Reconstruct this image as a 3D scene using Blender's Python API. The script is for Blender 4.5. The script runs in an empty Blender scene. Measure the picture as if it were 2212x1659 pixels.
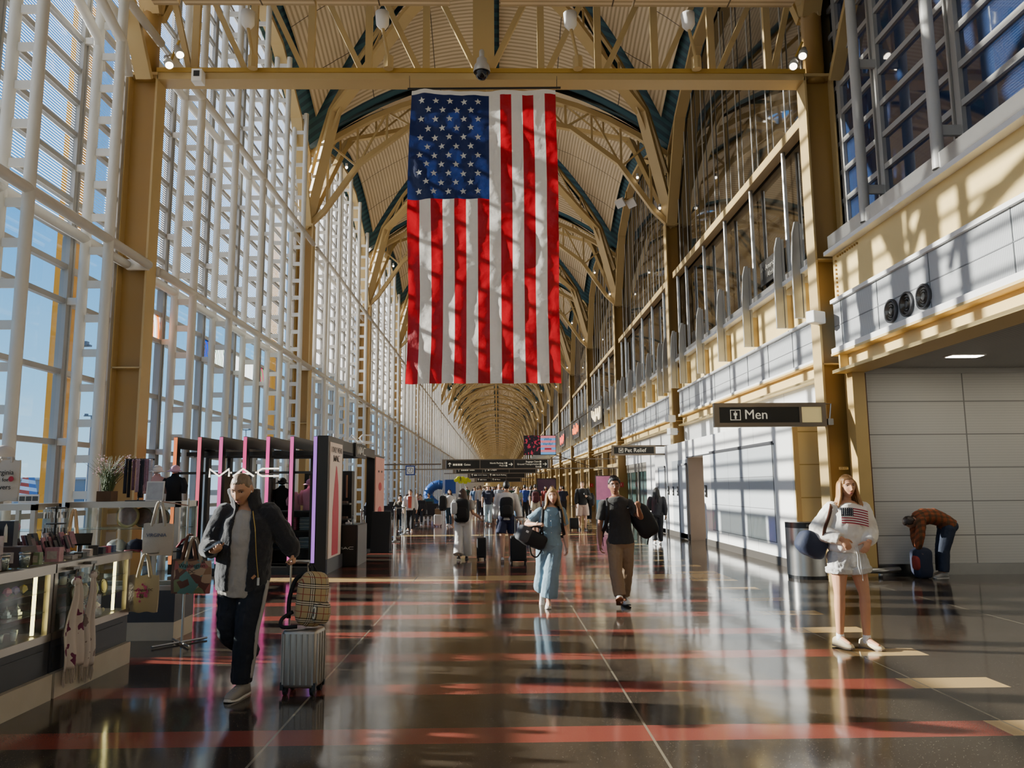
import bpy, math, random
from mathutils import Vector as V, Matrix, noise
PI = math.pi
random.seed(7)
SC = bpy.context.scene
COL = SC.collection

# ------------------------------------------------------------------ helpers
def lin(c):
    if isinstance(c, str) and len(c.lstrip('#')) == 3: c = ''.join(q*2 for q in c.lstrip('#'))
    if isinstance(c, str):
        c = c.lstrip('#'); c = [int(c[i:i+2], 16)/255 for i in (0, 2, 4)]
    return tuple((x/12.92 if x <= .04045 else ((x+.055)/1.055)**2.4) for x in c[:3]) + (1,)

_mats = {}
class NT:
    """tiny node-tree helper"""
    def __init__(s, m): s.m = m; s.t = m.node_tree; s.n = s.t.nodes; s.l = s.t.links
    def add(s, typ, **kw):
        n = s.n.new(typ)
        for k, v in kw.items():
            if k in n.inputs and not hasattr(n, k): n.inputs[k].default_value = v
            else: setattr(n, k, v)
        return n
    def link(s, a, b): s.l.new(a, b)
    def math(s, op, a, b=None, c=None, clamp=False):
        n = s.n.new('ShaderNodeMath'); n.operation = op; n.use_clamp = clamp
        for i, q in enumerate((a, b, c)):
            if q is None: continue
            if isinstance(q, (int, float)): n.inputs[i].default_value = q
            else: s.l.new(q, n.inputs[i])
        return n.outputs[0]
    def mix(s, f, a, b):
        n = s.n.new('ShaderNodeMix'); n.data_type = 'RGBA'
        for i, q in ((0, f), (6, a), (7, b)):
            if isinstance(q, (int, float)): n.inputs[i].default_value = q
            elif isinstance(q, tuple): n.inputs[i].default_value = q
            else: s.l.new(q, n.inputs[i])
        return n.outputs[2]
    def coord(s, which='Object'):
        t = s.n.new('ShaderNodeTexCoord'); sp = s.n.new('ShaderNodeSeparateXYZ'); s.l.new(t.outputs[which], sp.inputs[0])
        return t.outputs[which], sp.outputs[0], sp.outputs[1], sp.outputs[2]
    def noise(s, vec, scale, detail=3, rough=.5):
        n = s.n.new('ShaderNodeTexNoise'); n.inputs['Scale'].default_value = scale; n.inputs['Detail'].default_value = detail
        n.inputs['Roughness'].default_value = rough
        if vec is not None: s.l.new(vec, n.inputs['Vector'])
        return n.outputs[0]
    def bump(s, h, strength=.3, dist=.02):
        b = s.n.new('ShaderNodeBump'); b.inputs['Strength'].default_value = strength; b.inputs['Distance'].default_value = dist
        s.l.new(h, b.inputs['Height']); return b.outputs[0]
    def band(s, x, lo, hi):       # 1 inside lo..hi
        return s.math('MULTIPLY', s.math('GREATER_THAN', x, lo), s.math('LESS_THAN', x, hi))

def newmat(name):
    m = bpy.data.materials.new(name); m.use_nodes = True
    nt = NT(m); b = m.node_tree.nodes['Principled BSDF']
    return m, nt, b

def M(col, rough=.5, metal=0, vary=.08, vs=3., bump=0, bs=40., emis=0, spec=.5, sheen=0, alpha=1, sss=0, coat=0):
    key = (col, rough, metal, vary, vs, bump, bs, emis, spec, sheen, alpha, sss, coat)
    if key in _mats: return _mats[key]
    m, nt, b = newmat('surface')
    c = lin(col)
    co = nt.coord()[0]
    nz = nt.noise(co, vs)
    f = nt.math('MULTIPLY_ADD', nz, vary*2, 1-vary)
    mul = nt.n.new('ShaderNodeVectorMath'); mul.operation = 'SCALE'; mul.inputs[0].default_value = c[:3]; nt.l.new(f, mul.inputs['Scale'])
    nt.l.new(mul.outputs[0], b.inputs['Base Color'])
    b.inputs['Roughness'].default_value = rough; b.inputs['Metallic'].default_value = metal
    b.inputs['Specular IOR Level'].default_value = spec
    if coat: b.inputs['Coat Weight'].default_value = coat
    if sheen: b.inputs['Sheen Weight'].default_value = sheen
    if emis: b.inputs['Emission Color'].default_value = c; b.inputs['Emission Strength'].default_value = emis
    if alpha < 1: b.inputs['Alpha'].default_value = alpha
    if bump: nt.l.new(nt.bump(nt.noise(co, bs, 4), bump, .01), b.inputs['Normal'])
    _mats[key] = m
    return m

class MB:
    def __init__(s): s.v = []; s.f = []; s.mi = []; s.cur = 0
    def mat(s, i): s.cur = i; return s
    def _f(s, faces): s.f += faces; s.mi += [s.cur]*len(faces)
    def add(s, vs, fs):
        o = len(s.v); s.v += [tuple(p) for p in vs]; s._f([tuple(i+o for i in f) for f in fs]); return s
    def box(s, x0, x1, y0, y1, z0, z1):
        return s.add([(x0,y0,z0),(x1,y0,z0),(x1,y1,z0),(x0,y1,z0),(x0,y0,z1),(x1,y0,z1),(x1,y1,z1),(x0,y1,z1)],
                     [(0,3,2,1),(4,5,6,7),(0,1,5,4),(1,2,6,5),(2,3,7,6),(3,0,4,7)])
    def beam(s, p, q, w, h, up=(0,0,1)):   # w: sideways, h: along up
        p = V(p); q = V(q); d = (q-p).normalized(); u = V(up)
        sd = d.cross(u)
        if sd.length < 1e-4: sd = d.cross(V((1,0,0)))
        sd.normalize(); u = sd.cross(d).normalized()
        vs = []
        for c in (p, q):
            for a, b in ((-1,-1),(1,-1),(1,1),(-1,1)): vs.append(c+sd*(a*w/2)+u*(b*h/2))
        return s.add(vs, [(0,1,2,3),(7,6,5,4),(0,4,5,1),(1,5,6,2),(2,6,7,3),(3,7,4,0)])
    def poly(s, pts, w, h, up=(0,0,1)):
        """mitred rectangular bar along a polyline"""
        P = [V(p) for p in pts]; rings = []
        for i, c in enumerate(P):
            d = (P[min(i+1, len(P)-1)]-P[max(i-1, 0)]).normalized()
            sd = d.cross(V(up)).normalized(); u = sd.cross(d).normalized()
            rings.append([c+sd*(a*w/2)+u*(b*h/2) for a, b in ((-1,-1),(1,-1),(1,1),(-1,1))])
        return s.loft(rings)
    def loft(s, rings, cap=True, closed=True):
        n = len(rings[0]); vs = [p for r in rings for p in r]; fs = []
        for i in range(len(rings)-1):
            for j in range(n if closed else n-1):
                a = i*n+j; b = i*n+(j+1) % n
                fs.append((a, b, b+n, a+n))
        if cap and closed:
            fs.append(tuple(range(n-1, -1, -1))); fs.append(tuple(range((len(rings)-1)*n, len(rings)*n)))
        return s.add(vs, fs)
    def tube(s, pts, r, n=8, ry=None, cap=True):
        P = [V(p) for p in pts]; R = r if isinstance(r, (list, tuple)) else [r]*len(P); rings = []; prev = None
        for i, c in enumerate(P):
            d = (P[min(i+1, len(P)-1)]-P[max(i-1, 0)]).normalized()
            if prev is None:
                a = V((0,0,1)) if abs(d.z) < .9 else V((1,0,0))
                sd = d.cross(a).normalized()
            else:
                sd = (prev-d*prev.dot(d))
                sd = sd.normalized() if sd.length > 1e-6 else d.orthogonal().normalized()
            prev = sd; u = sd.cross(d)
            rr = R[i]
            rings.append([c+sd*(math.cos(2*PI*k/n)*rr)+u*(math.sin(2*PI*k/n)*rr) for k in range(n)])
        return s.loft(rings, cap)
    def ring_stack(s, rings, n=20, cap=True):
        """rings: (cx,cy,z,rx,ry[,power]) stacked cross-sections"""
        out = []
        for q in rings:
            cx, cy, z, rx, ry = q[:5]; pw = q[5] if len(q) > 5 else 1.
            r = []
            for k in range(n):
                a = 2*PI*k/n; ca, sa = math.cos(a), math.sin(a)
                r.append((cx+rx*math.copysign(abs(ca)**pw, ca), cy+ry*math.copysign(abs(sa)**pw, sa), z))
            out.append(r)
        return s.loft(out, cap)
    def ell(s, c, rx, ry, rz, n=14, m=9, rot=None):
        c = V(c); vs = [];fs = []
        Rm = rot or Matrix.Identity(3)
        for i in range(m+1):
            t = PI*i/m
            for k in range(n):
                a = 2*PI*k/n
                vs.append(c+Rm @ V((rx*math.sin(t)*math.cos(a), ry*math.sin(t)*math.sin(a), rz*math.cos(t))))
        for i in range(m):
            for k in range(n):
                a = i*n+k; b = i*n+(k+1) % n; fs.append((a, a+n, b+n, b))
        return s.add(vs, fs)
    def lathe(s, prof, c=(0,0,0), n=20, axis='z'):
        vs = []; fs = []
        for r, h in prof:
            for k in range(n):
                a = 2*PI*k/n; x, y = r*math.cos(a), r*math.sin(a)
                p = (x, y, h) if axis == 'z' else ((x, h, y) if axis == 'y' else (h, x, y))
                vs.append((p[0]+c[0], p[1]+c[1], p[2]+c[2]))
        for i in range(len(prof)-1):
            for k in range(n):
                a = i*n+k; b = i*n+(k+1) % n; fs.append((a, b, b+n, a+n))
        return s.add(vs, fs)
    def quad(s, a, b, c, d): return s.add([a, b, c, d], [(0, 1, 2, 3)])
    def sheet(s, fn, nu, nv):
        vs = [fn(i/nu, j/nv) for j in range(nv+1) for i in range(nu+1)]
        fs = [(j*(nu+1)+i, j*(nu+1)+i+1, (j+1)*(nu+1)+i+1, (j+1)*(nu+1)+i) for j in range(nv) for i in range(nu)]
        return s.add(vs, fs)
    def prism(s, outline, axis, a, b):
        """extrude a 2D outline. axis 'x': outline (y,z); 'y': (x,z); 'z': (x,y)"""
        def p(q, t): return (t, q[0], q[1]) if axis == 'x' else ((q[0], t, q[1]) if axis == 'y' else (q[0], q[1], t))
        n = len(outline)
        vs = [p(q, a) for q in outline]+[p(q, b) for q in outline]
        return s.add(vs, [tuple(range(n)), tuple(range(2*n-1, n-1, -1))]+[(i, i+n, (i+1) % n+n, (i+1) % n) for i in range(n)])
    def mesh(s, name, mats, smooth=False, bevel=0):
        me = bpy.data.meshes.new(name); me.from_pydata(s.v, [], s.f)
        mats = mats if isinstance(mats, (list, tuple)) else [mats]
        for m in mats: me.materials.append(m)
        if len(mats) > 1: me.polygons.foreach_set('material_index', s.mi)
        if smooth: me.polygons.foreach_set('use_smooth', [True]*len(s.f))
        me.update()
        return me
    def build(s, name, mats, parent=None, smooth=False, loc=None, rz=0, bevel=0, kind=None, label=None, cat=None, group=None, auto=None):
        me = s.mesh(name, mats, smooth or auto is not None)
        if auto is not None: me.set_sharp_from_angle(angle=math.radians(auto))
        o = bpy.data.objects.new(name, me); COL.objects.link(o)
        if parent: o.parent = parent
        if loc: o.location = loc
        if rz: o.rotation_euler = (0, 0, rz)
        if bevel:
            bm = o.modifiers.new('b', 'BEVEL'); bm.width = bevel; bm.segments = 2; bm.limit_method = 'ANGLE'
        tag(o, label, cat, group, kind)
        return o

def tag(o, label=None, cat=None, group=None, kind=None):
    for k, v in (('label', label), ('category', cat), ('group', group), ('kind', kind)):
        if v: o[k] = v
    return o
def empty(name, loc=(0,0,0), rz=0, label=None, cat=None, group=None, kind=None, parent=None):
    o = bpy.data.objects.new(name, None); COL.objects.link(o); o.location = loc; o.rotation_euler = (0, 0, rz)
    if parent: o.parent = parent
    return tag(o, label, cat, group, kind)
def copy_tree(o, parent=None, loc=None, rz=None, label=None, group=None):
    c = o.copy(); COL.objects.link(c)
    if parent: c.parent = parent
    for ch in o.children: copy_tree(ch, c)
    if loc is not None: c.location = loc
    if rz is not None: c.rotation_euler = (0, 0, rz)
    if label: c['label'] = label
    if group: c['group'] = group
    return c
def text(body, size, mat, loc, rot=(PI/2, 0, 0), parent=None, name='lettering', align='CENTER', ext=.004, shear=0, sx=1, off=0):
    cu = bpy.data.curves.new(name, 'FONT'); cu.body = body; cu.size = size; cu.extrude = ext; cu.align_x = align; cu.align_y = 'CENTER'
    cu.shear = shear; cu.offset = off; cu.materials.append(mat); cu.resolution_u = 3
    tmp = bpy.data.objects.new(name, cu); me = bpy.data.meshes.new_from_object(tmp); bpy.data.objects.remove(tmp); bpy.data.curves.remove(cu)
    if not me.materials: me.materials.append(mat)
    o = bpy.data.objects.new(name, me); COL.objects.link(o); o.location = loc; o.rotation_euler = rot; o.scale = (sx, 1, 1)
    if parent: o.parent = parent
    return o
# ------------------------------------------------------------------ camera
F_PX, CAM_H = 1660., 1.68
YAW, PITCH, ROLL = math.radians(1.0870), math.radians(7.6258), .008
cd = bpy.data.cameras.new('camera'); cam = bpy.data.objects.new('camera', cd); COL.objects.link(cam)
cd.sensor_fit = 'HORIZONTAL'; cd.sensor_width = 36; cd.lens = 36*F_PX/2212; cd.clip_end = 2000
fw = V((math.sin(YAW)*math.cos(PITCH), math.cos(YAW)*math.cos(PITCH), math.sin(PITCH)))
r0 = V((math.cos(YAW), -math.sin(YAW), 0)); u0 = r0.cross(fw)
rr = r0*math.cos(ROLL)-u0*math.sin(ROLL); uu = r0*math.sin(ROLL)+u0*math.cos(ROLL)
cam.matrix_world = Matrix(((rr.x, uu.x, -fw.x, 0), (rr.y, uu.y, -fw.y, 0), (rr.z, uu.z, -fw.z, CAM_H), (0, 0, 0, 1)))
SC.camera = cam

# ------------------------------------------------------------------ light
w = bpy.data.worlds.new('sky'); SC.world = w; w.use_nodes = True
wt = w.node_tree; bg = wt.nodes['Background']
tc = wt.nodes.new('ShaderNodeTexCoord'); sp = wt.nodes.new('ShaderNodeSeparateXYZ'); wt.links.new(tc.outputs['Generated'], sp.inputs[0])
cr = wt.nodes.new('ShaderNodeValToRGB'); wt.links.new(sp.outputs[2], cr.inputs[0])
e = cr.color_ramp.elements
e[0].position = 0; e[0].color = lin('#B4DAF0'); e[1].position = .75; e[1].color = lin('#2A66BC')
q = e.new(.12); q.color = lin('#86C4EE'); q = e.new(.32); q.color = lin('#4F9EE2')
wt.links.new(cr.outputs[0], bg.inputs[0]); bg.inputs[1].default_value = 1.3
SUN = V((1, -.2, -.336)).normalized()
sd = bpy.data.lights.new('sun', 'SUN'); sd.energy = 15; sd.angle = math.radians(.6); sd.color = (1, .94, .85)
so = bpy.data.objects.new('sun', sd); COL.objects.link(so); so.rotation_euler = SUN.to_track_quat('-Z', 'Y').to_euler()
SC.view_settings.view_transform = 'AgX'
SC.view_settings.look = 'None'
SC.view_settings.exposure = .42
cy = SC.cycles
cy.max_bounces = 7; cy.diffuse_bounces = 3; cy.glossy_bounces = 4; cy.transmission_bounces = 4; cy.transparent_max_bounces = 24
cy.caustics_reflective = False; cy.caustics_refractive = False; cy.sample_clamp_indirect = 6
cy.use_denoising = True

# ------------------------------------------------------------------ materials
YEL = M('#BFA36C', .45, vary=.05, vs=1.5)
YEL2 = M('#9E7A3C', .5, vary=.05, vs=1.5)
YELD = M('#B8923A', .45, vary=.05)
YELP = M('#E2C584', .55, vary=.04)
WHT = M('#D6D2C8', .4, vary=.03)
WALLW = M('#EFEEEA', .5, vary=.02)
GRYL = M('#B7B4AE', .45, vary=.04)
FRAME = M('#A9A6A0', .4, vary=.03)
STEEL = M('#A9A7A3', .28, metal=.9, vary=.08, vs=8)
STEELD = M('#6D6B68', .3, metal=.9, vary=.1, vs=8)
CHROME = M('#D0D0D0', .12, metal=1)
BLACK = M('#141414', .4, vary=.15)
BLACKM = M('#0B0B0C', .7, vary=.2)
DGRY = M('#3A3A3D', .5)
WHITE = M('#F2F0EC', .5, vary=.03)
TEAL = None
def wave_mat(name, c1, c2, axis, period, duty=.5, rough=.6, seam=None, bumpy=.6):
    m, nt, b = newmat(name); co, x, y, z = nt.coord()
    a = (x, y, z)[axis]
    fr = nt.math('FRACT', nt.math('MULTIPLY', a, 1/period))
    k = nt.math('LESS_THAN', fr, duty)
    nz = nt.math('MULTIPLY_ADD', nt.noise(co, .8), .3, .85)
    c = nt.mix(k, lin(c1), lin(c2))
    if seam:
        for ax, per, wd in seam:
            s_ = nt.math('LESS_THAN', nt.math('FRACT', nt.math('MULTIPLY', (x, y, z)[ax], 1/per)), wd/per)
            c = nt.mix(s_, c, lin('#5a4a35'))
    mm = nt.n.new('ShaderNodeVectorMath'); mm.operation = 'SCALE'; nt.l.new(c, mm.inputs[0]); nt.l.new(nz, mm.inputs['Scale'])
    nt.l.new(mm.outputs[0], b.inputs['Base Color']); b.inputs['Roughness'].default_value = rough
    return m
TEAL = wave_mat('teal_deck', '#2F5A63', '#1F3F4A', 1, .3, .5)
CEILX = wave_mat('ceiling_panel', '#DCC8A4', '#B59E78', 1, .13, .45, seam=[(0, 2.3, .03)])
CEILY = wave_mat('ceiling_panel', '#DCC8A4', '#B59E78', 0, .13, .45, seam=[(1, 2.1, .03)])
PERF = wave_mat('perforated_panel', '#B9BBBC', '#9EA0A2', 1, .035, .5, .45, seam=None)

def glass_mat(name, tint, refl=.08, frit=0, fcol='#FFFFFF', fz=0, period=.05):
    m, nt, b = newmat(name); nt.n.remove(b)
    out = [n for n in nt.n if n.type == 'OUTPUT_MATERIAL'][0]
    tr = nt.n.new('ShaderNodeBsdfTransparent'); tr.inputs[0].default_value = lin(tint)
    gl = nt.n.new('ShaderNodeBsdfGlossy'); gl.inputs['Roughness'].default_value = .02; gl.inputs[0].default_value = (.9, .9, .9, 1)
    lw = nt.n.new('ShaderNodeLayerWeight'); lw.inputs[0].default_value = .25
    f = nt.math('MULTIPLY_ADD', nt.math('POWER', lw.outputs[1], 3), .5, refl, clamp=True)
    mx = nt.n.new('ShaderNodeMixShader'); nt.l.new(f, mx.inputs[0]); nt.l.new(tr.outputs[0], mx.inputs[1]); nt.l.new(gl.outputs[0], mx.inputs[2])
    last = mx.outputs[0]
    if frit:
        co, x, y, z = nt.coord()
        tl = nt.n.new('ShaderNodeBsdfTranslucent'); tl.inputs[0].default_value = lin(fcol)
        df = nt.n.new('ShaderNodeBsdfDiffuse'); df.inputs[0].default_value = lin(fcol)
        ms = nt.n.new('ShaderNodeMixShader'); ms.inputs[0].default_value = .35; nt.l.new(tl.outputs[0], ms.inputs[1]); nt.l.new(df.outputs[0], ms.inputs[2])
        fr = nt.math('LESS_THAN', nt.math('FRACT', nt.math('MULTIPLY', z, 1/period)), frit)
        k = nt.math('MULTIPLY', fr, nt.math('GREATER_THAN', z, fz))
        m2 = nt.n.new('ShaderNodeMixShader'); nt.l.new(k, m2.inputs[0]); nt.l.new(last, m2.inputs[1]); nt.l.new(ms.outputs[0], m2.inputs[2]); last = m2.outputs[0]
    nt.l.new(last, out.inputs[0])
    return m
GLASS = glass_mat('window_glass', '#F0F6F8', .05, frit=.22, fz=6.1)
GLASSU = glass_mat('window_glass', '#F0F6F8', .05, frit=.6, fz=6.7)
CASEGL = glass_mat('case_glass', '#E4EDEA', .06)
def mirror_mat():
    m, nt, b = newmat('reflective_glass'); co = nt.coord()[0]
    b.inputs['Base Color'].default_value = lin('#2A241B'); b.inputs['Roughness'].default_value = .03
    b.inputs['Specular IOR Level'].default_value = 1; b.inputs['IOR'].default_value = 2.4
    return m
DKGL = mirror_mat()
def blue_glass():
    m, nt, b = newmat('blue_reflective_glass'); co, x, y, z = nt.coord()
    k = nt.math('LESS_THAN', nt.math('FRACT', nt.math('MULTIPLY', z, 25)), .35)
    nt.l.new(nt.mix(k, lin('#1C2C4C'), lin('#2E3F5E')), b.inputs['Base Color'])
    b.inputs['Roughness'].default_value = .04; b.inputs['Specular IOR Level'].default_value = 1; b.inputs['IOR'].default_value = 2.0
    return m
BLUEGL = blue_glass()

# ------------------------------------------------------------------ floor
def floor_mat():
    m, nt, b = newmat('terrazzo'); co, x, y, z = nt.coord()
    base = nt.mix(nt.noise(co, .35, 2), lin('#2E2822'), lin('#4C4338'))
    vor = nt.n.new('ShaderNodeTexVoronoi'); vor.inputs['Scale'].default_value = 75; nt.l.new(co, vor.inputs['Vector'])
    sp_ = nt.math('LESS_THAN', vor.outputs['Distance'], .17)
    sp2 = nt.math('MULTIPLY', sp_, nt.math('GREATER_THAN', nt.noise(co, 60, 1), .56))
    base = nt.mix(sp2, base, lin('#9A8E7C'))
    # repeated red and cream bands across the hall
    PER = 1.222; OFF = 5.36
    fr = nt.math('FRACT', nt.math('MULTIPLY', nt.math('SUBTRACT', y, OFF), 1/PER))
    band = nt.math('LESS_THAN', fr, .275)
    band = nt.math('MULTIPLY', band, nt.math('GREATER_THAN', y, 5.3))
    inx = nt.band(x, -5.1, 4.25)
    cream_x = nt.math('GREATER_THAN', x, 3.45)
    # every seventh bay a wide cream band
    fc = nt.math('FRACT', nt.math('MULTIPLY', nt.math('SUBTRACT', y, 14.3), 1/12.93))
    crm = nt.math('LESS_THAN', fc, .058)
    colb = nt.mix(nt.math('MAXIMUM', cream_x, crm), lin('#86453A'), lin('#CBAA74'))
    fine = nt.math('MULTIPLY_ADD', nt.noise(co, 120, 2), .35, .82)
    mm = nt.n.new('ShaderNodeVectorMath'); mm.operation = 'SCALE'; nt.l.new(colb, mm.inputs[0]); nt.l.new(fine, mm.inputs['Scale'])
    k = nt.math('MULTIPLY', nt.math('MAXIMUM', band, crm), inx)
    c = nt.mix(k, base, mm.outputs[0])
    # brass seams
    sm = None
    for sx in (-1.54, 1.03, 3.58, 6.3, -4.1):
        q = nt.band(x, sx-.009, sx+.009); sm = q if sm is None else nt.math('MAXIMUM', sm, q)
    c = nt.mix(nt.math('MULTIPLY', sm, .75), c, lin('#8F8672'))
    nt.l.new(c, b.inputs['Base Color'])
    r = nt.math('MULTIPLY_ADD', nt.noise(co, 1.2, 3), .07, .07)
    nt.l.new(r, b.inputs['Roughness'])
    b.inputs['Specular IOR Level'].default_value = .5; b.inputs['IOR'].default_value = 1.45
    # gentle waviness that stretches reflections
    mp = nt.n.new('ShaderNodeMapping'); mp.inputs['Scale'].default_value = (1, .8, 1); nt.l.new(co, mp.inputs[0])
    nt.l.new(nt.bump(nt.noise(mp.outputs[0], 2.2, 2), .22, .01), b.inputs['Normal'])
    return m
X0 = -.25; XL, XR = -7.1, 6.6
D0, BAY = 14.83, 12.93
NB = 28
b_ = MB(); b_.box(-8.2, 14, -30, 400, -.2, 0); b_.build('floor', floor_mat(), kind='structure')

# ------------------------------------------------------------------ columns
def make_column(zt=11.35):
    m = MB()
    for s in (-1, 1): m.box(s*.28-.02, s*.28+.02, -.2, .2, 0, zt)
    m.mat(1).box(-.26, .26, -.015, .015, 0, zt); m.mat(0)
    m.box(-.3, .3, -.22, .22, zt, zt+.06)
    for z in (4.0, 6.1):
        m.box(-.28, .28, -.2, .2, z-.012, z+.012)
    return m.mesh('column', [YEL, YEL2])
me_col = make_column(); me_col1 = make_column(9.95)
FLR_COLS = []
for k in range(-2, NB+1):
    for x, side in ((XL, 'window'), (XR, 'shop')):
        me = me_col1 if k == 0 else me_col
        o = bpy.data.objects.new('column', me); COL.objects.link(o); o.location = (x, D0+k*BAY, 0)
        o['kind'] = 'structure'; o['group'] = 'yellow steel columns along the hall'
        if k == 0:   # above the flat truss the front columns go on as a round post
            m = MB(); m.tube([(x, D0, 9.9), (x, D0, 15)], .2, 16)
            pp = m.build('upper_post', YEL2, smooth=True, kind='structure')

# ------------------------------------------------------------------ left window wall, one window per bay
ZS = [.15, 1.28, 2.49, 3.68, 4.9]+[5.5+.6*i for i in range(18)]
LY = [1.95+2.3*k for k in range(5)]
def top_z(y):   # roof height at the wall, y local 0..BAY
    v = (y-BAY/2)/(BAY/2)
    return 16.25-2.0*v*v
XG = -7.45
wf = MB()
for y in [.25]+LY+[BAY-.25]:
    zt = top_z(y)
    wf.box(XG-.07, XG+.07, y-.05, y+.05, 0, zt)
    if y in LY: wf.box(XG-.02, XG+.09, y+.055, y+.1, 0, zt)
for z in ZS:
    # clip to the arch
    if z < top_z(0): a, b2 = 0, BAY
    else:
        v = math.sqrt(max(0, (16.25-z)/2)); a, b2 = BAY/2*(1-v), BAY/2*(1+v)
    if z < 16: wf.box(XG-.05, XG+.05, a, b2, z-.045, z+.045)
wf_me = wf.mesh('window_frame', FRAME)
gl = MB()
n = 12
for i in range(n):
    ya, yb = BAY*i/n, BAY*(i+1)/n
    gl.quad((XG, ya, 0), (XG, yb, 0), (XG, yb, top_z(yb)), (XG, ya, top_z(ya)))
gl_me = gl.mesh('window_glass', GLASSU); gl_me0 = gl.mesh('window_glass', GLASS)
wn = 0
for k in range(-3, NB):
    wn += 1
    e_ = empty('window_%d' % wn, (0, D0+k*BAY, 0), kind='structure')
    for nm, me in (('window_frame', wf_me), ('window_glass', gl_me if k >= 1 else gl_me0)):
        o = bpy.data.objects.new(nm, me); COL.objects.link(o); o.parent = e_

# lattice posts: two pipes joined by flat plates
def lattice_mesh(yl):
    zt = top_z(yl)-.3; m = MB()
    m.tube([(0, 0, 0), (0, 0, zt)], .085, 12); m.tube([(-.4, 0, 0), (-.4, 0, zt)], .085, 12)
    z = .4
    while z < zt:
        m.box(-.4, 0, -.02, .02, z-.065, z+.065); z += .6
    for z in (2.49, 4.9, 7.3, 9.7, 12.1):
        if z < zt: m.box(-.68, -.4, -.03, .03, z-.06, z+.06)
    return m.mesh('lattice_post', WHT)
lat = [lattice_mesh(y) for y in LY]
for me in lat:
    me.polygons.foreach_set('use_smooth', [True]*len(me.polygons)); me.set_sharp_from_angle(angle=math.radians(40))
for k in range(-3, NB):
    for j, y in enumerate(LY):
        o = bpy.data.objects.new('lattice_column', lat[j]); COL.objects.link(o); o.location = (-6.75, D0+k*BAY+y, 0)
        o['kind'] = 'structure'; o['group'] = 'white lattice posts before the windows'
# horizontal double pipes
def rail_mesh():
    m = MB()
    for z in (6.0, 10.6):
        for x in (0, -.4):
            m.tube([(x, .25, z), (x, BAY-.25, z)], .085, 12)
    m.box(-.4, 0, .2, .3, 5.9, 6.1); m.box(-.4, 0, BAY-.3, BAY-.2, 5.9, 6.1)
    return m.mesh('pipe_rail', WHT, True)
rm = rail_mesh()
for k in range(-3, NB):
    o = bpy.data.objects.new('pipe_beam', rm); COL.objects.link(o); o.location = (-6.75, D0+k*BAY, 0); o['kind'] = 'structure'
    o['group'] = 'white double pipe rails across the windows'
# outer orange posts beyond the glass beside each column
orp = MB(); orp.box(-.15, .15, -.2, .2, 0, 11); orp_me = orp.mesh('outer_post', M('#E8A020', .5, vary=.04))
for k in range(-1, NB):
    o = bpy.data.objects.new('outer_column', orp_me); COL.objects.link(o); o.location = (-7.95, D0+k*BAY-.8, 0); o['kind'] = 'structure'

# ------------------------------------------------------------------ roof vaults
HW = 6.85; HB = BAY/2
def dome(u, v): return 19.1-2.8*u*u-2.0*v*v
def dpt(u, v, dz=0): return (X0+u*HW, HB+v*HB, dome(u, v)+dz)
base = MB(); base.sheet(lambda i, j: dpt(-1.06+2.12*i, -1+2*j, .25), 20, 16)
hole = {i for i, f in enumerate(base.f) if sum((base.v[k][0]-X0)**2+(base.v[k][1]-HB)**2 for k in f)/4 < 1.5**2}
base.f = [f for i, f in enumerate(base.f) if i not in hole]; base.mi = base.mi[:len(base.f)]
for r0_, r1_, za, zb in ((1.25, 1.25, 18.6, 19.6), (1.25, 2.1, 19.4, 19.25)):
    pass
base_me = base.mesh('roof_deck', TEAL)
oc = MB(); oc.lathe([(1.15, 18.75), (1.15, 19.5), (2.4, 19.35)], (X0, HB, 0), 32); oc.lathe([(1.15, 18.75), (1.55, 18.8), (1.6, 19.0)], (X0, HB, 0), 32)
oc_me = oc.mesh('skylight_ring', M('#D8D2C2', .5), True)
def sector(side, half=None):
    """beige ceiling panel between two diagonal ribs"""
    m = MB(); g = .075
    def fn(i, j):
        s_ = .18+(.93-.18)*j
        t = -1+2*i if half is None else ((-1+i*(1-.0)) if half < 0 else i)
        lim = max(s_-g, .0)
        if half is not None:
            c = t*lim
            if half > 0: c = .055+(lim-.055)*i if lim > .055 else .055
            else: c = -.055-(lim-.055)*i if lim > .055 else -.055
        else: c = t*lim
        a, b = {'E': (s_, c), 'W': (-s_, c), 'N': (c, s_), 'S': (c, -s_)}[side]
        return dpt(a, b, 0)
    return m.sheet(fn, 10, 10)
pan = []
for s_ in 'EW': pan.append(('ceiling_panel', sector(s_).mesh('ceiling_panel', CEILY, True)))
for s_ in 'NS':
    for h in (1, -1): pan.append(('ceiling_panel', sector(s_, h).mesh('ceiling_panel', CEILX, True)))
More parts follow.
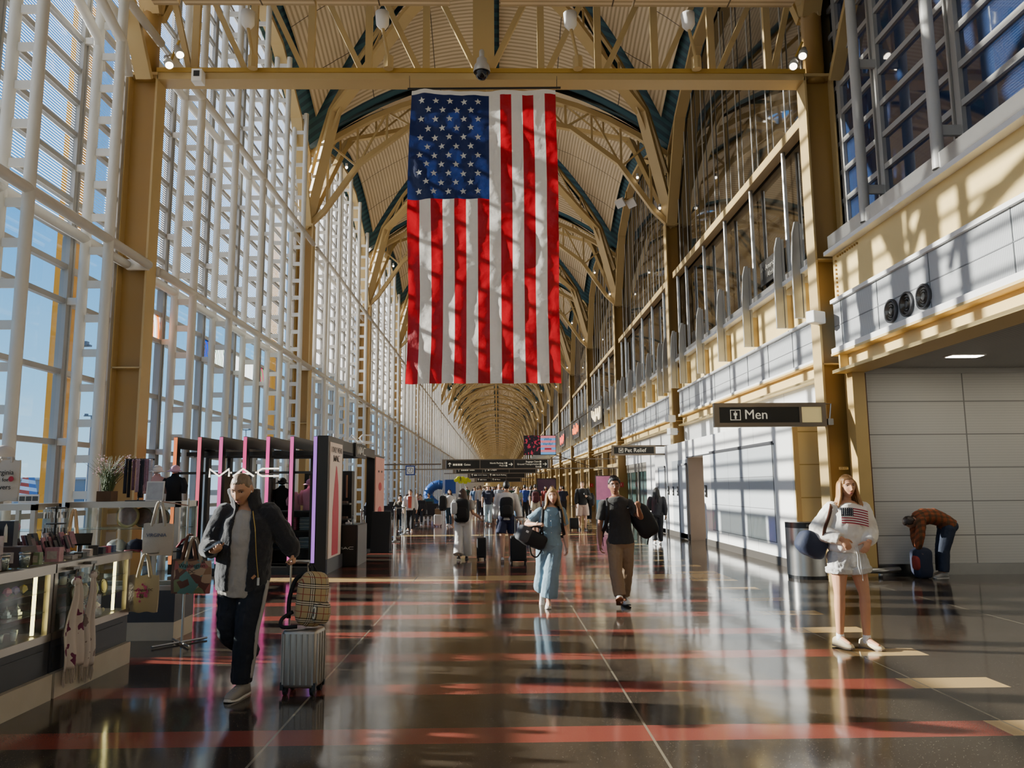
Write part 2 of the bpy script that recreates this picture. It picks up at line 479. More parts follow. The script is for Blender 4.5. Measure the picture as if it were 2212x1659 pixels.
# diagonal ribs: a broad bent plate, a slim upper chord and struts
rib_prof = [(0, 11.35), (1.25, 15.3), (2.15, 15.9), (4.2, 17.35), (6.7, 18.35)]
def rib_mesh(sx, sy):
    m = MB(); d = V((sx*HW, sy*HB, 0)).normalized(); L = math.hypot(HW, HB)
    def P(q, z): return V((0, 0, 0))+d*(q/6.85*L)+V((0, 0, z))
    side = d.cross(V((0, 0, 1)))
    m.poly([P(q, z) for q, z in rib_prof], .40, .16)
    up = []
    for q in (1.0, 2.2, 3.6, 5.0, 6.4):
        u = 1-q/6.85; up.append((q, 19.1-4.8*u*u-.1))
    m.poly([P(0.15, 13.4)]+[P(q, z) for q, z in up], .12, .12)
    lo = dict(rib_prof)
    def zlo(q):
        for (a, za), (b, zb) in zip(rib_prof, rib_prof[1:]):
            if a <= q <= b: return za+(zb-za)*(q-a)/(b-a)
        return 18.35
    for i, (q, z) in enumerate(up):
        m.beam(P(q, zlo(q)), P(q, z), .07, .07)
        if i: m.beam(P(up[i-1][0], zlo(up[i-1][0])), P(q, z), .07, .07)
    return m.mesh('diagonal_rib', YEL)
ribs = {(sx, sy): rib_mesh(sx, sy) for sx in (-1, 1) for sy in (-1, 1)}
# wall arch ribs
def wall_rib():
    m = MB()
    half = [(0.1, 11.35), (1.95, 14.7), (4.5, 15.95), (HB, 16.1)]
    pts = half+[(BAY-q, z) for q, z in reversed(half[:-1])]
    m.poly([(0, q, z) for q, z in pts], .38, .16, up=(0, 0, 1))
    m.poly([(0.0, BAY*i/12, top_z(BAY*i/12)-.1) for i in range(13)], .12, .14)
    return m.mesh('wall_arch_rib', YEL)
wr = wall_rib()
ridge = MB(); ridge.poly([(X0, BAY*i/12, dome(0, -1+i/6)-.35) for i in range(13)], .3, .3)
ridge_me = ridge.mesh('ridge_beam', YEL)
for k in range(-2, NB):
    y = D0+k*BAY
    e_ = empty('ceiling_vault', (0, y, 0), kind='structure')
    o = bpy.data.objects.new('roof_deck', base_me); COL.objects.link(o); o.parent = e_
    o = bpy.data.objects.new('skylight_ring', oc_me); COL.objects.link(o); o.parent = e_
    for nm, me in pan:
        o = bpy.data.objects.new(nm, me); COL.objects.link(o); o.parent = e_
    for (sx, sy), me in ribs.items():
        o = bpy.data.objects.new('diagonal_rib', me); COL.objects.link(o); o.parent = e_
        o.location = (X0-sx*HW, HB-sy*HB, 0)
    for x in (X0-HW+.05, X0+HW-.05):
        o = bpy.data.objects.new('arch_rib', wr); COL.objects.link(o); o.parent = e_; o.location = (x, 0, 0)
    o = bpy.data.objects.new('ridge_beam', ridge_me); COL.objects.link(o); o.parent = e_

# arch trusses across the hall
def arch_truss():
    m = MB(); N = 12
    def topc(x): return 16.75-2.65*(x/6.85)**2
    def botc(x):
        a = abs(x)
        pr = [(0, 15.85), (3.1, 15.25), (4.9, 13.85), (6.2, 11.95), (6.85, 11.3)]
        for (p, zp), (q, zq) in zip(pr, pr[1:]):
            if p <= a <= q: return zp+(zq-zp)*(a-p)/(q-p)
        return 11.3
    xs = [-6.75+13.5*i/N for i in range(N+1)]
    m.poly([(X0+x, 0, topc(x)) for x in xs], .22, .2)
    m.poly([(X0+x, 0, botc(x)) for x in (-6.85, -6.2, -4.9, -3.1, -1.5, 0, 1.5, 3.1, 4.9, 6.2, 6.85)], .2, .18)
    ds = [-6.1, -5, -3.9, -2.9, -1.9, -.95, 0, .95, 1.9, 2.9, 3.9, 5, 6.1]
    for i, x in enumerate(ds):
        m.beam((X0+x, 0, botc(x)), (X0+x, 0, topc(x)), .08, .08)
        if i < len(ds)-1:
            if i % 2: m.beam((X0+x, 0, botc(x)), (X0+ds[i+1], 0, topc(ds[i+1])), .07, .07)
            else: m.beam((X0+x, 0, topc(x)), (X0+ds[i+1], 0, botc(ds[i+1])), .07, .07)
    for s_ in (-1, 1):
        m.beam((X0+s_*6.85, 0, 11.3), (X0+s_*6.85, 0, 14.2), .2, .2)
    return m.mesh('arch_truss', YEL)
at_me = arch_truss()
for k in range(-2, NB+1):
    if k == 0: continue
    o = bpy.data.objects.new('arch_beam', at_me); COL.objects.link(o); o.location = (0, D0+k*BAY, 0); o['kind'] = 'structure'
    o['group'] = 'yellow arched trusses across the hall'
# arms of the front bay springing from the near columns
for x in (XL+.1, XR+.3):
    m = MB(); m.poly([(x, 14.5, 9.8), (x, 13.9, 10.6), (x, 13.0, 11.7), (x, 11.5, 12.6), (x, 8.3, 13.2)], .3, .12)
    m.build('arch_arm', YEL, kind='structure')
for x, pts in ((-7.15, ((13.15, 9.2), (13.0, 9.75), (12.1, 10.1), (10.5, 10.5), (8.3, 11))), (-6.75, ((13.35, 9.2), (13.1, 9.7), (12.1, 10.05), (10.5, 10.5), (8.3, 11)))):
    m = MB(); m.tube([(x, a_, b_) for a_, b_ in pts], .09, 10); m.build('curved_pipe_beam', WHT, smooth=True, kind='structure')
# flat truss in front
m = MB()
zb, zt = 9.98, 12.4
m.box(XL+.28, XR-.28, D0-.2, D0+.2, zb-.11, zb+.03)
m.box(XL+.28, XR-.28, D0-.12, D0+.12, zt-.1, zt+.1)
m.mat(1).box(XL+.28, XR-.28, D0-.23, D0-.2, zb+.03, zb+.12).mat(0)
xs = [X0+1.18*i for i in range(-5, 6)]
for i, x in enumerate(xs):
    if abs(x-X0) < .01: m.box(x-.22, x+.22, D0-.03, D0+.03, zb, zt); continue
    m.beam((x, D0, zb), (x, D0, zt), .14, .1, up=(0, 1, 0))
for i in range(-6, 6):
    if i < 0:   # falls toward the middle
        x0_, x1_ = X0+1.18*i, X0+1.18*(i+1)
        m.beam((max(x0_, XL+.3), D0, zt), (x1_-.06, D0, zb), .11, .1, up=(0, 1, 0))
    else:
        x0_, x1_ = X0+1.18*i, X0+1.18*(i+1)
        m.beam((x0_+.06, D0, zb), (min(x1_, XR-.3), D0, zt), .11, .1, up=(0, 1, 0))
m.build('truss_beam', [YEL, YELD], kind='structure', label='flat yellow lattice truss spanning the hall above the hanging flag', cat='truss')
# soffit panels before the truss
sof = MB()
for x0_, x1_ in ((-6.7, -6.2), (-6.1, -3.55), (-3.5, -.9), (.1, 2.7), (2.75, 5.9)):
    sof.box(x0_, x1_, 12.4, 14.1, 11.12, 11.3)
sof.build('ceiling_soffit', CEILX, kind='structure')
sof = MB(); sof.box(-1, .1, 12.4, 13.8, 11.2, 11.4); sof.build('ceiling_beam', YEL, kind='structure')

# ------------------------------------------------------------------ right side: mezzanine edge, glass, shops
def right_upper():
    P = {}
    m = MB(); m.box(6.66, 6.9, .3, BAY-.3, 3.85, 4.15); m.box(6.5, 6.9, .3, BAY-.3, 3.80, 3.85); m.box(6.5, 6.9, .3, BAY-.3, 4.13, 4.17)
    m.box(6.62, 6.9, .3, BAY-.3, 5.1, 6.1)
    m.box(6.52, 6.7, .3, .7, 4, 6.0) if False else None
    P['yellow_fascia'] = m.mesh('yellow_fascia', YELP)
    m = MB(); m.box(6.56, 6.64, .3, BAY-.3, 4.2, 5.04)
    P['perforated_panel'] = m.mesh('perforated_panel', PERF)
    m = MB()
    for z0, z1 in ((4.17, 4.22), (5.03, 5.09)): m.box(6.5, 6.6, .3, BAY-.3, z0, z1)
    m.mat(1).box(6.548, 6.56, .3, BAY-.3, 4.615, 4.625)
    y = .3+1.55
    while y < BAY-.4:
        m.box(6.545, 6.56, y, y+.015, 4.2, 5.04); y += 1.55
    P['panel_trim'] = m.mesh('panel_trim', [WHITE, M('#7C7E80', .5)])
    m = MB(); m.box(6.42, 6.7, .3, BAY-.3, 6.1, 6.2); m.mat(1).box(6.56, 6.7, .3, BAY-.3, 6.2, 6.42)
    P['sill'] = m.mesh('sill', [WHITE, STEEL])
    return P
RU = right_upper()
def upper_glass():
    m = MB(); n = 12
    for i in range(n):
        ya, yb = BAY*i/n, BAY*(i+1)/n
        m.quad((6.78, yb, 6.2), (6.78, ya, 6.2), (6.78, ya, top_z(ya)), (6.78, yb, top_z(yb)))
    return m.mesh('reflective_glass', DKGL)
ug = upper_glass()
def upper_mull():
    m = MB(); m.box(6.5, 6.74, .2, BAY-.2, 9.28, 9.5)
    m.mat(1)
    for y in [.6]+LY+[BAY-.5]: m.tube([(6.62, y, 6.3), (6.62, y, 9.3)], .05, 8)
    m.mat(2)
    for y in [.9]+[q+d for q in LY for d in (0, 1.15)]: m.tube([(6.72, y, 9.4), (6.72, y, top_z(y)-.4)], .018, 6)
    return m.mesh('mullions', [YEL, STEEL, GRYL])
um = upper_mull()
fin = MB()
fin.prism([(6.44, 5.15), (6.26, 5.15), (6.26, 6.4), (6.30, 7.0), (6.36, 7.25), (6.44, 7.25)], 'y', -.03, .03)
fin.prism([(6.5, 5.15), (6.45, 5.15), (6.45, 7.2), (6.5, 7.2)], 'y', -.05, .05)
fin.mat(1).box(6.5, 6.64, -.04, .04, 5.15, 5.9)
fin_me = fin.mesh('bracket_fin', [M('#B9B9B6', .35, metal=.5), YEL])
for k in range(1-1, NB):
    y = D0+k*BAY
    e_ = empty('wall_mezzanine', (0, y, 0), kind='structure')
    for nm, me in list(RU.items())+[('reflective_glass', ug), ('mullions', um)]:
        o = bpy.data.objects.new(nm, me); COL.objects.link(o); o.parent = e_
    for yy in [.9]+LY+[BAY-.45]:
        o = bpy.data.objects.new('bracket_fin', fin_me); COL.objects.link(o); o.parent = e_; o.location = (0, yy, 0)
# ------------------------------------------------------------------ right side of the front bays
def wall_tex(name, c, lines=None, ribs=None, rough=.5, lc='#8b8985'):
    """panel wall: lines = [(axis, offset, period, width)], ribs=(axis, period)"""
    m, nt, b = newmat(name); co, x, y, z = nt.coord(); A = (x, y, z)
    col = nt.mix(nt.noise(co, .7, 2), tuple(v*.93 if i < 3 else v for i, v in enumerate(lin(c))), lin(c))
    if ribs:
        q = nt.math('LESS_THAN', nt.math('FRACT', nt.math('MULTIPLY', A[ribs[0]], 1/ribs[1])), .3)
        col = nt.mix(nt.math('MULTIPLY', q, .12), col, lin('#444444'))
    for ax, off, per, wd in (lines or []):
        q = nt.math('LESS_THAN', nt.math('FRACT', nt.math('MULTIPLY', nt.math('SUBTRACT', A[ax], off), 1/per)), wd/per)
        col = nt.mix(q, col, lin(lc))
    nt.l.new(col, b.inputs['Base Color']); b.inputs['Roughness'].default_value = rough
    return m
WPAN = wall_tex('white_wall_panel', '#F1F0EC', [(1, 15.5, 2.3, .02)], lc='#A9A9A6')
GPAN = wall_tex('gray_wall_panel', '#B4B9BC', [(1, 16.6, 1.63, .02), (2, .45, .7, .018)], lc='#77797b')
ALC = wall_tex('alcove_panel', '#C9C5BD', [(0, 8.93, 1.93, .025), (2, .71, .63, .02)], ribs=(2, .05), lc='#7d7a74')
YPAN = wall_tex('yellow_wall_panel', '#D2BE8E', [(2, .75, .66, .02)], lc='#9a8247')
ALCC = wave_mat('alcove_ceiling', '#A8A6A2', '#8c8a87', 0, .09, .5)

# window, pipes and curb in the bays right of the front columns
def blue_bay(k):
    y0 = D0+k*BAY
    e_ = empty('window_%d' % (60+k), (0, y0, 0), kind='structure')
    m = MB()
    m.quad((7.0, BAY, 6.0), (7.0, 0, 6.0), (7.0, 0, 15), (7.0, BAY, 15))
    m.build('window_glass', BLUEGL, e_)
    m = MB()
    for y in LY+[.3, BAY-.3]: m.box(6.93, 7.05, y-.07, y+.07, 6.0, 15)
    for y in LY: m.box(6.9, 7.02, y+.09, y+.13, 6, 15)
    for z in [6.7+.6*i for i in range(14)]: m.box(6.94, 7.04, 0, BAY, z-.05, z+.05)
    m.build('window_frame', FRAME, e_)
    for y in LY:
        m = MB(); m.tube([(6.56, y, 6.3), (6.56, y, 14)], .09, 14)
        for z in (6.9, 9.3, 11.7): m.box(6.6, 6.95, y-.03, y+.03, z-.08, z+.08)
        o = m.build('pipe_column', GRYL, auto=40, kind='structure'); o.location.y = y0
    e2 = empty('wall_fascia', (0, y0, 0), kind='structure')
    m = MB(); m.box(6.6, 7.0, .3, BAY-.3, 5.24, 6.12); m.build('yellow_fascia', YELP, e2)
    m = MB(); m.box(6.55, 6.62, .3, BAY-.3, 4.28, 5.16); m.build('perforated_panel', PERF, e2)
    m = MB(); m.box(6.49, 6.62, .3, BAY-.3, 5.16, 5.23); m.box(6.46, 6.62, .3, BAY-.3, 4.17, 4.27); m.box(6.42, 7.0, .3, BAY-.3, 6.12, 6.2)
    m.mat(1).box(6.54, 6.552, .3, BAY-.3, 4.70, 4.715)
    for y in (1.7, 3.6, 5.5, 7.4, 9.3, 10.9, 12.3): m.box(6.54, 6.552, y, y+.014, 4.28, 5.16)
    m.mat(2).box(6.52, 7.0, .3, BAY-.3, 6.2, 6.52)
    m.build('panel_trim', [WHITE, M('#7C7E80', .5), STEEL], e2)
    m = MB(); m.box(6.66, 6.74, .3, BAY-.3, 3.85, 4.17); m.box(6.45, 7.0, .3, BAY-.3, 3.79, 3.85); m.box(6.45, 7.0, .3, BAY-.3, 4.13, 4.17)
    m.box(6.5, 6.66, BAY-.55, BAY-.5, 3.8, 4.15)
    m.build('lower_beam', YELP, e2)
    # bolts near the column
    m = MB()
    for i in range(9): m.lathe([(0, 6.57), (.022, 6.57), (.022, 6.6)], (0, BAY-.45, 5.3+.085*i), 6, 'x')
    for i in range(9): m.lathe([(0, 6.57), (.022, 6.57), (.022, 6.6)], (0, BAY-.55-.1*i, 6.05), 6, 'x')
    m.build('bolt_row', YEL2, e2)
blue_bay(-1); blue_bay(-2); blue_bay(-3)
# three round air outlets in the perforated band
for y in (12.36, 11.87, 11.38):
    t = empty('air_vent', (6.53, y, 4.52), label='', cat='vent', group='three round air outlets in a row')
    t['label'] = {12.36: 'round black louvred air outlet nearest the yellow column', 11.87: 'round black louvred air outlet between the other two', 11.38: 'round black louvred air outlet farthest from the yellow column'}[y]
    m = MB(); m.lathe([(.2, .02), (.2, -.02), (.165, -.03), (.165, .0)], n=28, axis='x'); m.build('rim', DGRY, t, True)
    m = MB(); m.lathe([(0, .0), (.17, .0)], n=28, axis='x')
    m.mat(1)
    for r in (.06, .1, .14): m.lathe([(r, .0), (r+.012, -.022), (r+.02, 0)], n=24, axis='x')
    m.build('louvre', [BLACK, STEELD], t)

# alcove with panel wall facing the hall
m = MB(); m.box(6.95, 13.6, 14.5, 14.7, .2, 3.9); m.build('wall_alcove_north', ALC, kind='structure')
m = MB(); m.box(6.95, 13.6, 14.46, 14.5, 0, .2); m.build('baseboard_alcove', STEELD, kind='structure')
m = MB(); m.box(6.95, 13.6, 14.44, 14.5, 3.78, 3.9); m.build('trim_1', GRYL, kind='structure')
m = MB(); m.box(13.5, 13.7, -12, 14.6, 0, 3.9); m.build('wall_alcove_east', ALC, kind='structure')
m = MB(); m.box(6.74, 13.7, -20, 14.7, 3.88, 4.0); m.build('ceiling_alcove', ALCC, kind='structure')
m = MB(); m.box(6.72, 6.96, 14.3, 14.62, 0, 3.8); m.mat(1).box(6.96, 7.02, 14.38, 14.5, 0, 3.78); m.build('trim_2', [M('#C9A765', .5), M('#5A3418', .5)], kind='structure')
m = MB(); m.box(6.9, 13.6, -12.2, -12, 0, 4); m.build('wall_alcove_south', ALC, kind='structure')
for i, (x, y) in enumerate(((8.1, 13.0), (10.4, 13.0), (8.1, 10.6), (10.4, 10.6))):
    m = MB(); m.box(-.3, .3, -.14, .14, -.02, 0); m.mat(1).box(-.27, .27, -.11, .11, -.024, -.02)
    o = m.build('ceiling_light', [WHITE, M('#FFF6E0', emis=30)], loc=(x, y, 3.88), cat='light',
                label='flush rectangular light panel in the grey alcove ceiling', group='flush lights in the alcove ceiling')

# front white volume with gray inset, restroom opening and doors (bay after the front columns)
m = MB()
XW = 5.95
m.box(XW, 6.9, 24.2, 29.2, .17, 3.08); m.box(XW, 6.9, 15.46, 22.3, .17, 3.08); m.box(XW, 6.9, 22.3, 24.2, 2.54, 3.08)
m.build('wall_restroom', WPAN, kind='structure')
m = MB(); m.box(XW-.012, XW, 16.6, 21.5, .45, 2.57); m.box(XW-.012, XW, 24.25, 26.3, .1, 2.5); m.build('wall_inset_panel', GPAN, kind='structure')
m = MB(); m.box(XW-.03, XW-.01, 16.55, 21.55, 2.57, 2.62); m.box(XW-.02, XW, 16.5, 24.2, 2.54, 2.575); m.build('trim_3', DGRY, kind='structure')
m = MB(); m.box(XW-.02, 6.9, 15.42, 22.3, 0, .17); m.box(XW-.02, 6.9, 24.2, 29.2, 0, .17); m.build('baseboard_restroom', M('#4A4641', .35), kind='structure')
m = MB(); m.box(XW+.02, 6.9, 15.42, 15.46, .17, 3.0)
m.mat(1).box(XW-.005, XW+.1, 15.40, 15.44, .17, 3.08)
m.build('wall_yellow_end', [YPAN, M('#B49A6A', .5)], kind='structure')
m = MB(); m.box(7.4, 7.5, 21, 26, 0, 2.6); m.box(5.97, 7.5, 24.14, 24.19, 0, 2.54); m.box(5.97, 7.5, 22.31, 22.36, 0, 2.54); m.build('wall_restroom_inner', M('#B9AA9A', .6), kind='structure')
for i, y in enumerate((24.75, 27.9)):
    e_ = empty('door_%d' % (i+1), (XW-.02, y, .02), kind='structure')
    m = MB(); m.box(-.0, .03, -.5, .5, 0, 2.3); m.build('door_leaf', M('#C4C9CE', .4), e_)
    m = MB(); m.box(-.03, 0, -.56, -.5, 0, 2.36); m.box(-.03, 0, .5, .56, 0, 2.36); m.box(-.03, 0, -.56, .56, 2.3, 2.36); m.build('door_frame', M('#9B9DA0', .35), e_)
    m = MB(); m.tube([(-.03, -.4, .95), (-.07, -.4, .95), (-.07, -.28, .95)], .012, 6); m.build('door_handle', STEEL, e_)
# small black wall plates
for i, (y, z, h) in enumerate(((22.05, 1.52, .34), (25.5, 1.5, .3), (26.15, 1.5, .3), (26.9, 1.52, .3), (28.6, 1.35, .6))):
    t = empty('wall_sign', (XW-.02, y, z), cat='sign',
              label=['small black restroom plate beside the beige doorway', 'small black plate on grey panel by the grey door', 'second small black plate left of the grey door',
                     'small black plate between the two doors', 'tall narrow black plate on the far white door'][i])
    m = MB(); m.box(-.02, -.012 if i not in (1, 2) else -.008, -.08, .08, -h/2, h/2); m.build('plate', BLACK, t)
    m = MB()
    m.box(-.024, -.02, -.03, .03, .02, .1); m.ell((-.022, 0, .12), .002, .016, .016, 8, 5)
    for q in (-.05, -.08): m.box(-.024, -.02, -.05, .05, q-.008, q+.004)
    m.build('pictogram', WHITE, t)
t = empty('mezzanine_sign', (6.7, 18.15, 6.95), label='dim overhead sign with arrow and American lettering behind the mezzanine glass', cat='sign')
m = MB(); m.box(0, .03, -.75, .75, -.3, .3); m.build('panel', M('#1D1A16', .4), t)
for s_, z_ in (('American', .09), ('Alaska', -.12)): text(s_, .2, M('#8E8A80', .5), (-.008, -.05, z_), (PI/2, 0, -PI/2), t)
m = MB(); m.beam((-.008, .55, -.15), (-.008, .55, .15), .03, .01, up=(1, 0, 0)); m.beam((-.008, .55, .15), (-.008, .63, .05), .03, .01, up=(1, 0, 0)); m.beam((-.008, .55, .15), (-.008, .47, .05), .03, .01, up=(1, 0, 0)); m.build('arrow', M('#8E8A80', .5), t)
t = empty('column_plate', (6.58, 14.6, 1.98), label='tiny printed number plate on the near right column', cat='plate')
m = MB(); m.box(-.09, .09, -.004, .004, -.025, .025); m.build('plate', YEL, t); text('C1-C7', .045, BLACK, (0, -.006, 0), parent=t, ext=.001)
# recessed wall above and beyond
m = MB(); m.box(6.72, 6.9, 15.1, 27.6, 3.0, 3.85); m.box(6.72, 6.9, 27.9, 34.9, 0, 3.85); m.box(6.72, 6.9, 34.9, 40.5, 2.75, 3.85); m.build('wall_east', WPAN, kind='structure')
m = MB(); m.box(6.68, 6.74, 27.9, 34.9, 0, .15); m.build('baseboard_east', M('#4A4641', .35), kind='structure')
# dark glazed lobby opening
e_ = empty('door_3', (6.75, 37.7, 0), kind='structure')
m = MB(); m.box(.0, .06, -2.8, 2.8, 2.35, 2.75); m.box(0, .06, -2.8, -2.6, 0, 2.4); m.box(0, .06, -.6, -.4, 0, 2.4); m.box(0, .06, 1.5, 1.6, 0, 2.4); m.build('door_frame', M('#8B8478', .4), e_)
m = MB(); m.quad((.04, -2.7, 0), (.04, 2.8, 0), (.04, 2.8, 2.4), (.04, -2.7, 2.4)); m.build('door_glass', M('#3D4F4C', .08), e_)

# shop fronts further on: glass with yellow posts and beams
sf = MB()
for z0, z1 in ((2.75, 2.95), (3.7, 3.85)): sf.box(6.62, 6.8, .3, BAY-.3, z0, z1)
for y in (2.2, 4.3, 6.4, 8.5, 10.6): sf.box(6.66, 6.78, y-.05, y+.05, 0, 3.8)
sf.box(6.4, 6.7, 6.2, 6.6, 0, 3.7)
sf_me = sf.mesh('shop_frame', YEL)
sg = MB(); sg.quad((6.76, BAY-.3, 0), (6.76, .3, 0), (6.76, .3, 3.8), (6.76, BAY-.3, 3.8))
def shop_mat():
    m, nt, b = newmat('shop_interior'); co, x, y, z = nt.coord()
    v = nt.n.new('ShaderNodeTexVoronoi'); v.inputs['Scale'].default_value = 1.3; nt.l.new(co, v.inputs['Vector'])
    r = nt.n.new('ShaderNodeValToRGB'); nt.l.new(v.outputs['Color'], r.inputs[0]); q = r.color_ramp.elements
    q[0].color = lin('#1C1A18'); q[1].color = lin('#A58E6A'); w_ = q.new(.5); w_.color = lin('#4A3E30'); w_ = q.new(.8); w_.color = lin('#6F5A40')
    nt.l.new(r.outputs[0], b.inputs['Base Color']); b.inputs['Roughness'].default_value = .08
    nt.l.new(r.outputs[0], b.inputs['Emission Color']); b.inputs['Emission Strength'].default_value = .1
    return m
sg_me = sg.mesh('shop_glass', shop_mat())
for k in range(2, NB):
    e_ = empty('wall_shopfront', (0, D0+k*BAY, 0), kind='structure')
    for nm, me in (('shop_frame', sf_me), ('shop_glass', sg_me)):
        o = bpy.data.objects.new(nm, me); COL.objects.link(o); o.parent = e_
# unseen shell added behind everything so no daylight leaks in from the shop side
m = MB(); m.box(7.0, 7.2, 14.8, 382, 3.9, 17.5); m.build('wall_light_shell_upper', M('#8A7A58', .7), kind='structure')
m = MB(); m.box(7.6, 7.8, 14.9, 382, 0, 4); m.build('wall_light_shell_lower', M('#7A6E58', .7), kind='structure')
m = MB(); m.box(-8, 8, 377.5, 378, 0, 20); m.build('wall_north', M('#D6B774', .7), kind='structure')
m = MB(); m.box(-8, 14, -24.5, -24, 0, 20); m.build('wall_south', M('#B9AE98', .7), kind='structure')
m = MB(); m.box(7.6, 7.8, -24, 14.8, 6, 16); m.build('wall_east_front', M('#20242C', .7), kind='structure')

# ------------------------------------------------------------------ airfield outside
m = MB(); m.box(-900, -8.25, -400, 900, -4.2, -4.0); m.build('ground', M('#8E8C86', .8, vary=.1, vs=.05), kind='structure')
e_ = empty('terminal_building', (-178, 330, -4), label='low grey airport building across the apron seen through the left windows', cat='building')
m = MB(); m.box(-30, 14, -20, 20, 0, 10); m.build('wall', M('#8C9297', .6), e_)
m = MB(); m.box(-31, 15, -21, 21, 10, 10.8); m.build('roof', M('#B9BEC2', .5), e_)
m = MB()
for i in range(9): m.box(-27+4.4*i, -24+4.4*i, -20.2, -20, 2.4, 5.2)
m.build('window', M('#33424F', .15), e_)
# aircraft tail with striped fin
def tail_mat():
    m, nt, b = newmat('striped_tail'); co, x, y, z = nt.coord()
    s_ = nt.math('LESS_THAN', nt.math('FRACT', nt.math('MULTIPLY', nt.math('ADD', z, nt.math('MULTIPLY', x, .15)), 1/2.3)), .5)
    side = nt.math('GREATER_THAN', nt.math('ADD', x, nt.math('MULTIPLY', z, .12)), 1.35)
    c = nt.mix(s_, nt.mix(side, lin('#E9ECEF'), lin('#C9D6E4')), nt.mix(side, lin('#C8442F'), lin('#3F6FA8')))
    nt.l.new(c, b.inputs['Base Color']); b.inputs['Roughness'].default_value = .35
    return m
t = empty('parked_airplane', (-150, 250, -4), label='airliner tail with red, white and blue bands parked outside the left windows', cat='airplane')
m = MB(); m.prism([(-3.2, 3.5), (3.4, 3.5), (1.9, 9.9), (-1.7, 9.9)], 'y', -.2, .2); m.build('tail_fin', tail_mat(), t)
m = MB(); m.tube([(-16, 0, 2.6), (-6, 0, 2.6), (1, 0, 3.1), (4.5, 0, 3.5)], [1.9, 1.9, 1.3, .3], 16); m.build('fuselage', M('#C9CED3', .25, metal=.4), t, True)
m = MB(); m.prism([(-.5, -3), (3, -3.2), (3, 3.2), (-.5, 3)], 'z', 3.4, 3.6); m.build('tailplane', M('#C9CED3', .3), t)
for i, (x, y, h) in enumerate(((-62, 118, 17), (-52.5, 118, 16), (-44, 135, 16), (-33, 60, 17))):
    t = empty('light_mast', (x, y, -4), cat='light mast', group='apron light masts outside', label='tall thin floodlight mast standing on the airfield outside the windows')
    m = MB(); m.tube([(0, 0, 0), (0, 0, h)], [.22, .1], 8); m.build('pole', M('#7F868C', .5), t)
    m = MB(); m.box(-1.1, 1.1, -.15, .15, h-.15, h); m.box(-.9, -.5, -.3, .1, h-.1, h+.25); m.box(.5, .9, -.3, .1, h-.1, h+.25); m.build('lamp_head', M('#6B7176', .5), t)

# coloured art glass in the window band
def art_mat(i):
    m, nt, b = newmat('painted_glass'); co, x, y, z = nt.coord()
    wv = nt.n.new('ShaderNodeTexWave'); wv.wave_type = 'RINGS'; wv.inputs['Scale'].default_value = 1.1; wv.inputs['Distortion'].default_value = 3.5
    nt.l.new(co, wv.inputs['Vector'])
    r = nt.n.new('ShaderNodeValToRGB'); r.color_ramp.interpolation = 'CONSTANT'; nt.l.new(wv.outputs['Fac'], r.inputs[0]); q = r.color_ramp.elements
    pal = [('#F4F2EC', '#E9EEF2', '#D6402A', '#F4F2EC', '#F0A83C'), ('#2F78C8', '#2F78C8', '#D8452F', '#4B9A5A', '#2F78C8'), ('#F4F2EC', '#DDE7EC', '#2B2B2B', '#8FC4A0', '#F4F2EC'),
           ('#F4F2EC', '#F4F2EC', '#DFE6EA', '#BFD6E4', '#F4F2EC'), ('#D9588C', '#7CB46A', '#5A5FB0', '#E9A9C0', '#7CB46A')][i]
    q[0].position = 0; q[0].color = lin(pal[0]); q[1].position = .2; q[1].color = lin(pal[1])
    for p_, c_ in zip((.45, .65, .82), pal[2:]):
        w_ = q.new(p_); w_.color = lin(c_)
    out = [n for n in nt.n if n.type == 'OUTPUT_MATERIAL'][0]
    tl = nt.n.new('ShaderNodeBsdfTranslucent'); tr = nt.n.new('ShaderNodeBsdfTransparent'); nt.l.new(r.outputs[0], tl.inputs[0]); nt.l.new(r.outputs[0], tr.inputs[0])
    mx = nt.n.new('ShaderNodeMixShader'); mx.inputs[0].default_value = .5; nt.l.new(tr.outputs[0], mx.inputs[1]); nt.l.new(tl.outputs[0], mx.inputs[2]); nt.l.new(mx.outputs[0], out.inputs[0])
    return m
ARTM = [art_mat(i) for i in range(5)]
descs = ['white window panel painted with red and orange bands, beside the near yellow column', 'blue painted window panel with a red shape', 'white painted window panel with black and green forms',
         'mostly white painted window panel with pale swirls', 'pink and green painted window panel near the second yellow column']
for i, (y0, y1, z0, z1, mi) in enumerate(((15.1, 16.7, 4.95, 5.45, 0), (19.05, 19.75, 4.95, 5.45, 1), (19.85, 21.2, 4.95, 5.45, 2), (21.35, 23.4, 4.95, 5.45, 3), (23.7, 24.9, 4.95, 5.45, 4))):
    m = MB(); m.box(-.01, .01, 0, y1-y0, 0, z1-z0)
    m.build('painted_glass', ARTM[mi], loc=(XG+.03, y0, z0), cat='painted glass', label=descs[i], kind=None)

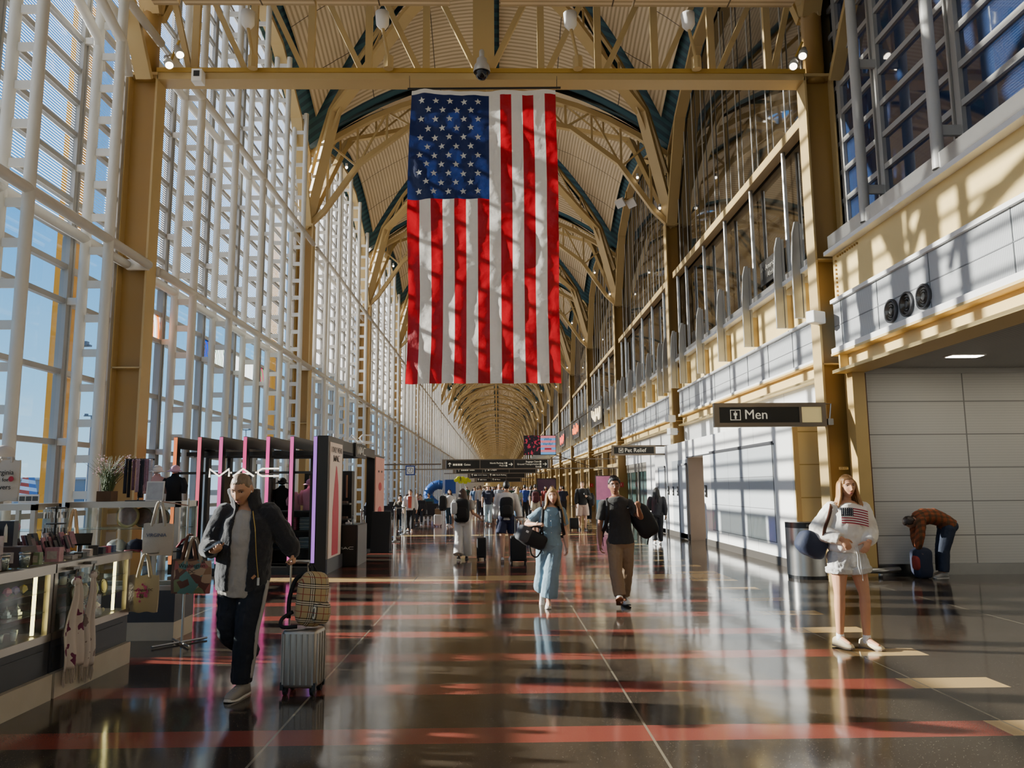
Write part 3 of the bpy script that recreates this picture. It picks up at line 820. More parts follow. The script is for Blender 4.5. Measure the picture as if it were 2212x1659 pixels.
# ------------------------------------------------------------------ overhead signs
SGN = M('#17150F', .45, vary=.1); SGT = M('#F1E8CF', .5, emis=.25)
BRZ = M('#7D7265', .35, metal=.7, vary=.1)
def pict(t, kind, s, loc):
    """little rounded outline box with a pictogram inside, facing the camera"""
    m = MB(); w_ = s/2
    for a, b, c, d in ((-w_, w_, w_-.012, w_), (-w_, w_, -w_, -w_+.012), (-w_, -w_+.012, -w_, w_), (w_-.012, w_, -w_, w_)):
        m.box(a, b, -.004, 0, c, d)
    if kind == 'man':
        m.ell((0, 0, s*.3), s*.07, .004, s*.07, 10, 6); m.box(-s*.12, s*.12, -.004, 0, -s*.03, s*.2); m.box(-s*.08, -s*.01, -.004, 0, -s*.38, -s*.03); m.box(s*.01, s*.08, -.004, 0, -s*.38, -s*.03)
        m.box(-s*.17, -s*.13, -.004, 0, -s*.05, s*.2); m.box(s*.13, s*.17, -.004, 0, -s*.05, s*.2)
    elif kind == 'dog':
        m.box(-s*.22, s*.2, -.004, 0, -s*.02, s*.13); m.box(-s*.22, -s*.15, -.004, 0, -s*.25, 0); m.box(s*.13, s*.2, -.004, 0, -s*.25, 0)
        m.box(s*.13, s*.3, -.004, 0, s*.08, s*.25); m.beam((-s*.2, 0, s*.1), (-s*.34, 0, s*.25), .004, .012)
        m.box(-s*.02, s*.04, -.004, 0, -s*.25, 0)
    elif kind == 'fill':
        m.box(-w_*.6, w_*.6, -.004, 0, -w_*.6, w_*.6)
    return m.build('pictogram', SGT, t, loc=loc)
def arrow(t, loc, d, s):
    m = MB()
    if d == 'up': pts = ((0, -1), (0, 1)); hd = (((0, 1), (-.75, .2)), ((0, 1), (.75, .2)))
    else: pts = ((-1, 0), (1, 0)); hd = (((1, 0), (.2, .75)), ((1, 0), (.2, -.75)))
    for (a, b) in (pts,)+hd: m.beam((a[0]*s, 0, a[1]*s), (b[0]*s, 0, b[1]*s), .005, s*.28, up=(0, 0, 1) if a[0] != b[0] else (1, 0, 0))
    return m.build('arrow', SGT, t, loc=loc)
# Men
t = empty('restroom_sign', (0, 14.62, 2.66), label='long black overhead sign reading Men with a man pictogram', cat='sign')
zc = .36
m = MB(); m.box(4.14, 6.3, -.05, .05, .50, .58); m.box(4.14, 6.3, -.05, .05, .12, .2); m.box(4.14, 4.24, -.045, .045, .2, .5); m.box(5.78, 5.83, -.045, .045, .2, .5); m.box(6.22, 6.3, -.045, .045, .2, .5); m.build('frame', BRZ, t)
m = MB(); m.box(4.24, 5.78, -.035, .035, .2, .5); m.build('panel', SGN, t)
m = MB(); m.box(5.83, 6.22, -.02, .02, .2, .5); m.build('lit_panel', M('#E6CF8E', .4, emis=.25), t)
pict(t, 'man', .2, (4.55, -.04, zc-.01)); text('Men', .26, SGT, (4.72, -.04, zc-.01), parent=t, align='LEFT')
m = MB(); m.tube([(6.3, 0, .56), (6.42, 0, .56), (6.38, 0, .25)], .014, 6); m.box(6.33, 6.43, -.05, .05, .15, .27); m.build('bracket', STEEL, t)
# Pet Relief
t = empty('pet_relief_sign', (0, 27.4, 2.66), label='black overhead sign reading Pet Relief with a dog pictogram', cat='sign')
x0_, x1_ = 4.05, 5.62
m = MB(); m.box(x0_, x1_, -.05, .05, .40, .46); m.box(x0_, x1_, -.05, .05, .1, .16); m.box(x0_, x0_+.08, -.045, .045, .16, .4); m.box(x1_-.06, x1_, -.045, .045, .16, .4); m.build('frame', BRZ, t)
m = MB(); m.box(x0_+.08, x1_-.06, -.035, .035, .16, .4); m.build('panel', SGN, t)
pict(t, 'dog', .16, (x0_+.33, -.04, .28)); text('Pet Relief', .2, SGT, (x0_+.46, -.04, .275), parent=t, align='LEFT')
m = MB(); m.tube([(x1_, 0, .43), (6.35, 0, .43)], .03, 8); m.tube([(x1_, 0, .13), (6.35, 0, .13)], .03, 8); m.build('support_arm', BRZ, t)
# direction sign row
def dirsign(y, xa, xb, panels, label, z0=2.62, h=.46):
    t = empty('direction_sign', (0, y, z0), label=label, cat='sign')
    m = MB(); m.box(XL+.3 if y < 45 else xa-.8, XR-.3 if y < 45 else xb+.8, -.05, .05, -.03, .03); m.box(xa-.2, XR-.3 if y < 45 else xb+.2, -.05, .05, h, h+.05)
    m.box(xa-.2, xa, -.04, .04, 0, h); m.box(xb, xb+.12, -.04, .04, 0, h)
    n = len(panels); w_ = (xb-xa)/n
    for i in range(1, n): m.box(xa+w_*i-.02, xa+w_*i+.02, -.045, .045, 0, h)
    m.build('frame', BRZ, t)
    for i, p in enumerate(panels):
        a = xa+w_*i
        q = MB(); q.box(a+.02, a+w_-.02, -.04, .04, .03, h); q.build('panel', SGN, t)
        if p[0] == 'L':
            arrow(t, (a+.2, -.05, h/2), 'up', .1)
            for j in range(p[2]): pict(t, 'fill', .1, (a+.42+.13*j, -.05, h/2))
            text(p[1], .15, SGT, (a+.42+.13*p[2], -.05, h/2), parent=t, align='LEFT')
        elif p[0] == 'R':
            arrow(t, (a+w_-.18, -.05, h/2), 'right', .1)
            ls = p[1].split('\n')
            for j, s_ in enumerate(ls):
                zz = h/2+(len(ls)-1)*.065-j*.13
                text(s_, .12, SGT, (a+w_-.47, -.05, zz), parent=t, align='RIGHT'); pict(t, 'fill', .085, (a+w_-.4, -.05, zz))
    return t
dirsign(40.4, -2.72, 2.62, [('L', 'Gates', 4), ('R', 'North Parking 2\nMetro'), ('R', 'Baggage Claim\nGround Transportation\nExit')], 'nearest wide black overhead sign listing Gates, Parking, Metro and Baggage Claim')
dirsign(53.2, -2.9, 2.6, [('L', 'Gates', 4), ('L', 'Chapel', 1), ('N',)], 'black overhead direction sign close behind the widest one')
dirsign(66.1, -2.4, 2.3, [('L', 'A B C Gates', 2), ('L', 'South Parking', 2), ('N',)], 'third black overhead direction sign along the hall', 2.45, .5)
dirsign(79, -2.2, 2.3, [('L', 'Gates', 2), ('L', 'Metro', 1), ('N',)], 'fourth and smallest overhead direction sign along the hall', 2.2, .46)
# question mark sign
t = empty('information_sign', (-4.55, 40.2, 2.32), label='square blue and white overhead sign with a question mark', cat='sign')
m = MB(); m.box(-.25, .25, -.03, .03, 0, .5); m.build('panel', M('#23408E', .4), t)
m = MB(); m.box(-.19, .19, -.036, -.03, .06, .44); m.build('white_field', WHITE, t)
m = MB(); m.lathe([(.13, -.04), (.15, -.04), (.15, -.036)], (0, 0, .25), 24, 'y'); m.build('ring', BLACK, t)
text('?', .26, BLACK, (0, -.042, .25), parent=t)
m = MB(); m.tube([(0, 0, .5), (0, 0, .56)], .02, 6); m.tube([(-1.9, 0, .56), (1.6, 0, .56)], .035, 8); m.build('support_arm', BRZ, t)
# video screen
t = empty('video_screen', (2.73, 50, 3.75), label='large hanging video screen with pink and blue striped picture', cat='screen')
m = MB(); m.box(-1.05, 1.05, 0, .12, -.03, 1.24); m.build('housing', BLACK, t)
def scr_mat():
    m, nt, b = newmat('screen_picture'); co, x, y, z = nt.coord()
    s_ = nt.math('LESS_THAN', nt.math('FRACT', nt.math('MULTIPLY', z, 3.3)), .5)
    c = nt.mix(s_, lin('#C9707C'), lin('#5B93C4'))
    dk = nt.mix(nt.math('GREATER_THAN', nt.noise(co, 5, 2), .56), lin('#141018'), lin('#8E2438'))
    c = nt.mix(nt.math('GREATER_THAN', x, .05), dk, c)
    nt.l.new(c, b.inputs['Base Color']); nt.l.new(c, b.inputs['Emission Color']); b.inputs['Emission Strength'].default_value = .8
    return m
m = MB(); m.box(-1.02, 1.02, -.01, 0, 0, 1.21); m.build('display', scr_mat(), t)
for s_, z_, q in (('Why', .98, .26), ('Verify?', .68, .24)): text(s_, q, M('#1B3A63', emis=.1), (.52, -.02, z_), parent=t)
m = MB(); m.box(.3, .75, -.02, -.01, .3, .42); m.build('button', M('#B02A44', emis=.3), t)
m = MB(); m.tube([(.9, .06, 0), (3.3, .06, -.8)], .03, 6); m.tube([(.9, .06, 1.2), (3.3, .06, 2.8)], .03, 6); m.build('support_arm', BRZ, t)
# small script neon signs in the mezzanine frames
for i, (k, c, s_) in enumerate(((2, '#E8D9B0', 'Bistro'), (3, '#F0743A', 'Diner'), (4, '#E8503A', 'Grill'))):
    pass
def neon(k, col, seed, label):
    y0 = D0+k*BAY
    t = empty('neon_sign', (6.2, y0+7.2, 5.45), label=label, cat='neon sign')
    m = MB(); m.box(-.04, .02, -2.6, 2.6, 0, .05); m.box(-.04, .02, -2.6, 2.6, 1.35, 1.4); m.box(-.04, .02, -2.6, -2.54, 0, 1.4); m.box(-.04, .02, 2.54, 2.6, 0, 1.4)
    for y in (-1.3, 0, 1.3): m.box(0, .02, y-.02, y+.02, -.9, 0)
    m.build('frame', STEELD, t)
    m = MB(); m.box(.0, .02, -2.54, 2.54, .05, 1.35); m.build('backing', M('#2B2622', .5), t)
    m = MB(); r = random.Random(seed); pts = []
    for j in range(60):
        a = j/59*PI*9; pts.append((-.06, -2.1+4.2*j/59+.18*math.cos(a), .7+.42*math.sin(a)*(.6+.4*math.sin(j*.7+seed))))
    m.tube(pts, .045, 6); m.build('neon_tube', M(col, emis=2.2), t, True)
neon(2, '#E9D6A8', 1, 'cream looping neon sign on the mezzanine edge, nearest one')
neon(3, '#F0703C', 3, 'orange looping neon sign on the mezzanine edge, middle one')
neon(4, '#E65A4A', 5, 'red looping neon sign on the mezzanine edge, farthest one')

# ------------------------------------------------------------------ fittings on the truss
def spot(loc, label, d=(.3, -.5, -1), n=2):
    t = empty('spotlight', loc, label=label, cat='spotlight')
    m = MB(); m.tube([(0, 0, 0), (.25, -.1, .55)], .025, 8); m.build('arm', YELD, t)
    for i in range(n):
        q = V((.05+.2*i, -.12, .1+.22*i)); dd = V(d).normalized()
        m = MB(); m.tube([q-dd*.14, q-dd*.03, q+dd*.02, q+dd*.16], [.05, .05, .085, .09], 14); h = m.build('lamp_head', GRYL, t, True)
        m = MB(); m.tube([q+dd*.161, q+dd*.166], [.075, .075], 14); m.build('bulb', M('#FFF1D8', emis=8), h)
def floodcup(x, label):
    t = empty('uplight', (x, D0-.38, 10.0), label=label, cat='uplight')
    m = MB(); m.tube([(0, 0, 0), (0, 0, .25)], .1, 8); m.tube([(0, 0, .2), (-.12, 0, .85)], .035, 8); m.tube([(0, 0, .06), (0, .16, .06)], .03, 6); m.build('arm', YEL, t)
    m = MB(); m.tube([(-.12, 0, .85), (-.13, 0, .95), (-.14, 0, 1.2)], [.06, .13, .14], 14); m.build('lamp_head', WHITE, t, True)
spot((-6.55, D0-.35, 10.0), 'pair of small round spotlights on the truss beside the near left column', (.5, -.5, -1))
spot((5.95, D0-.35, 10.0), 'pair of small round spotlights on the truss beside the near right column', (-.4, -.6, -1))
for x, l in ((-4.85, 'white cup uplight on the truss, closest to the left windows'), (-2.15, 'white cup uplight on the truss left of the camera dome'), (1.65, 'white cup uplight on the truss right of the camera dome'), (4.05, 'white cup uplight on the truss nearest the right column')):
    floodcup(x, l)
t = empty('security_camera', (-.28, D0-.45, 10.08), label='grey dome security camera hanging from the middle of the truss', cat='camera')
m = MB(); m.tube([(0, .1, .25), (0, 0, .25), (0, 0, .1)], .05, 10); m.lathe([(.06, .12), (.1, .08), (.11, .0), (.15, -.06), (.17, -.16), (.165, -.2)], n=20); m.build('housing', GRYL, t, True)
m = MB(); m.lathe([(.13, -.2), (.12, -.28), (.07, -.34), (0, -.36)], n=20); m.build('lens_dome', M('#16161A', .08), t, True)
m = MB(); m.box(-.1, .1, -.12, .08, -.14, .12); m.mat(1).box(-.06, .06, -.125, -.12, -.04, .08)
m.build('sensor_box', [WHITE, BLACK], loc=(-5.95, D0-.28, 9.86), cat='sensor', label='small white sensor box under the left end of the truss')
for i, (x, y, z) in enumerate(((6.2, 14.55, 4.9), (6.25, 27.4, 3.6), (6.15, 27.2, 4.05))):
    t = empty('wall_speaker', (x, y, z), rz=.5, cat='speaker', label=['white boxy speaker on the near right column', 'white boxy speaker low on the second right column', 'white boxy speaker above another on the second right column'][i])
    m = MB(); m.box(-.17, .17, -.1, .1, -.12, .12); m.build('box', WHITE, t, bevel=.02)
    m = MB(); m.box(.1, .3, .0, .1, -.03, .03); m.build('bracket', STEELD, t)
for i, (x, y, z) in enumerate(((5.3, 21.0, 16.1), (6.0, 34.0, 14.6))):
    t = empty('floodlight', (x, y, z), cat='floodlight', label=['pair of white square floodlights under the vault nearest the truss', 'pair of white square floodlights under the second vault'][i])
    m = MB(); m.tube([(0, 0, .6), (0, 0, .3), (-.1, 0, .22)], .03, 6); m.tube([(-.35, 0, .22), (.35, 0, .22)], .03, 6); m.build('arm', YEL2, t)
    for dx in (-.26, .26):
        m = MB(); m.beam((dx, .02, .1), (dx-.06, -.16, -.06), .4, .36, up=(0, .5, 1)); m.build('lamp_head', WHITE, t)
# tiny lamps scattered on the arches
lm = MB(); lm.tube([(0, 0, 0), (0, 0, .12)], .05, 8); lm.mat(1).ell((0, 0, -.03), .05, .05, .06, 8, 6)
lm_me = lm.mesh('arch_lamp', [GRYL, M('#FFF2DC', emis=5)])
for k in range(1, 9):
    for x, z in ((-5.6, 13.6), (5.3, 13.2), (6.1, 12.0)):
        o = bpy.data.objects.new('arch_lamp', lm_me); COL.objects.link(o); o.location = (x, D0+k*BAY-.25, z)
        tag(o, 'tiny round lamp clipped to the yellow arches', 'lamp', 'tiny lamps on the arches')

# ------------------------------------------------------------------ hanging flag
def build_flag():
    t = empty('flag', (0, 14.62, 3.65), label='huge American flag hanging upright from the truss', cat='flag')
    W, HT = 2.93, 5.98; xa = -1.72
    def wob(u, v):   # folds
        a = .035*math.sin(u*38+math.sin(v*9)*1.4)*(.35+.65*(1-v)) + .03*math.sin(v*21+u*14+math.sin(u*9)*2)
        return a+.05*noise.noise(V((u*5, v*9, .3)))+.02*noise.noise(V((u*24, v*40, 1.3)))
    def pt(u, v, dy=0):
        edge = (.05 if u < .01 else 0)*0
        x = xa+W*u+(.03*math.sin(v*7)-.05*(1-v))*(1 if u < .5 else -.4)*abs(u-.5)*2
        return (x, wob(u, v)+dy, HT*v)
    def cloth(col, glint=.5):
        m, nt, b = newmat('flag_nylon'); co = nt.coord()[0]
        b.inputs['Base Color'].default_value = lin(col); b.inputs['Roughness'].default_value = .5; b.inputs['Sheen Weight'].default_value = .15
        tl = nt.n.new('ShaderNodeBsdfTranslucent'); tl.inputs[0].default_value = lin(col)
        out = [n for n in nt.n if n.type == 'OUTPUT_MATERIAL'][0]
        mx = nt.n.new('ShaderNodeMixShader'); mx.inputs[0].default_value = .5; nt.l.new(b.outputs[0], mx.inputs[1]); nt.l.new(tl.outputs[0], mx.inputs[2]); nt.l.new(mx.outputs[0], out.inputs[0])
        bn = nt.bump(nt.noise(co, 2.4, 4, .5), .8, .09); nt.l.new(bn, b.inputs['Normal']); nt.l.new(bn, tl.inputs['Normal'])
        return m
    RED, WH, BL = cloth('#B0061C'), cloth('#EAE6DE'), cloth('#182858')
    m = MB(); NV = 150
    ucan = .54
    # stripes: seen from this side the union is at upper left; 13 vertical stripes
    edges = [i/13 for i in range(14)]
    for i in range(13):
        ua, ub = edges[i], edges[i+1]; vtop = .985
        if i < 7: vtop = .617
        mi = 0 if i % 2 == 0 else 1
        m.mat(mi)
        m.sheet(lambda a, b_: pt(ua+(ub-ua)*a, vtop*b_), 6, int(NV*vtop))
    m.mat(2).sheet(lambda a, b_: pt(ucan*a*(7/13/ucan), .617+(.985-.617)*b_), 42, 56)
    m.mat(1).sheet(lambda a, b_: pt(a, .985+.015*b_), 78, 2)
    o = m.build('flag_cloth', [RED, WH, BL], t, True)
    # stars
    sm = MB()
    for r in range(11):
        n_ = 5 if r % 2 == 0 else 4
        for c in range(n_):
            u = (7/13)*((.14+.18*c) if n_ == 5 else (.23+.18*c)); v = .985-(.985-.617)*(.07+.086*r)
            cx, cyy, cz = pt(u, v); R_ = .072; ring = []
            for q in range(10):
                a = PI/2+q*PI/5+.1; rad = R_ if q % 2 == 0 else R_*.42
                px, pz = rad*math.cos(a), rad*math.sin(a)
                yy = pt(u+px/W, v+pz/HT)[1]-.012
                ring.append((cx+px, yy, cz+pz))
            base_i = [(cx, cyy-.012, cz)]+ring
            sm.add(base_i, [(0, q+1, (q+1) % 10+1) for q in range(10)])
    so_ = sm.build('star_field', M('#D9D6CC', .6), o)
    m = MB(); m.tube([(xa-.06, 0, HT+.03), (xa+W+.1, 0, HT+.06)], .022, 8); m.build('pole', BLACK, t)
    m = MB(); m.tube([(xa-.02, 0, HT+.03), (xa-.03, .02, HT+.42)], .006, 5); m.tube([(xa+W+.02, 0, HT+.03), (xa+W+.03, .02, HT+.42)], .006, 5); m.build('hanging_wire', BLACK, t)
build_flag()
# ------------------------------------------------------------------ people
def smooth_path(pts, rad, k=4):
    P = [V(p) for p in pts]; out = []; ro = []
    n = len(P)
    for i in range(n-1):
        p0, p1, p2, p3 = P[max(i-1, 0)], P[i], P[i+1], P[min(i+2, n-1)]
        for j in range(k):
            t = j/k; t2 = t*t; t3 = t2*t
            q = (p1*2+(p2-p0)*t+(p0*2-p1*5+p2*4-p3)*t2+(-p0+p1*3-p2*3+p3)*t3)*.5
            out.append(q); ro.append(rad[i]+(rad[i+1]-rad[i])*t)
    out.append(P[-1]); ro.append(rad[-1])
    return out, ro
def limb(mb, pts, rad, n=12, k=4, end=True):
    p, r = smooth_path(pts, rad, k)
    mb.tube(p, r, n)
    for c, q in ((p[0], r[0]), (p[-1], r[-1]))[:2 if end else 1]: mb.ell(c, q*.99, q*.99, q*.99, n, 6)
def skinmat(c): return M(c, .5, vary=.05, vs=9, sss=0, spec=.4)
def fuse(mb, name, mat, vox, parent=None, disp=0, dscale=.1, smooth_it=2, extra=None):
    o = mb.build(name, mat, parent, True)
    r = o.modifiers.new('r', 'REMESH'); r.mode = 'VOXEL'; r.voxel_size = vox; r.use_smooth_shade = True
    s_ = o.modifiers.new('s', 'SMOOTH'); s_.factor = .5; s_.iterations = smooth_it
    if disp:
        tx = bpy.data.textures.new('folds', 'CLOUDS'); tx.noise_scale = dscale; tx.noise_depth = 2
        d = o.modifiers.new('d', 'DISPLACE'); d.texture = tx; d.strength = disp; d.mid_level = .5; d.texture_coords = 'LOCAL'
    return o
def head_fn(d, wid=1.):
    """radius profile of a head in direction d (x right, -y face, z up)"""
    x, y, z = d
    p = V((x*.074*wid, y*.094, z*.118))
    if p.z < 0:
        t = -p.z/.118
        p.x *= 1-.34*t**1.6
        if y > 0: p.y *= 1-.55*t
        else: p.y *= 1+.02*t
    if y < 0:
        X, Z = p.x, p.z
        def g(cx, cz, sx, sz): return math.exp(-((abs(X)-cx)/sx)**2-((Z-cz)/sz)**2)
        dy = 0
        dy -= .026*g(0, -.034, .013, .013)+.015*g(0, -.012, .009, .02)+.006*g(0, .012, .010, .016)
        dy += .014*g(.031, .010, .016, .012)
        dy -= .006*g(.026, .034, .024, .010)
        dy -= .006*g(0, -.066, .022, .011)
        dy += .004*g(0, -.083, .022, .006)
        dy -= .010*g(0, -.100, .020, .016)
        dy -= .004*g(.042, -.022, .018, .018)
        dy += .004*g(.045, -.06, .016, .02)
        p.y += dy*min(1, -y*2)
    return p
def head_mesh(mb, c, R, s=1., wid=1., n=40, m=34):
    vs = []; fs = []
    for i in range(m+1):
        t = PI*i/m
        for k in range(n):
            a = 2*PI*k/n
            vs.append(V(c)+R @ (head_fn((math.sin(t)*math.sin(a), -math.sin(t)*math.cos(a), math.cos(t)), wid)*s))
    for i in range(m):
        for k in range(n):
            a = i*n+k; b = i*n+(k+1) % n; fs.append((a, a+n, b+n, b))
    mb.add(vs, fs)
    for sx in (-1, 1):   # ears
        mb.ell(V(c)+R @ V((sx*.076*wid*s, .012*s, -.008*s)), .010*s, .018*s, .032*s, 8, 6, R)
def hair_cap(mb, c, R, s, wid, front=.062, side=-.005, back=-.075, h=.012, puff=0, rag=.006, n=40, m=34):
    vs = []; fs = []
    for i in range(m+1):
        t = PI*i/m
        for k in range(n):
            a = 2*PI*k/n
            d = (math.sin(t)*math.sin(a), -math.sin(t)*math.cos(a), math.cos(t))
            p = head_fn(d, wid); fr = -d[1]   # 1 = face
            ang = math.atan2(d[0], -d[1])     # 0 face, +-pi back
            A = abs(ang)
            if A < .75: line = front
            elif A < 1.25: line = front+(side-front)*(A-.75)/.5
            elif A < 1.75: line = side+(side*1.6-side)*(A-1.25)/.5
            else: line = side*1.6+(back-side*1.6)*min(1, (A-1.75)/.7)
            line += .004*math.sin(a*17)
            f = max(-1, min(1, (p.z-line)/.008))
            off = (h+puff*max(0, p.z/.118)) if f > 0 else -.012
            off = off*abs(f)+(.0)*(1-abs(f)) if f > 0 else -.012*min(1, -f+.2)
            off += rag*noise.noise(V(d)*14) if f > 0 else 0
            q = p+V(d)*off
            vs.append(V(c)+R @ (q*s))
    for i in range(m):
        for k in range(n):
            a = i*n+k; b = i*n+(k+1) % n; fs.append((a, a+n, b+n, b))
    mb.add(vs, fs)
def hair_locks(mb, c, R, s, wid, length=.36, face=1.25, n=44, spread=1.0, seed=3, back_only=False, drop=(0, 0, -1), flare=.05):
    r = random.Random(seed)
    for i in range(n):
        a = (face+(2*PI-2*face)*i/(n-1)) if not back_only else (1.6+(2*PI-3.2)*i/(n-1))   # angle from the face
        d = V((math.sin(a)*.93, -math.cos(a)*.93, .38))
        p0 = head_fn(d, wid)*1.08; p1 = head_fn((math.sin(a), -math.cos(a), -.05), wid)*1.2
        out = V((math.sin(a), -math.cos(a), 0))
        L = length*(.8+.3*r.random())
        p2 = V((p1.x, p1.y, -.10))+out*.012
        p00 = head_fn((math.sin(a)*.10, -math.cos(a)*.62, .78), wid)*1.05
        pts = [R @ (q*s)+V(c) for q in (p00, p0, p1, p2)]
        e = pts[-1]
        o2 = R @ out; o2.z = 0
        for j in (1, 2, 3):
            t = j/3
            pts.append(e+V(drop)*(L-.1)*t*s+o2*flare*t*s*(1-.25*t)+V((.010*math.sin(i*1.7+j*2), .010*math.cos(i*2.3+j*1.7), 0)))
        p_, r_ = smooth_path(pts, [.008*s, .015*s, .017*s, .016*s, .015*s, .012*s, .004*s], 3)
        mb.tube(p_, r_, 6)
def hand(mb, w, d, n, s=1., thumb=1, curl=.35, fan=.12, thick=1.):
    """w wrist, d fingers' direction, n palm normal, thumb: side sign along d x n"""
    w = V(w); d = V(d).normalized(); n = (V(n)-d*V(n).dot(d)).normalized(); t = d.cross(n)*thumb
    rings = []
    for u, rx, ry in ((-.015, .024, .019), (.02, .031, .019), (.055, .040, .016), (.085, .041, .013)):
        c = w+d*u*s
        rings.append([c+t*(math.cos(2*PI*k/12)*rx*s)+n*(math.sin(2*PI*k/12)*ry*s*thick) for k in range(12)])
    mb.loft(rings)
    for i, (off, L, r0_) in enumerate(((.030, .068, .0092), (.010, .078, .0095), (-.010, .072, .0092), (-.029, .056, .0082))):
        b = w+d*.080*s+t*off*s; dd = (d+t*(off*fan*8)).normalized(); pts = [b-dd*.02*s, b]; c = 0
        q = b; cc = curl*(1+.06*i)
        for fr_ in (.45, .3, .25):
            c += cc
            dv = (dd*math.cos(c)+n*math.sin(c)); q = q+dv*L*fr_*s; pts.append(q)
        mb.tube(pts, [r0_*s, r0_*s, r0_*.95*s, r0_*.85*s, r0_*.62*s], 8)
        mb.ell(pts[-1], r0_*.62*s, r0_*.62*s, r0_*.62*s, 6, 4)
    b = w+d*.02*s+t*.026*s
    d1 = (d*.62+t*.75+n*.25).normalized(); q1 = b+d1*.042*s
    d2 = (d*.85+t*.35+n*(.25+curl*.5)).normalized(); q2 = q1+d2*.03*s; q3 = q2+(d2+n*curl*.6).normalized()*.024*s
    mb.tube([b, q1, q2, q3], [.015*s, .0115*s, .010*s, .007*s], 8)
    mb.ell(q3, .007*s, .007*s, .007*s, 6, 4)
def shoe(parent, pos, dirv, pitch=0, L=.28, col='#DDD', sole='#EEE', s=1., laces='#888888', det=True):
    """pos: point on the ground below the heel"""
    d = V((dirv[0], dirv[1], 0)).normalized(); rz = math.atan2(d.y, d.x)
    Rm = Matrix.Rotation(rz, 3, 'Z') @ Matrix.Rotation(-pitch, 3, 'Y')
    def put(mb, rings):   # rings (u along, halfwidth, z0, z1)
        out = []
        for u, hw, z0, z1, dx in rings:
            r = []
            for a, b in ((-1, 0), (-.98, .45), (-.8, .85), (-.4, 1), (.4, 1), (.8, .85), (.98, .45), (1, 0)):
                r.append(V(pos)+Rm @ V((u*s, a*hw*s+dx*s, (z0+(z1-z0)*b)*s)))
            out.append(r)
        mb.loft(out)
    m = MB()
    put(m, [(-.035, .020, .02, .06, 0), (-.03, .031, .015, .085, 0), (0, .036, .015, .10, 0), (.05, .036, .015, .105, 0), (.09, .038, .015, .095, 0), (.13, .044, .015, .078, 0), (.18, .048, .015, .062, 0), (.215, .043, .015, .052, 0), (.24, .028, .016, .040, 0), (.248, .010, .02, .03, 0)])
    o = m.build('shoe', M(col, .6, vary=.06, bump=.1), parent, True)
    m = MB()
    put(m, [(-.04, .018, 0, .022, 0), (-.035, .034, 0, .025, 0), (.02, .039, 0, .025, 0), (.1, .042, 0, .025, 0), (.17, .052, 0, .025, 0), (.215, .046, .002, .025, 0), (.245, .03, .005, .025, 0), (.256, .012, .008, .024, 0)])
    m.build('sole', M(sole, .6, vary=.05), o, False)
    if det:
        m = MB()
        for i in range(5):
            u = .085+.022*i; zz = .100-.010*i
            a = V(pos)+Rm @ V((u*s, -.022*s, (zz-.006)*s)); b = V(pos)+Rm @ V((u*s, .022*s, (zz-.006)*s)); c = V(pos)+Rm @ V((u*s, 0, (zz+.004)*s))
            m.tube([a, c, b], .0035*s, 5)
        m.build('laces', M(laces, .7), o)
    return o
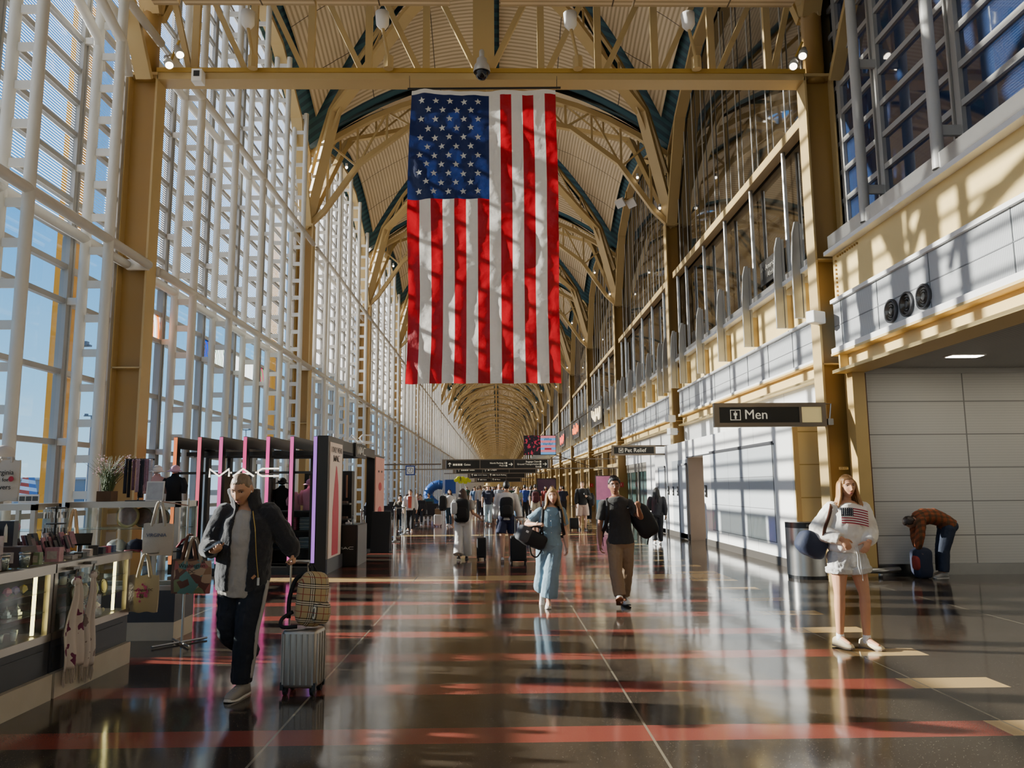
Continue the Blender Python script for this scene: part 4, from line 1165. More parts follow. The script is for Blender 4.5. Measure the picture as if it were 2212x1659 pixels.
def face_parts(body, c, R, s, wid, hairc='#3A2A1E', eye='#4A3426', lips='#A8605A', brow=True, glasses=None, beard=None, smile=0):
    def F(x, z, out=.0):
        # surface point near the front at face coords (x,z)
        zz = max(-1, min(1, z/.118)); k_ = 1-.34*(-zz)**1.6 if zz < 0 else 1
        xx = max(-.95, min(.95, x/(.074*wid*k_)))
        rem = max(.02, 1-zz*zz-0*xx)
        sx = x/(.074*wid*k_)
        q = max(.02, 1-zz*zz-sx*sx)
        p = head_fn((sx, -math.sqrt(q), zz), wid)
        return V(c)+R @ ((p+V((0, -out, 0)))*s)
    for sx in (-1, 1):
        m = MB(); m.ell(F(sx*.031, .009, -.004), .0140*s, .008*s, .0070*s, 10, 6, R); e = m.build('eye', M('#D9D2C8', .3), body, True)
        m = MB(); m.ell(F(sx*.0315, .009, .004), .0062*s, .002*s, .0062*s, 8, 5, R); m.build('iris', M(eye, .25), e, True)
        m = MB(); m.tube([F(sx*.018, .0145, .004), F(sx*.031, .0175, .004), F(sx*.044, .0135, .004)], .0022*s, 5); m.build('eyelash', M('#241A14', .7), e, True)
        if brow:
            m = MB(); m.tube([F(sx*.014, .027, .001), F(sx*.030, .033, .001), F(sx*.047, .027, .001)], [.0028*s, .0038*s, .0015*s], 6); m.build('eyebrow', M(hairc, .8), body, True)
    m = MB()
    m.tube([F(-.024, -.066+smile*.006, .0), F(-.012, -.0635, .002), F(0, -.065, .0025), F(.012, -.0635, .002), F(.024, -.066+smile*.006, .0)], [.0012*s, .0038*s, .0042*s, .0038*s, .0012*s], 6)
    m.tube([F(-.02, -.071, .0), F(0, -.0745, .0025), F(.02, -.071, .0)], [.0015*s, .0052*s, .0015*s], 6)
    m.build('lips', M(lips, .45), body, True)
    m = MB()
    for sx in (-1, 1): m.ell(F(sx*.007, -.044, .004), .0035*s, .003*s, .0022*s, 6, 4, R)
    m.build('nostrils', M('#3A2018', .8), body, True)
    if glasses:
        m = MB()
        for sx in (-1, 1):
            ctr = F(sx*.033, .004, .0)+R @ V((0, -.016*s, 0)); pts = []
            for k in range(13):
                a = 2*PI*k/12; pts.append(ctr+R @ V((math.copysign(abs(math.cos(a))**.7, math.cos(a))*.025*s, 0, math.copysign(abs(math.sin(a))**.7, math.sin(a))*.018*s)))
            m.tube(pts, .0022*s, 5)
            m.tube([ctr+R @ V((sx*.025*s, 0, .006*s)), V(c)+R @ V((sx*.08*wid*s, .01*s, .008*s))], .002*s, 5)
        a = F(-.008, .008)+R @ V((0, -.017*s, 0)); b = F(.008, .008)+R @ V((0, -.017*s, 0)); m.tube([a, b], .002*s, 5)
        m.build('glasses', M(glasses, .3, metal=.3), body, True)
def euler_R(yaw=0, pitch=0, roll=0, back=False):
    """yaw + turns the face to viewer right, pitch + looks down"""
    R = Matrix.Rotation(yaw+(PI if back else 0), 3, 'Z') @ Matrix.Rotation(pitch, 3, 'X') @ Matrix.Rotation(roll, 3, 'Y')
    return R

class Person:
    def __init__(s, base, J, fwd=-1, S=1., skin='#C99A7C', vox=.012, label='', wide=1., group=None):
        s.b = V((base[0], base[1], 0)); s.f = fwd; s.S = S; s.vox = vox; s.skin = skin; s.wide = wide
        s.label = label; s.group = group
        D = dict(pel=(0, 0, .96), wai=(0, 0, 1.08), che=(0, 0, 1.30), nek=(0, .01, 1.50), hed=(0, -.01*-fwd if False else .01*fwd*-1*-1, 1.66),
                 shL=(-.19, 0, 1.44), shR=(.19, 0, 1.44), elL=(-.25, .02, 1.15), elR=(.25, .02, 1.15), wrL=(-.27, .05*fwd, .90), wrR=(.27, .05*fwd, .90),
                 hiL=(-.09, 0, .94), hiR=(.09, 0, .94), knL=(-.10, .02*fwd, .50), knR=(.10, .02*fwd, .50), anL=(-.10, -.02*fwd, .09), anR=(.10, -.02*fwd, .09))
        D = {k: (v[0], v[1], v[2]*S) for k, v in D.items()}
        D.update(J); s.J = {k: V(v) for k, v in D.items()}
        s.root = None
    def p(s, k): return s.J[k]
    def torso(s, mb, grow=0, top=True, hem=None, prof=None, bulk=1., low=None):
        J = s.J; hipv = (J['hiR']-J['hiL']).normalized(); shv = (J['shR']-J['shL']).normalized()
        pr = prof or [(0, .165, .115), (.18, .155, .108), (.36, .135, .10), (.55, .15, .112), (.75, .172, .12), (.9, .165, .105), (1.0, .12, .085), (1.07, .07, .065)]
        pts, _ = smooth_path([J['pel']-(J['wai']-J['pel'])*.35, J['wai'], J['che'], J['nek']], [0]*4, 8)
        N = len(pts)-1; rings = []
        for t, rx, ry in pr:
            if hem is not None and t < hem: continue
            tt = max(0, min(t, 1))*N; i = min(int(tt), N-1); c = pts[i].lerp(pts[i+1], tt-i)
            ax = (pts[i+1]-pts[i]).normalized()
            if t < 0: c = c+ax*t*.6
            if t > 1: c = c+ax*(t-1)*.5
            sv = hipv.lerp(shv, max(0, min(1, t))); sv = (sv-ax*sv.dot(ax)).normalized(); fv = ax.cross(sv)
            rx, ry = (rx*s.wide+grow)*bulk, (ry*s.wide+grow)*bulk
            rings.append([c+sv*(math.cos(2*PI*k/20)*rx)+fv*(math.sin(2*PI*k/20)*ry) for k in range(20)])
        mb.loft(rings)
    def build_body(s, hands=(None, None), head=None, R=None, hs=1., hwid=1., legs=True, fine=None, neck=.052, feet=True):
        J = s.J; m = MB(); w = s.wide
        R = R or euler_R(back=s.f > 0)
        s.R = R; s.hs = hs; s.hwid = hwid
        head_mesh(m, J['hed'], R, hs, hwid)
        hb = J['hed']+R @ V((0, .03, -.05))*hs
        limb(m, [J['nek']-V((0, 0, .04)), J['nek']+V((0, 0, .03)), hb], [neck*1.15, neck*.95, neck*.9], 14)
        s.torso(m)
        for q in 'LR':
            sgn = -1 if q == 'L' else 1
            m.ell(J['sh'+q], .062*w, .06*w, .06*w)
            limb(m, [J['sh'+q], J['sh'+q].lerp(J['el'+q], .4), J['el'+q], J['el'+q].lerp(J['wr'+q], .35), J['wr'+q]], [.055*w, .050*w, .038*w, .040*w, .026], 12)
            h = hands[0 if q == 'L' else 1]
            if h is None:
                d = (J['wr'+q]-J['el'+q]).normalized(); hand(m, J['wr'+q], d+V((0, .15*s.f, -.2)), (-sgn*.8, s.f*-.3, 0), .98, thumb=(-1 if (sgn*s.f) > 0 else 1), curl=.3)
            else: hand(m, J['wr'+q], *h[:2], **h[2])
            if legs:
                m.ell(J['hi'+q]+V((0, .02*-s.f, 0)), .095*w, .10*w, .10*w)
                limb(m, [J['hi'+q], J['hi'+q].lerp(J['kn'+q], .45), J['kn'+q], J['kn'+q].lerp(J['an'+q], .3), J['an'+q]], [.088*w, .080*w, .053*w, .054*w, .034], 14)
                if feet:
                    fd = s.J.get('fd'+q, V((0, s.f, 0))).normalized()
                    limb(m, [J['an'+q]+V((0, 0, -.01)), J['an'+q]+fd*.06+V((0, 0, -.035)), J['an'+q]+fd*.14+V((0, 0, -.055))], [.034, .03, .022], 10)
        o = fuse(m, 'person', skinmat(s.skin), fine or s.vox, None, smooth_it=1)
        o.location = s.b; s.root = o
        tag(o, s.label, 'person', s.group)
        return o
    def top(s, col, sleeve='long', hem=-.02, grow=.018, bulk=1., sl=.05, rough=.8, disp=.012, ds=.07, mat=None, name='shirt', cuff=1., prof=None, bump=.25, vox=None, neck=1.04, open_neck=False):
        m = MB(); J = s.J; w = s.wide
        pr = prof or [(hem, .180, .130), (.08, .172, .125), (.2, .160, .113), (.36, .145, .108), (.55, .158, .118), (.75, .176, .124), (.9, .165, .108), (.99, .11, .085), (neck, .062, .062)]
        s.torso(m, grow=grow, prof=pr, bulk=bulk)
        for q in 'LR':
            a, e, wr = J['sh'+q], J['el'+q], J['wr'+q]
            if sleeve != 'none': m.ell(a, (.062*w+grow*.8), (.06*w+grow*.8), (.056*w+grow*.7))
            if sleeve == 'long': limb(m, [a, a.lerp(e, .45), e, e.lerp(wr, .5), e.lerp(wr, .94)], [.058*w+sl*.35, .054*w+sl*.5, .045*w+sl*.6, .040*w+sl*.55, .030+sl*.3*cuff], end=False)
            elif sleeve == 'short': limb(m, [a, a.lerp(e, .4), a.lerp(e, .72)], [.058*w+sl*.3, .056*w+sl*.4, .058*w+sl*.5], end=False)
        o = fuse(m, name, mat or M(col, rough, vary=.08, bump=bump, bs=60, sheen=.2), vox or s.vox, s.root, disp, ds)
        return o
    def pants(s, col, kind='pants', grow=.014, flare=0, end=.98, rough=.8, disp=.014, ds=.08, mat=None, name='trousers', waist=.2, vox=None):
        m = MB(); J = s.J; w = s.wide
        s.torso(m, grow=grow*.9, prof=[(-.12, .13, .10), (-.02, .172, .122), (.1, .164, .116), (waist, .155, .108)])
        for q in 'LR':
            h, k, a = J['hi'+q], J['kn'+q], J['an'+q]
            m.ell(h+V((0, .02*-s.f, 0)), .10*w+grow, .105*w+grow, .11*w)
            if kind == 'pants': limb(m, [h, h.lerp(k, .45), k, k.lerp(a, .45), k.lerp(a, end)], [.098*w+grow, .088*w+grow+flare*.2, .064*w+grow+flare*.5, .058*w+grow+flare*.9, .046+grow+flare*1.2], end=False)
            else:
                o_ = V(((-1 if q == 'L' else 1)*.035, 0, 0)) if end > .5 else V((0, 0, 0))
                limb(m, [h, h.lerp(k, .45)+o_*.7, h.lerp(k, end)+o_], [.10*w+grow, (.094 if end > .5 else .098)*w+grow+flare*.3, (.084 if end > .5 else .092)*w+grow+flare*(.5 if end > .5 else 1)], end=False)
        return fuse(m, name, mat or M(col, rough, vary=.07, bump=.2, bs=70), vox or s.vox, s.root, disp, ds)
    def hair(s, col, style='short', **kw):
        m = MB(); c = s.J['hed']
        mt = hair_mat(col)
        a = dict(front=.068, side=-.002, back=-.07, h=.010); a.update(kw.pop('cap', {}))
        hair_cap(m, c, s.R, s.hs, s.hwid, **a)
        if style == 'long': hair_locks(m, c, s.R, s.hs, s.hwid, **kw)
        return m.build('hair', mt, s.root, True)
def hair_mat(col):
    key = ('hair', col)
    if key in _mats: return _mats[key]
    m, nt, b = newmat('hair'); co, x, y, z = nt.coord()
    mp = nt.n.new('ShaderNodeMapping'); mp.inputs['Scale'].default_value = (90, 90, 6); nt.l.new(co, mp.inputs[0])
    nz = nt.noise(mp.outputs[0], 1.5, 3); c = lin(col)
    nt.l.new(nt.mix(nz, tuple(q*.45 for q in c[:3])+(1,), tuple(min(1, q*1.5) for q in c[:3])+(1,)), b.inputs['Base Color'])
    b.inputs['Roughness'].default_value = .5; nt.l.new(nt.bump(nz, .5, .005), b.inputs['Normal'])
    _mats[key] = m; return m
# ---- man in front with phone and suitcase
def rel(b, x, z, dy=0): return (x-b[0], dy, z)
# shared strap/bag helpers
def softbox(name, mat, parent, c, sx, sy, sz, R=None, n=4.2, vox=None, disp=.01):
    m = MB(); vs = []; N, Mm = 24, 14
    R = R or Matrix.Identity(3)
    pw = 2/n
    def sp_(a): return math.copysign(abs(a)**pw, a)
    rings = []
    for i in range(Mm+1):
        t = -PI/2+PI*i/Mm
        rings.append([V(c)+R @ V((sx*sp_(math.cos(t))*sp_(math.cos(2*PI*k/N)), sy*sp_(math.cos(t))*sp_(math.sin(2*PI*k/N)), sz*sp_(math.sin(t)))) for k in range(N)])
    m.loft(rings)
    o = m.build(name, mat, parent, True)
    if disp:
        tx = bpy.data.textures.new('folds', 'CLOUDS'); tx.noise_scale = .12
        d = o.modifiers.new('d', 'DISPLACE'); d.texture = tx; d.strength = disp*2; d.texture_coords = 'LOCAL'
    return o
def strap(parent, pts, w=.04, t=.006, mat=BLACKM, name='strap', up=(0, -1, 0)):
    P, _ = smooth_path(pts, [0]*len(pts), 5); m = MB()
    rings = []
    for i, c in enumerate(P):
        d = (P[min(i+1, len(P)-1)]-P[max(i-1, 0)]).normalized(); u = V(up); sd = d.cross(u)
        if sd.length < .05: sd = d.cross(V((1, 0, 0)))
        sd.normalize(); u = sd.cross(d)
        rings.append([c+sd*a*w/2+u*b*t/2 for a, b in ((-1, -1), (1, -1), (1, 1), (-1, 1))])
    m.loft(rings)
    return m.build(name, mat, parent, True)

def suitcase(base, W, D, H_, mat, label, hb=.45, handle_dx=0, rz=0, ribs=True, wheelr=.03, trim=BLACK, hmat=None):
    t = empty('suitcase', base, rz, label=label, cat='suitcase')
    m = MB(); z0 = .055
    m.box(-W/2, W/2, -D/2, D/2, z0, z0+H_)
    sh = m.build('shell', mat, t); bv = sh.modifiers.new('b', 'BEVEL'); bv.width = .035; bv.segments = 4; sh.data.polygons.foreach_set('use_smooth', [True]*len(sh.data.polygons))
    if ribs:
        m = MB(); n = 6
        for i in range(n):
            x = -W/2+W*(i+.5)/n
            m.box(x-.008, x+.008, -D/2-.006, D/2+.006, z0+.035, z0+H_-.035)
        for i in range(4):
            y = -D/2+D*(i+.5)/4; m.box(-W/2-.006, W/2+.006, y-.007, y+.007, z0+.035, z0+H_-.035)
        m.build('rib', mat, t)
    m = MB()
    for x, y in ((-1, -1), (1, -1), (1, 1), (-1, 1)):
        m.box(x*W/2-.03*(x > 0)-.0, x*W/2+.03*(x < 0), y*D/2-.03*(y > 0), y*D/2+.03*(y < 0), z0-.012, z0+.05)
    m.build('corner_guard', trim, t)
    for x, y in ((-1, -1), (1, -1), (1, 1), (-1, 1)):
        m = MB(); cx, cy_ = x*(W/2-.035), y*(D/2-.035)
        m.lathe([(0, -.014), (wheelr, -.014), (wheelr, .014), (0, .014)], (cx, cy_, wheelr), 14, 'x'); m.box(cx-.02, cx+.02, cy_-.02, cy_+.02, wheelr, z0+.005)
        m.build('wheel', BLACKM, t)
    if hb:
        m = MB(); hx = W*.25
        for x in (-hx, hx): m.tube([(handle_dx+x, D/2-.03, z0+H_), (handle_dx+x, D/2-.03, z0+H_+hb)], .009, 8)
        m.tube([(handle_dx-hx-.015, D/2-.03, z0+H_+hb), (handle_dx+hx+.015, D/2-.03, z0+H_+hb)], .015, 8)
        m.build('handle', hmat or M('#8D8A82', .3, metal=.8), t)
    return t

FLC = M('#33332F', .95, vary=.25, vs=60, bump=1., bs=160, sheen=.2)
def fleece():
    m, nt, b = newmat('fleece'); co = nt.coord()[0]
    nz = nt.noise(co, 130, 3)
    nt.l.new(nt.mix(nz, lin('#0C0D10'), lin('#2C2C30')), b.inputs['Base Color']); b.inputs['Roughness'].default_value = .95
    b.inputs['Sheen Weight'].default_value = .3; nt.l.new(nt.bump(nz, .6, .006), b.inputs['Normal']); return m
b = (-2.15, 6.62)
P1 = Person(b, dict(
    pel=rel(b, -2.15, .93, .03), wai=rel(b, -2.14, 1.06, .02), che=rel(b, -2.13, 1.30, .03), nek=rel(b, -2.13, 1.50, .02), hed=rel(b, -2.155, 1.68, -.06),
    shL=rel(b, -2.315, 1.47, .02), shR=rel(b, -1.95, 1.475, .03), elL=rel(b, -2.43, 1.20, .02), wrL=rel(b, -2.345, 1.19, -.20),
    elR=rel(b, -1.80, 1.23, .10), wrR=rel(b, -1.75, 1.135, .12), hiL=rel(b, -2.235, .92, .04), hiR=rel(b, -2.055, .92, .02),
    knL=rel(b, -2.255, .50, .06), anL=rel(b, -2.165, .26, .40), knR=rel(b, -2.085, .50, -.03), anR=rel(b, -2.12, .10, .0),
    fdL=(.0, -.5, -.85), fdR=(-.12, -1, 0)), -1, 1.02, '#BE9072', .008, 'man in dark fleece jacket and navy track trousers looking down at his phone', 1.0)
P1.build_body(hands=((V((.75, -.45, -.1)), V((-.1, -.3, 1)), dict(thumb=-1, curl=.75, s=1.02)), (V((.05, -.15, -1)), V((-.9, -.1, -.1)), dict(thumb=-1, curl=1.1, s=1.05))),
              R=euler_R(yaw=-.12, pitch=.42, roll=.05), hs=1.13, fine=.0065, neck=.062)
P1.hair('#7A6650', 'short', cap=dict(front=.066, side=.02, back=-.03, h=.004))
face_parts(P1.root, P1.J['hed'], P1.R, P1.hs, 1, '#5A4330', lips='#A8706A')
m = MB(); m.ell(P1.J['hed']+P1.R @ V((.083, -.004, -.016)), .007, .009, .012, 8, 6, P1.R); m.build('earbud', WHITE, P1.root, True)
P1.top('#A39C92', 'none', hem=-.12, grow=.026, name='sweatshirt', disp=.02, vox=.01, prof=[(-.13, .165, .125), (-.05, .178, .13), (.18, .172, .128), (.36, .165, .125), (.55, .172, .13), (.75, .18, .13), (.88, .14, .10), (.98, .075, .072), (1.03, .052, .056)])
P1.pants('#10151F', grow=.018, flare=.018, end=.97, name='track_trousers', disp=.02, waist=.05)
# jacket: open front
def jacket(P, col_mat):
    m = MB(); J = P.J
    prof = [(-.06, .205, .165), (.02, .222, .175), (.2, .225, .175), (.45, .228, .175), (.7, .230, .17), (.86, .205, .15), (.97, .135, .12), (1.03, .125, .115), (1.2, .125, .115), (1.36, .132, .12)]
    pts, _ = smooth_path([J['pel']-(J['wai']-J['pel'])*.35, J['wai'], J['che'], J['nek']], [0]*4, 8); N = len(pts)-1
    outer = []; inner = []
    for t, rx, ry in prof:
        tt = min(t, 1)*N; tt = max(tt, 0); i = min(int(tt), N-1); c = pts[i].lerp(pts[i+1], tt-i)
        if t < 0: c = c+V((0, 0, t*.6))
        if t > 1: c = c+V((-.035*(t-1)/.36, .01, (t-1)*.5))
        op = (.36 if t < .9 else .5) if t < 1.1 else .42
        row = []; row2 = []
        K = 26
        for k in range(K+1):
            a = -PI/2+op+(2*PI-2*op)*k/K       # gap centred on the front (-y)
            row.append(c+V((math.cos(a)*rx+ .0, math.sin(a)*ry, 0))); row2.append(c+V((math.cos(a)*(rx-.03), math.sin(a)*(ry-.03), 0)))
        outer.append(row+row2[::-1])
    m.loft(outer)
    for q in 'LR':
        a, e, w_ = J['sh'+q], J['el'+q], J['wr'+q]
        m.ell(a, .095, .09, .085)
        limb(m, [a, a.lerp(e, .45), e, e.lerp(w_, .5), e.lerp(w_, .93)], [.092, .094, .088, .080, .056])
    o = fuse(m, 'jacket', col_mat, .009, P.root, .03, .09, 2)
    return o
jk = jacket(P1, fleece())
m = MB()
zx = [(-2.02, 1.50, -.17), (-2.0, 1.35, -.155), (-1.985, 1.15, -.16), (-1.965, .95, -.145)]
m.tube([V(rel(b, x, z, dy)) for x, z, dy in zx], .0035, 6); m.build('zipper', M('#A78B4A', .3, metal=.8), jk)
m = MB(); m.box(-.008, .008, -.006, .006, -.03, .03); q = m.build('zip_pull', STEEL, jk); q.location = V(rel(b, -1.963, .93, -.15))
# white side stripe and badge
m = MB(); a, c_, d_ = P1.J['hiR'], P1.J['knR'], P1.J['anR']
for pth, r_ in ((((a+V((.118, 0, .0))), a.lerp(c_, .5)+V((.108, -.01, 0)), c_+V((.088, -.01, 0)), c_.lerp(d_, .5)+V((.085, -.01, 0)), d_+V((.08, -.02, .05))), .011),):
    P_, R_ = smooth_path(list(pth), [.012]*5, 4); m.tube(P_, .02, 6)
m.build('side_stripe', M('#A9A39A', .8), P1.root, True)
m = MB(); m.beam(a+V((.03, -.135, .03)), a+V((.055, -.13, .055)), .02, .026, up=(0, -1, 0)); m.build('badge', M('#B07A50', .6), P1.root)
shoe(P1.root, P1.J['anR']+V((.02, .05, -.10)), (-.22, -1, 0), 0, col='#8D867C', sole='#CFC9BE', s=1.08)
shoe(P1.root, P1.J['anL']+V((0, .03, -.03)), (0, -1, 0), 0, col='#8D867C', sole='#CFC9BE', s=1.0) if False else None
# phone held in his hand
t = empty('smartphone', (P1.b.x-.165, P1.b.y-.235, 1.222), label='dark smartphone held in the hand of the man in front', cat='phone'); t.rotation_euler = (.5, .1, -.9)
m = MB(); m.box(-.037, .037, -.075, .075, -.004, .004); m.build('case', BLACK, t, bevel=.003)
m = MB(); m.box(-.033, .033, -.07, .07, .004, .005); m.build('screen', M('#2A3038', .08, emis=.1), t)
# silver ribbed suitcase
ALU = M('#9E968B', .35, metal=.75, vary=.1, vs=6)
sc1 = suitcase((-1.635, 6.70, 0), .30, .24, .47, ALU, 'silver ribbed aluminium cabin suitcase pulled by the man in front', hb=.53, handle_dx=-.09, rz=-.12)
# plaid backpack on top of it
def plaid():
    m, nt, b_ = newmat('plaid'); co, x, y, z = nt.coord()
    base = lin('#B39A6C'); c = base
    def stripes(ax, offs, w_, per, col, c):
        for o_ in offs:
            f = nt.math('FRACT', nt.math('MULTIPLY', nt.math('ADD', ax, o_+10), 1/per)); k = nt.math('LESS_THAN', f, w_/per); c = nt.mix(nt.math('MULTIPLY', k, .85), c, lin(col))
        return c
    xy = nt.math('ADD', x, nt.math('MULTIPLY', y, .9))
    for ax in (xy, z):
        c = stripes(ax, (0, .016, .032), .008, .14, '#1A1714', c)
        c = stripes(ax, (.009, .025), .006, .14, '#E9DDC0', c)
        c = stripes(ax, (.085,), .006, .14, '#8E2E22', c)
    nt.l.new(c, b_.inputs['Base Color']); b_.inputs['Roughness'].default_value = .75; return m
PL = plaid()
t = empty('backpack', (-1.60, 6.66, .53), rz=.25, label='beige tartan backpack with dark straps riding on the silver suitcase', cat='backpack'); t.rotation_euler = (0, .10, .2)
softbox('bag_body', PL, t, (.01, 0, .235), .132, .095, .225, n=3.2, disp=.008)
softbox('front_pocket', PL, t, (.10, -.075, .14), .075, .06, .09, n=3, disp=.004)
strap(t, [(-.05, .05, .44), (-.14, .06, .38), (-.175, .05, .22), (-.16, .03, .06)], .035, .008, BLACKM, 'shoulder_strap')
strap(t, [(-.13, .0, .12), (-.21, -.02, .06), (-.2, -.04, .0), (-.08, -.06, .012)], .03, .008, BLACKM, 'shoulder_strap')
m = MB(); m.tube([(-.03, 0, .45), (-.05, 0, .50), (-.02, 0, .52), (.02, 0, .46)], .008, 6); m.build('carry_loop', BLACKM, t, True)
m = MB(); m.tube([(.03, -.095, .2), (.08, -.135, .215), (.14, -.12, .2), (.165, -.08, .2)], .004, 5); m.build('zipper', M('#3A2A20', .5), t, True)

# ---- woman in pale denim jumpsuit
b = (.70, 11.1)
DEN = M('#7E99A8', .85, vary=.12, vs=14, bump=.3, bs=90)
P2 = Person(b, dict(pel=rel(b, .72, .90), wai=rel(b, .73, 1.0), che=rel(b, .745, 1.19), nek=rel(b, .755, 1.375), hed=rel(b, .775, 1.535, -.02),
    shL=rel(b, .60, 1.325), shR=rel(b, .90, 1.325), elL=rel(b, .40, 1.15, .02), wrL=rel(b, .545, 1.155, -.17), elR=rel(b, .945, 1.06, .02), wrR=rel(b, .965, .83, -.06),
    hiL=rel(b, .645, .86), hiR=rel(b, .80, .86), knL=rel(b, .635, .48, .08), anL=rel(b, .625, .20, .36), knR=rel(b, .74, .46, -.06), anR=rel(b, .70, .10, -.0), fdL=(0, -.4, -.9)),
    -1, .93, '#D8A88A', .01, 'woman in pale denim jumpsuit with a black duffel under her arm', .93)
P2.build_body(hands=((V((.9, -.3, .1)), V((0, .3, -.9)), dict(thumb=1, curl=1.2, s=.95)), (V((.0, -.25, -1)), V((-.8, -.2, 0)), dict(thumb=-1, curl=.45, s=.95))),
              R=euler_R(yaw=-.05, pitch=-.12, roll=-.06), hs=.97, hwid=.98, fine=.0075, neck=.047)
P2.hair('#A8824F', 'long', length=.40, n=46, seed=5, flare=.10, cap=dict(front=.058, side=-.03, back=-.09, h=.014))
face_parts(P2.root, P2.J['hed'], P2.R, P2.hs, .98, '#6A4C30', lips='#A8584E')
P2.top('', 'short', hem=-.02, grow=.018, mat=DEN, name='jumpsuit_top', sl=.05)
P2.pants('', grow=.022, flare=.05, end=.86, mat=DEN, name='jumpsuit_trousers', waist=.3)
m = MB()
nk = P2.J['nek']
for sx in (-1, 1): m.add([nk+V((sx*.012, -.095, -.07)), nk+V((sx*.075, -.07, -.005)), nk+V((sx*.10, -.095, -.05)), nk+V((sx*.06, -.118, -.10))], [(0, 1, 2, 3)])
cl = m.build('collar', DEN, P2.root); sdm = cl.modifiers.new('s', 'SOLIDIFY'); sdm.thickness = .008
m = MB()
for i in range(4): m.ell(V(rel(b, .735+.003*i, 1.28-.08*i, -.158)), .006, .004, .006, 8, 5)
m.build('buttons', WHITE, P2.root, True)
m = MB(); m.box(.045, .125, -.158, -.15, 1.13, 1.215); m.build('chest_pocket', M('#728C9B', .85), P2.root)
shoe(P2.root, P2.J['anR']+V((-.0, .05, -.10)), (-.08, -1, 0), .0, col='#E7E0D6', sole='#D9D0C4', s=.92)
shoe(P2.root, P2.J['anL']+V((0, .0, -.06)), (0, -1, 0), -1.0, col='#E7E0D6', sole='#C9794F', s=.9)
t = empty('backpack', (.755, 11.27, 1.2), label='black backpack on the back of the woman in denim', cat='backpack')
softbox('bag_body', BLACKM, t, (0, .06, -.04), .15, .10, .22)
for sx in (-1, 1): strap(t, [(sx*.10, -.03, .14), (sx*.115, -.2, .185), (sx*.13, -.335, .08), (sx*.145, -.33, -.08), (sx*.175, -.2, -.2), (sx*.15, 0, -.24)], .045, .008, BLACKM, 'shoulder_strap')
t = empty('duffel_bag', (.45, 10.93, .97), label='black duffel bag with grey end carried by the woman in denim', cat='duffel bag'); t.rotation_euler = (0, .42, .15)
softbox('bag_body', BLACKM, t, (0.03, 0, 0), .20, .12, .115, n=4, disp=.012)
softbox('end_panel', M('#4A4B4E', .8, vary=.1), t, (-.12, -.02, .015), .09, .125, .112, n=4.5, disp=.008)
m = MB(); m.box(-.125, -.085, -.146, -.138, .045, .075); m.build('logo_patch', WHITE, t)
strap(t, [(-.10, -.08, .10), (-.02, -.1, .17), (.08, -.08, .17), (.14, -.06, .10)], .024, .006, BLACKM, 'handle')
strap(t, [(.0, -.1, -.09), (.08, -.1, -.2), (.17, -.08, -.2), (.2, -.05, -.05)], .02, .006, BLACKM, 'shoulder_strap')

# ---- man in dark T-shirt and khaki trousers
b = (1.72, 11.12)
P3 = Person(b, dict(pel=rel(b, 1.74, .93), wai=rel(b, 1.735, 1.06), che=rel(b, 1.71, 1.29), nek=rel(b, 1.685, 1.51), hed=rel(b, 1.665, 1.685, -.02),
    shL=rel(b, 1.505, 1.42), shR=rel(b, 1.87, 1.43), elL=rel(b, 1.455, 1.12, .03), wrL=rel(b, 1.44, .86, -.06), elR=rel(b, 2.01, 1.24, -.14), wrR=rel(b, 1.955, 1.37, -.30),
    hiL=rel(b, 1.655, .88), hiR=rel(b, 1.825, .88), knL=rel(b, 1.645, .49, -.12), anL=rel(b, 1.68, .16, -.22), knR=rel(b, 1.825, .47, .06), anR=rel(b, 1.79, .12, .16)),
    -1, 1.0, '#8F6248', .01, 'dark haired man in glasses, charcoal T-shirt and khaki trousers', 1.0)
P3.build_body(hands=((V((.05, -.2, -1)), V((.8, -.2, 0)), dict(thumb=1, curl=.5)), (V((-.15, -.2, .9)), V((-.5, .7, 0)), dict(thumb=-1, curl=1.25))),
              R=euler_R(yaw=-.03, pitch=-.05), hs=1.04, fine=.0075, neck=.058)
P3.hair('#17130F', 'short', cap=dict(front=.064, side=.015, back=-.045, h=.010, puff=.016, rag=.014))
face_parts(P3.root, P3.J['hed'], P3.R, P3.hs, 1, '#15110D', eye='#241810', lips='#7A4A3C', glasses='#2A2420')
P3.top('#2B2A27', 'short', hem=-.03, grow=.02, sl=.045, rough=.9, name='t_shirt')
P3.pants('#8A7358', grow=.016, flare=.02, end=.97, name='khaki_trousers', disp=.02, waist=.12)
shoe(P3.root, P3.J['anR']+V((0, .04, -.11)), (.12, -1, 0), 0, col='#D9D7D4', sole='#3A3A3A', s=1.05)
shoe(P3.root, P3.J['anL']+V((-.01, .05, -.11)), (-.1, -1, 0), .45, col='#D9D5CE', sole='#9A6A48', s=1.05)
t = empty('shoulder_bag', (2.08, 11.2, 1.2), label='large black bag slung over the shoulder of the man in glasses', cat='bag'); t.rotation_euler = (0, -.5, 0)
softbox('bag_body', BLACKM, t, (0.0, 0, -.02), .16, .12, .25, n=3.4, disp=.02)
strap(t, [(0, 0, .2), (-.1, -.1, .3), (-.12, -.25, .26)], .05, .008, BLACKM, 'handle')
strap(t, [(-.05, 0, -.26), (-.12, 0, -.34)], .02, .005, BLACKM, 'strap_end')
t = empty('backpack', (1.70, 11.3, 1.25), label='dark backpack on the back of the man in glasses', cat='backpack')
softbox('bag_body', BLACKM, t, (0, .07, -.05), .15, .09, .22)
strap(t, [(-.10, -.05, .2), (-.135, -.2, .24), (-.155, -.36, .1), (-.175, -.33, -.08), (-.215, -.16, -.24), (-.2, -.06, -.30)], .05, .008, BLACKM, 'shoulder_strap')
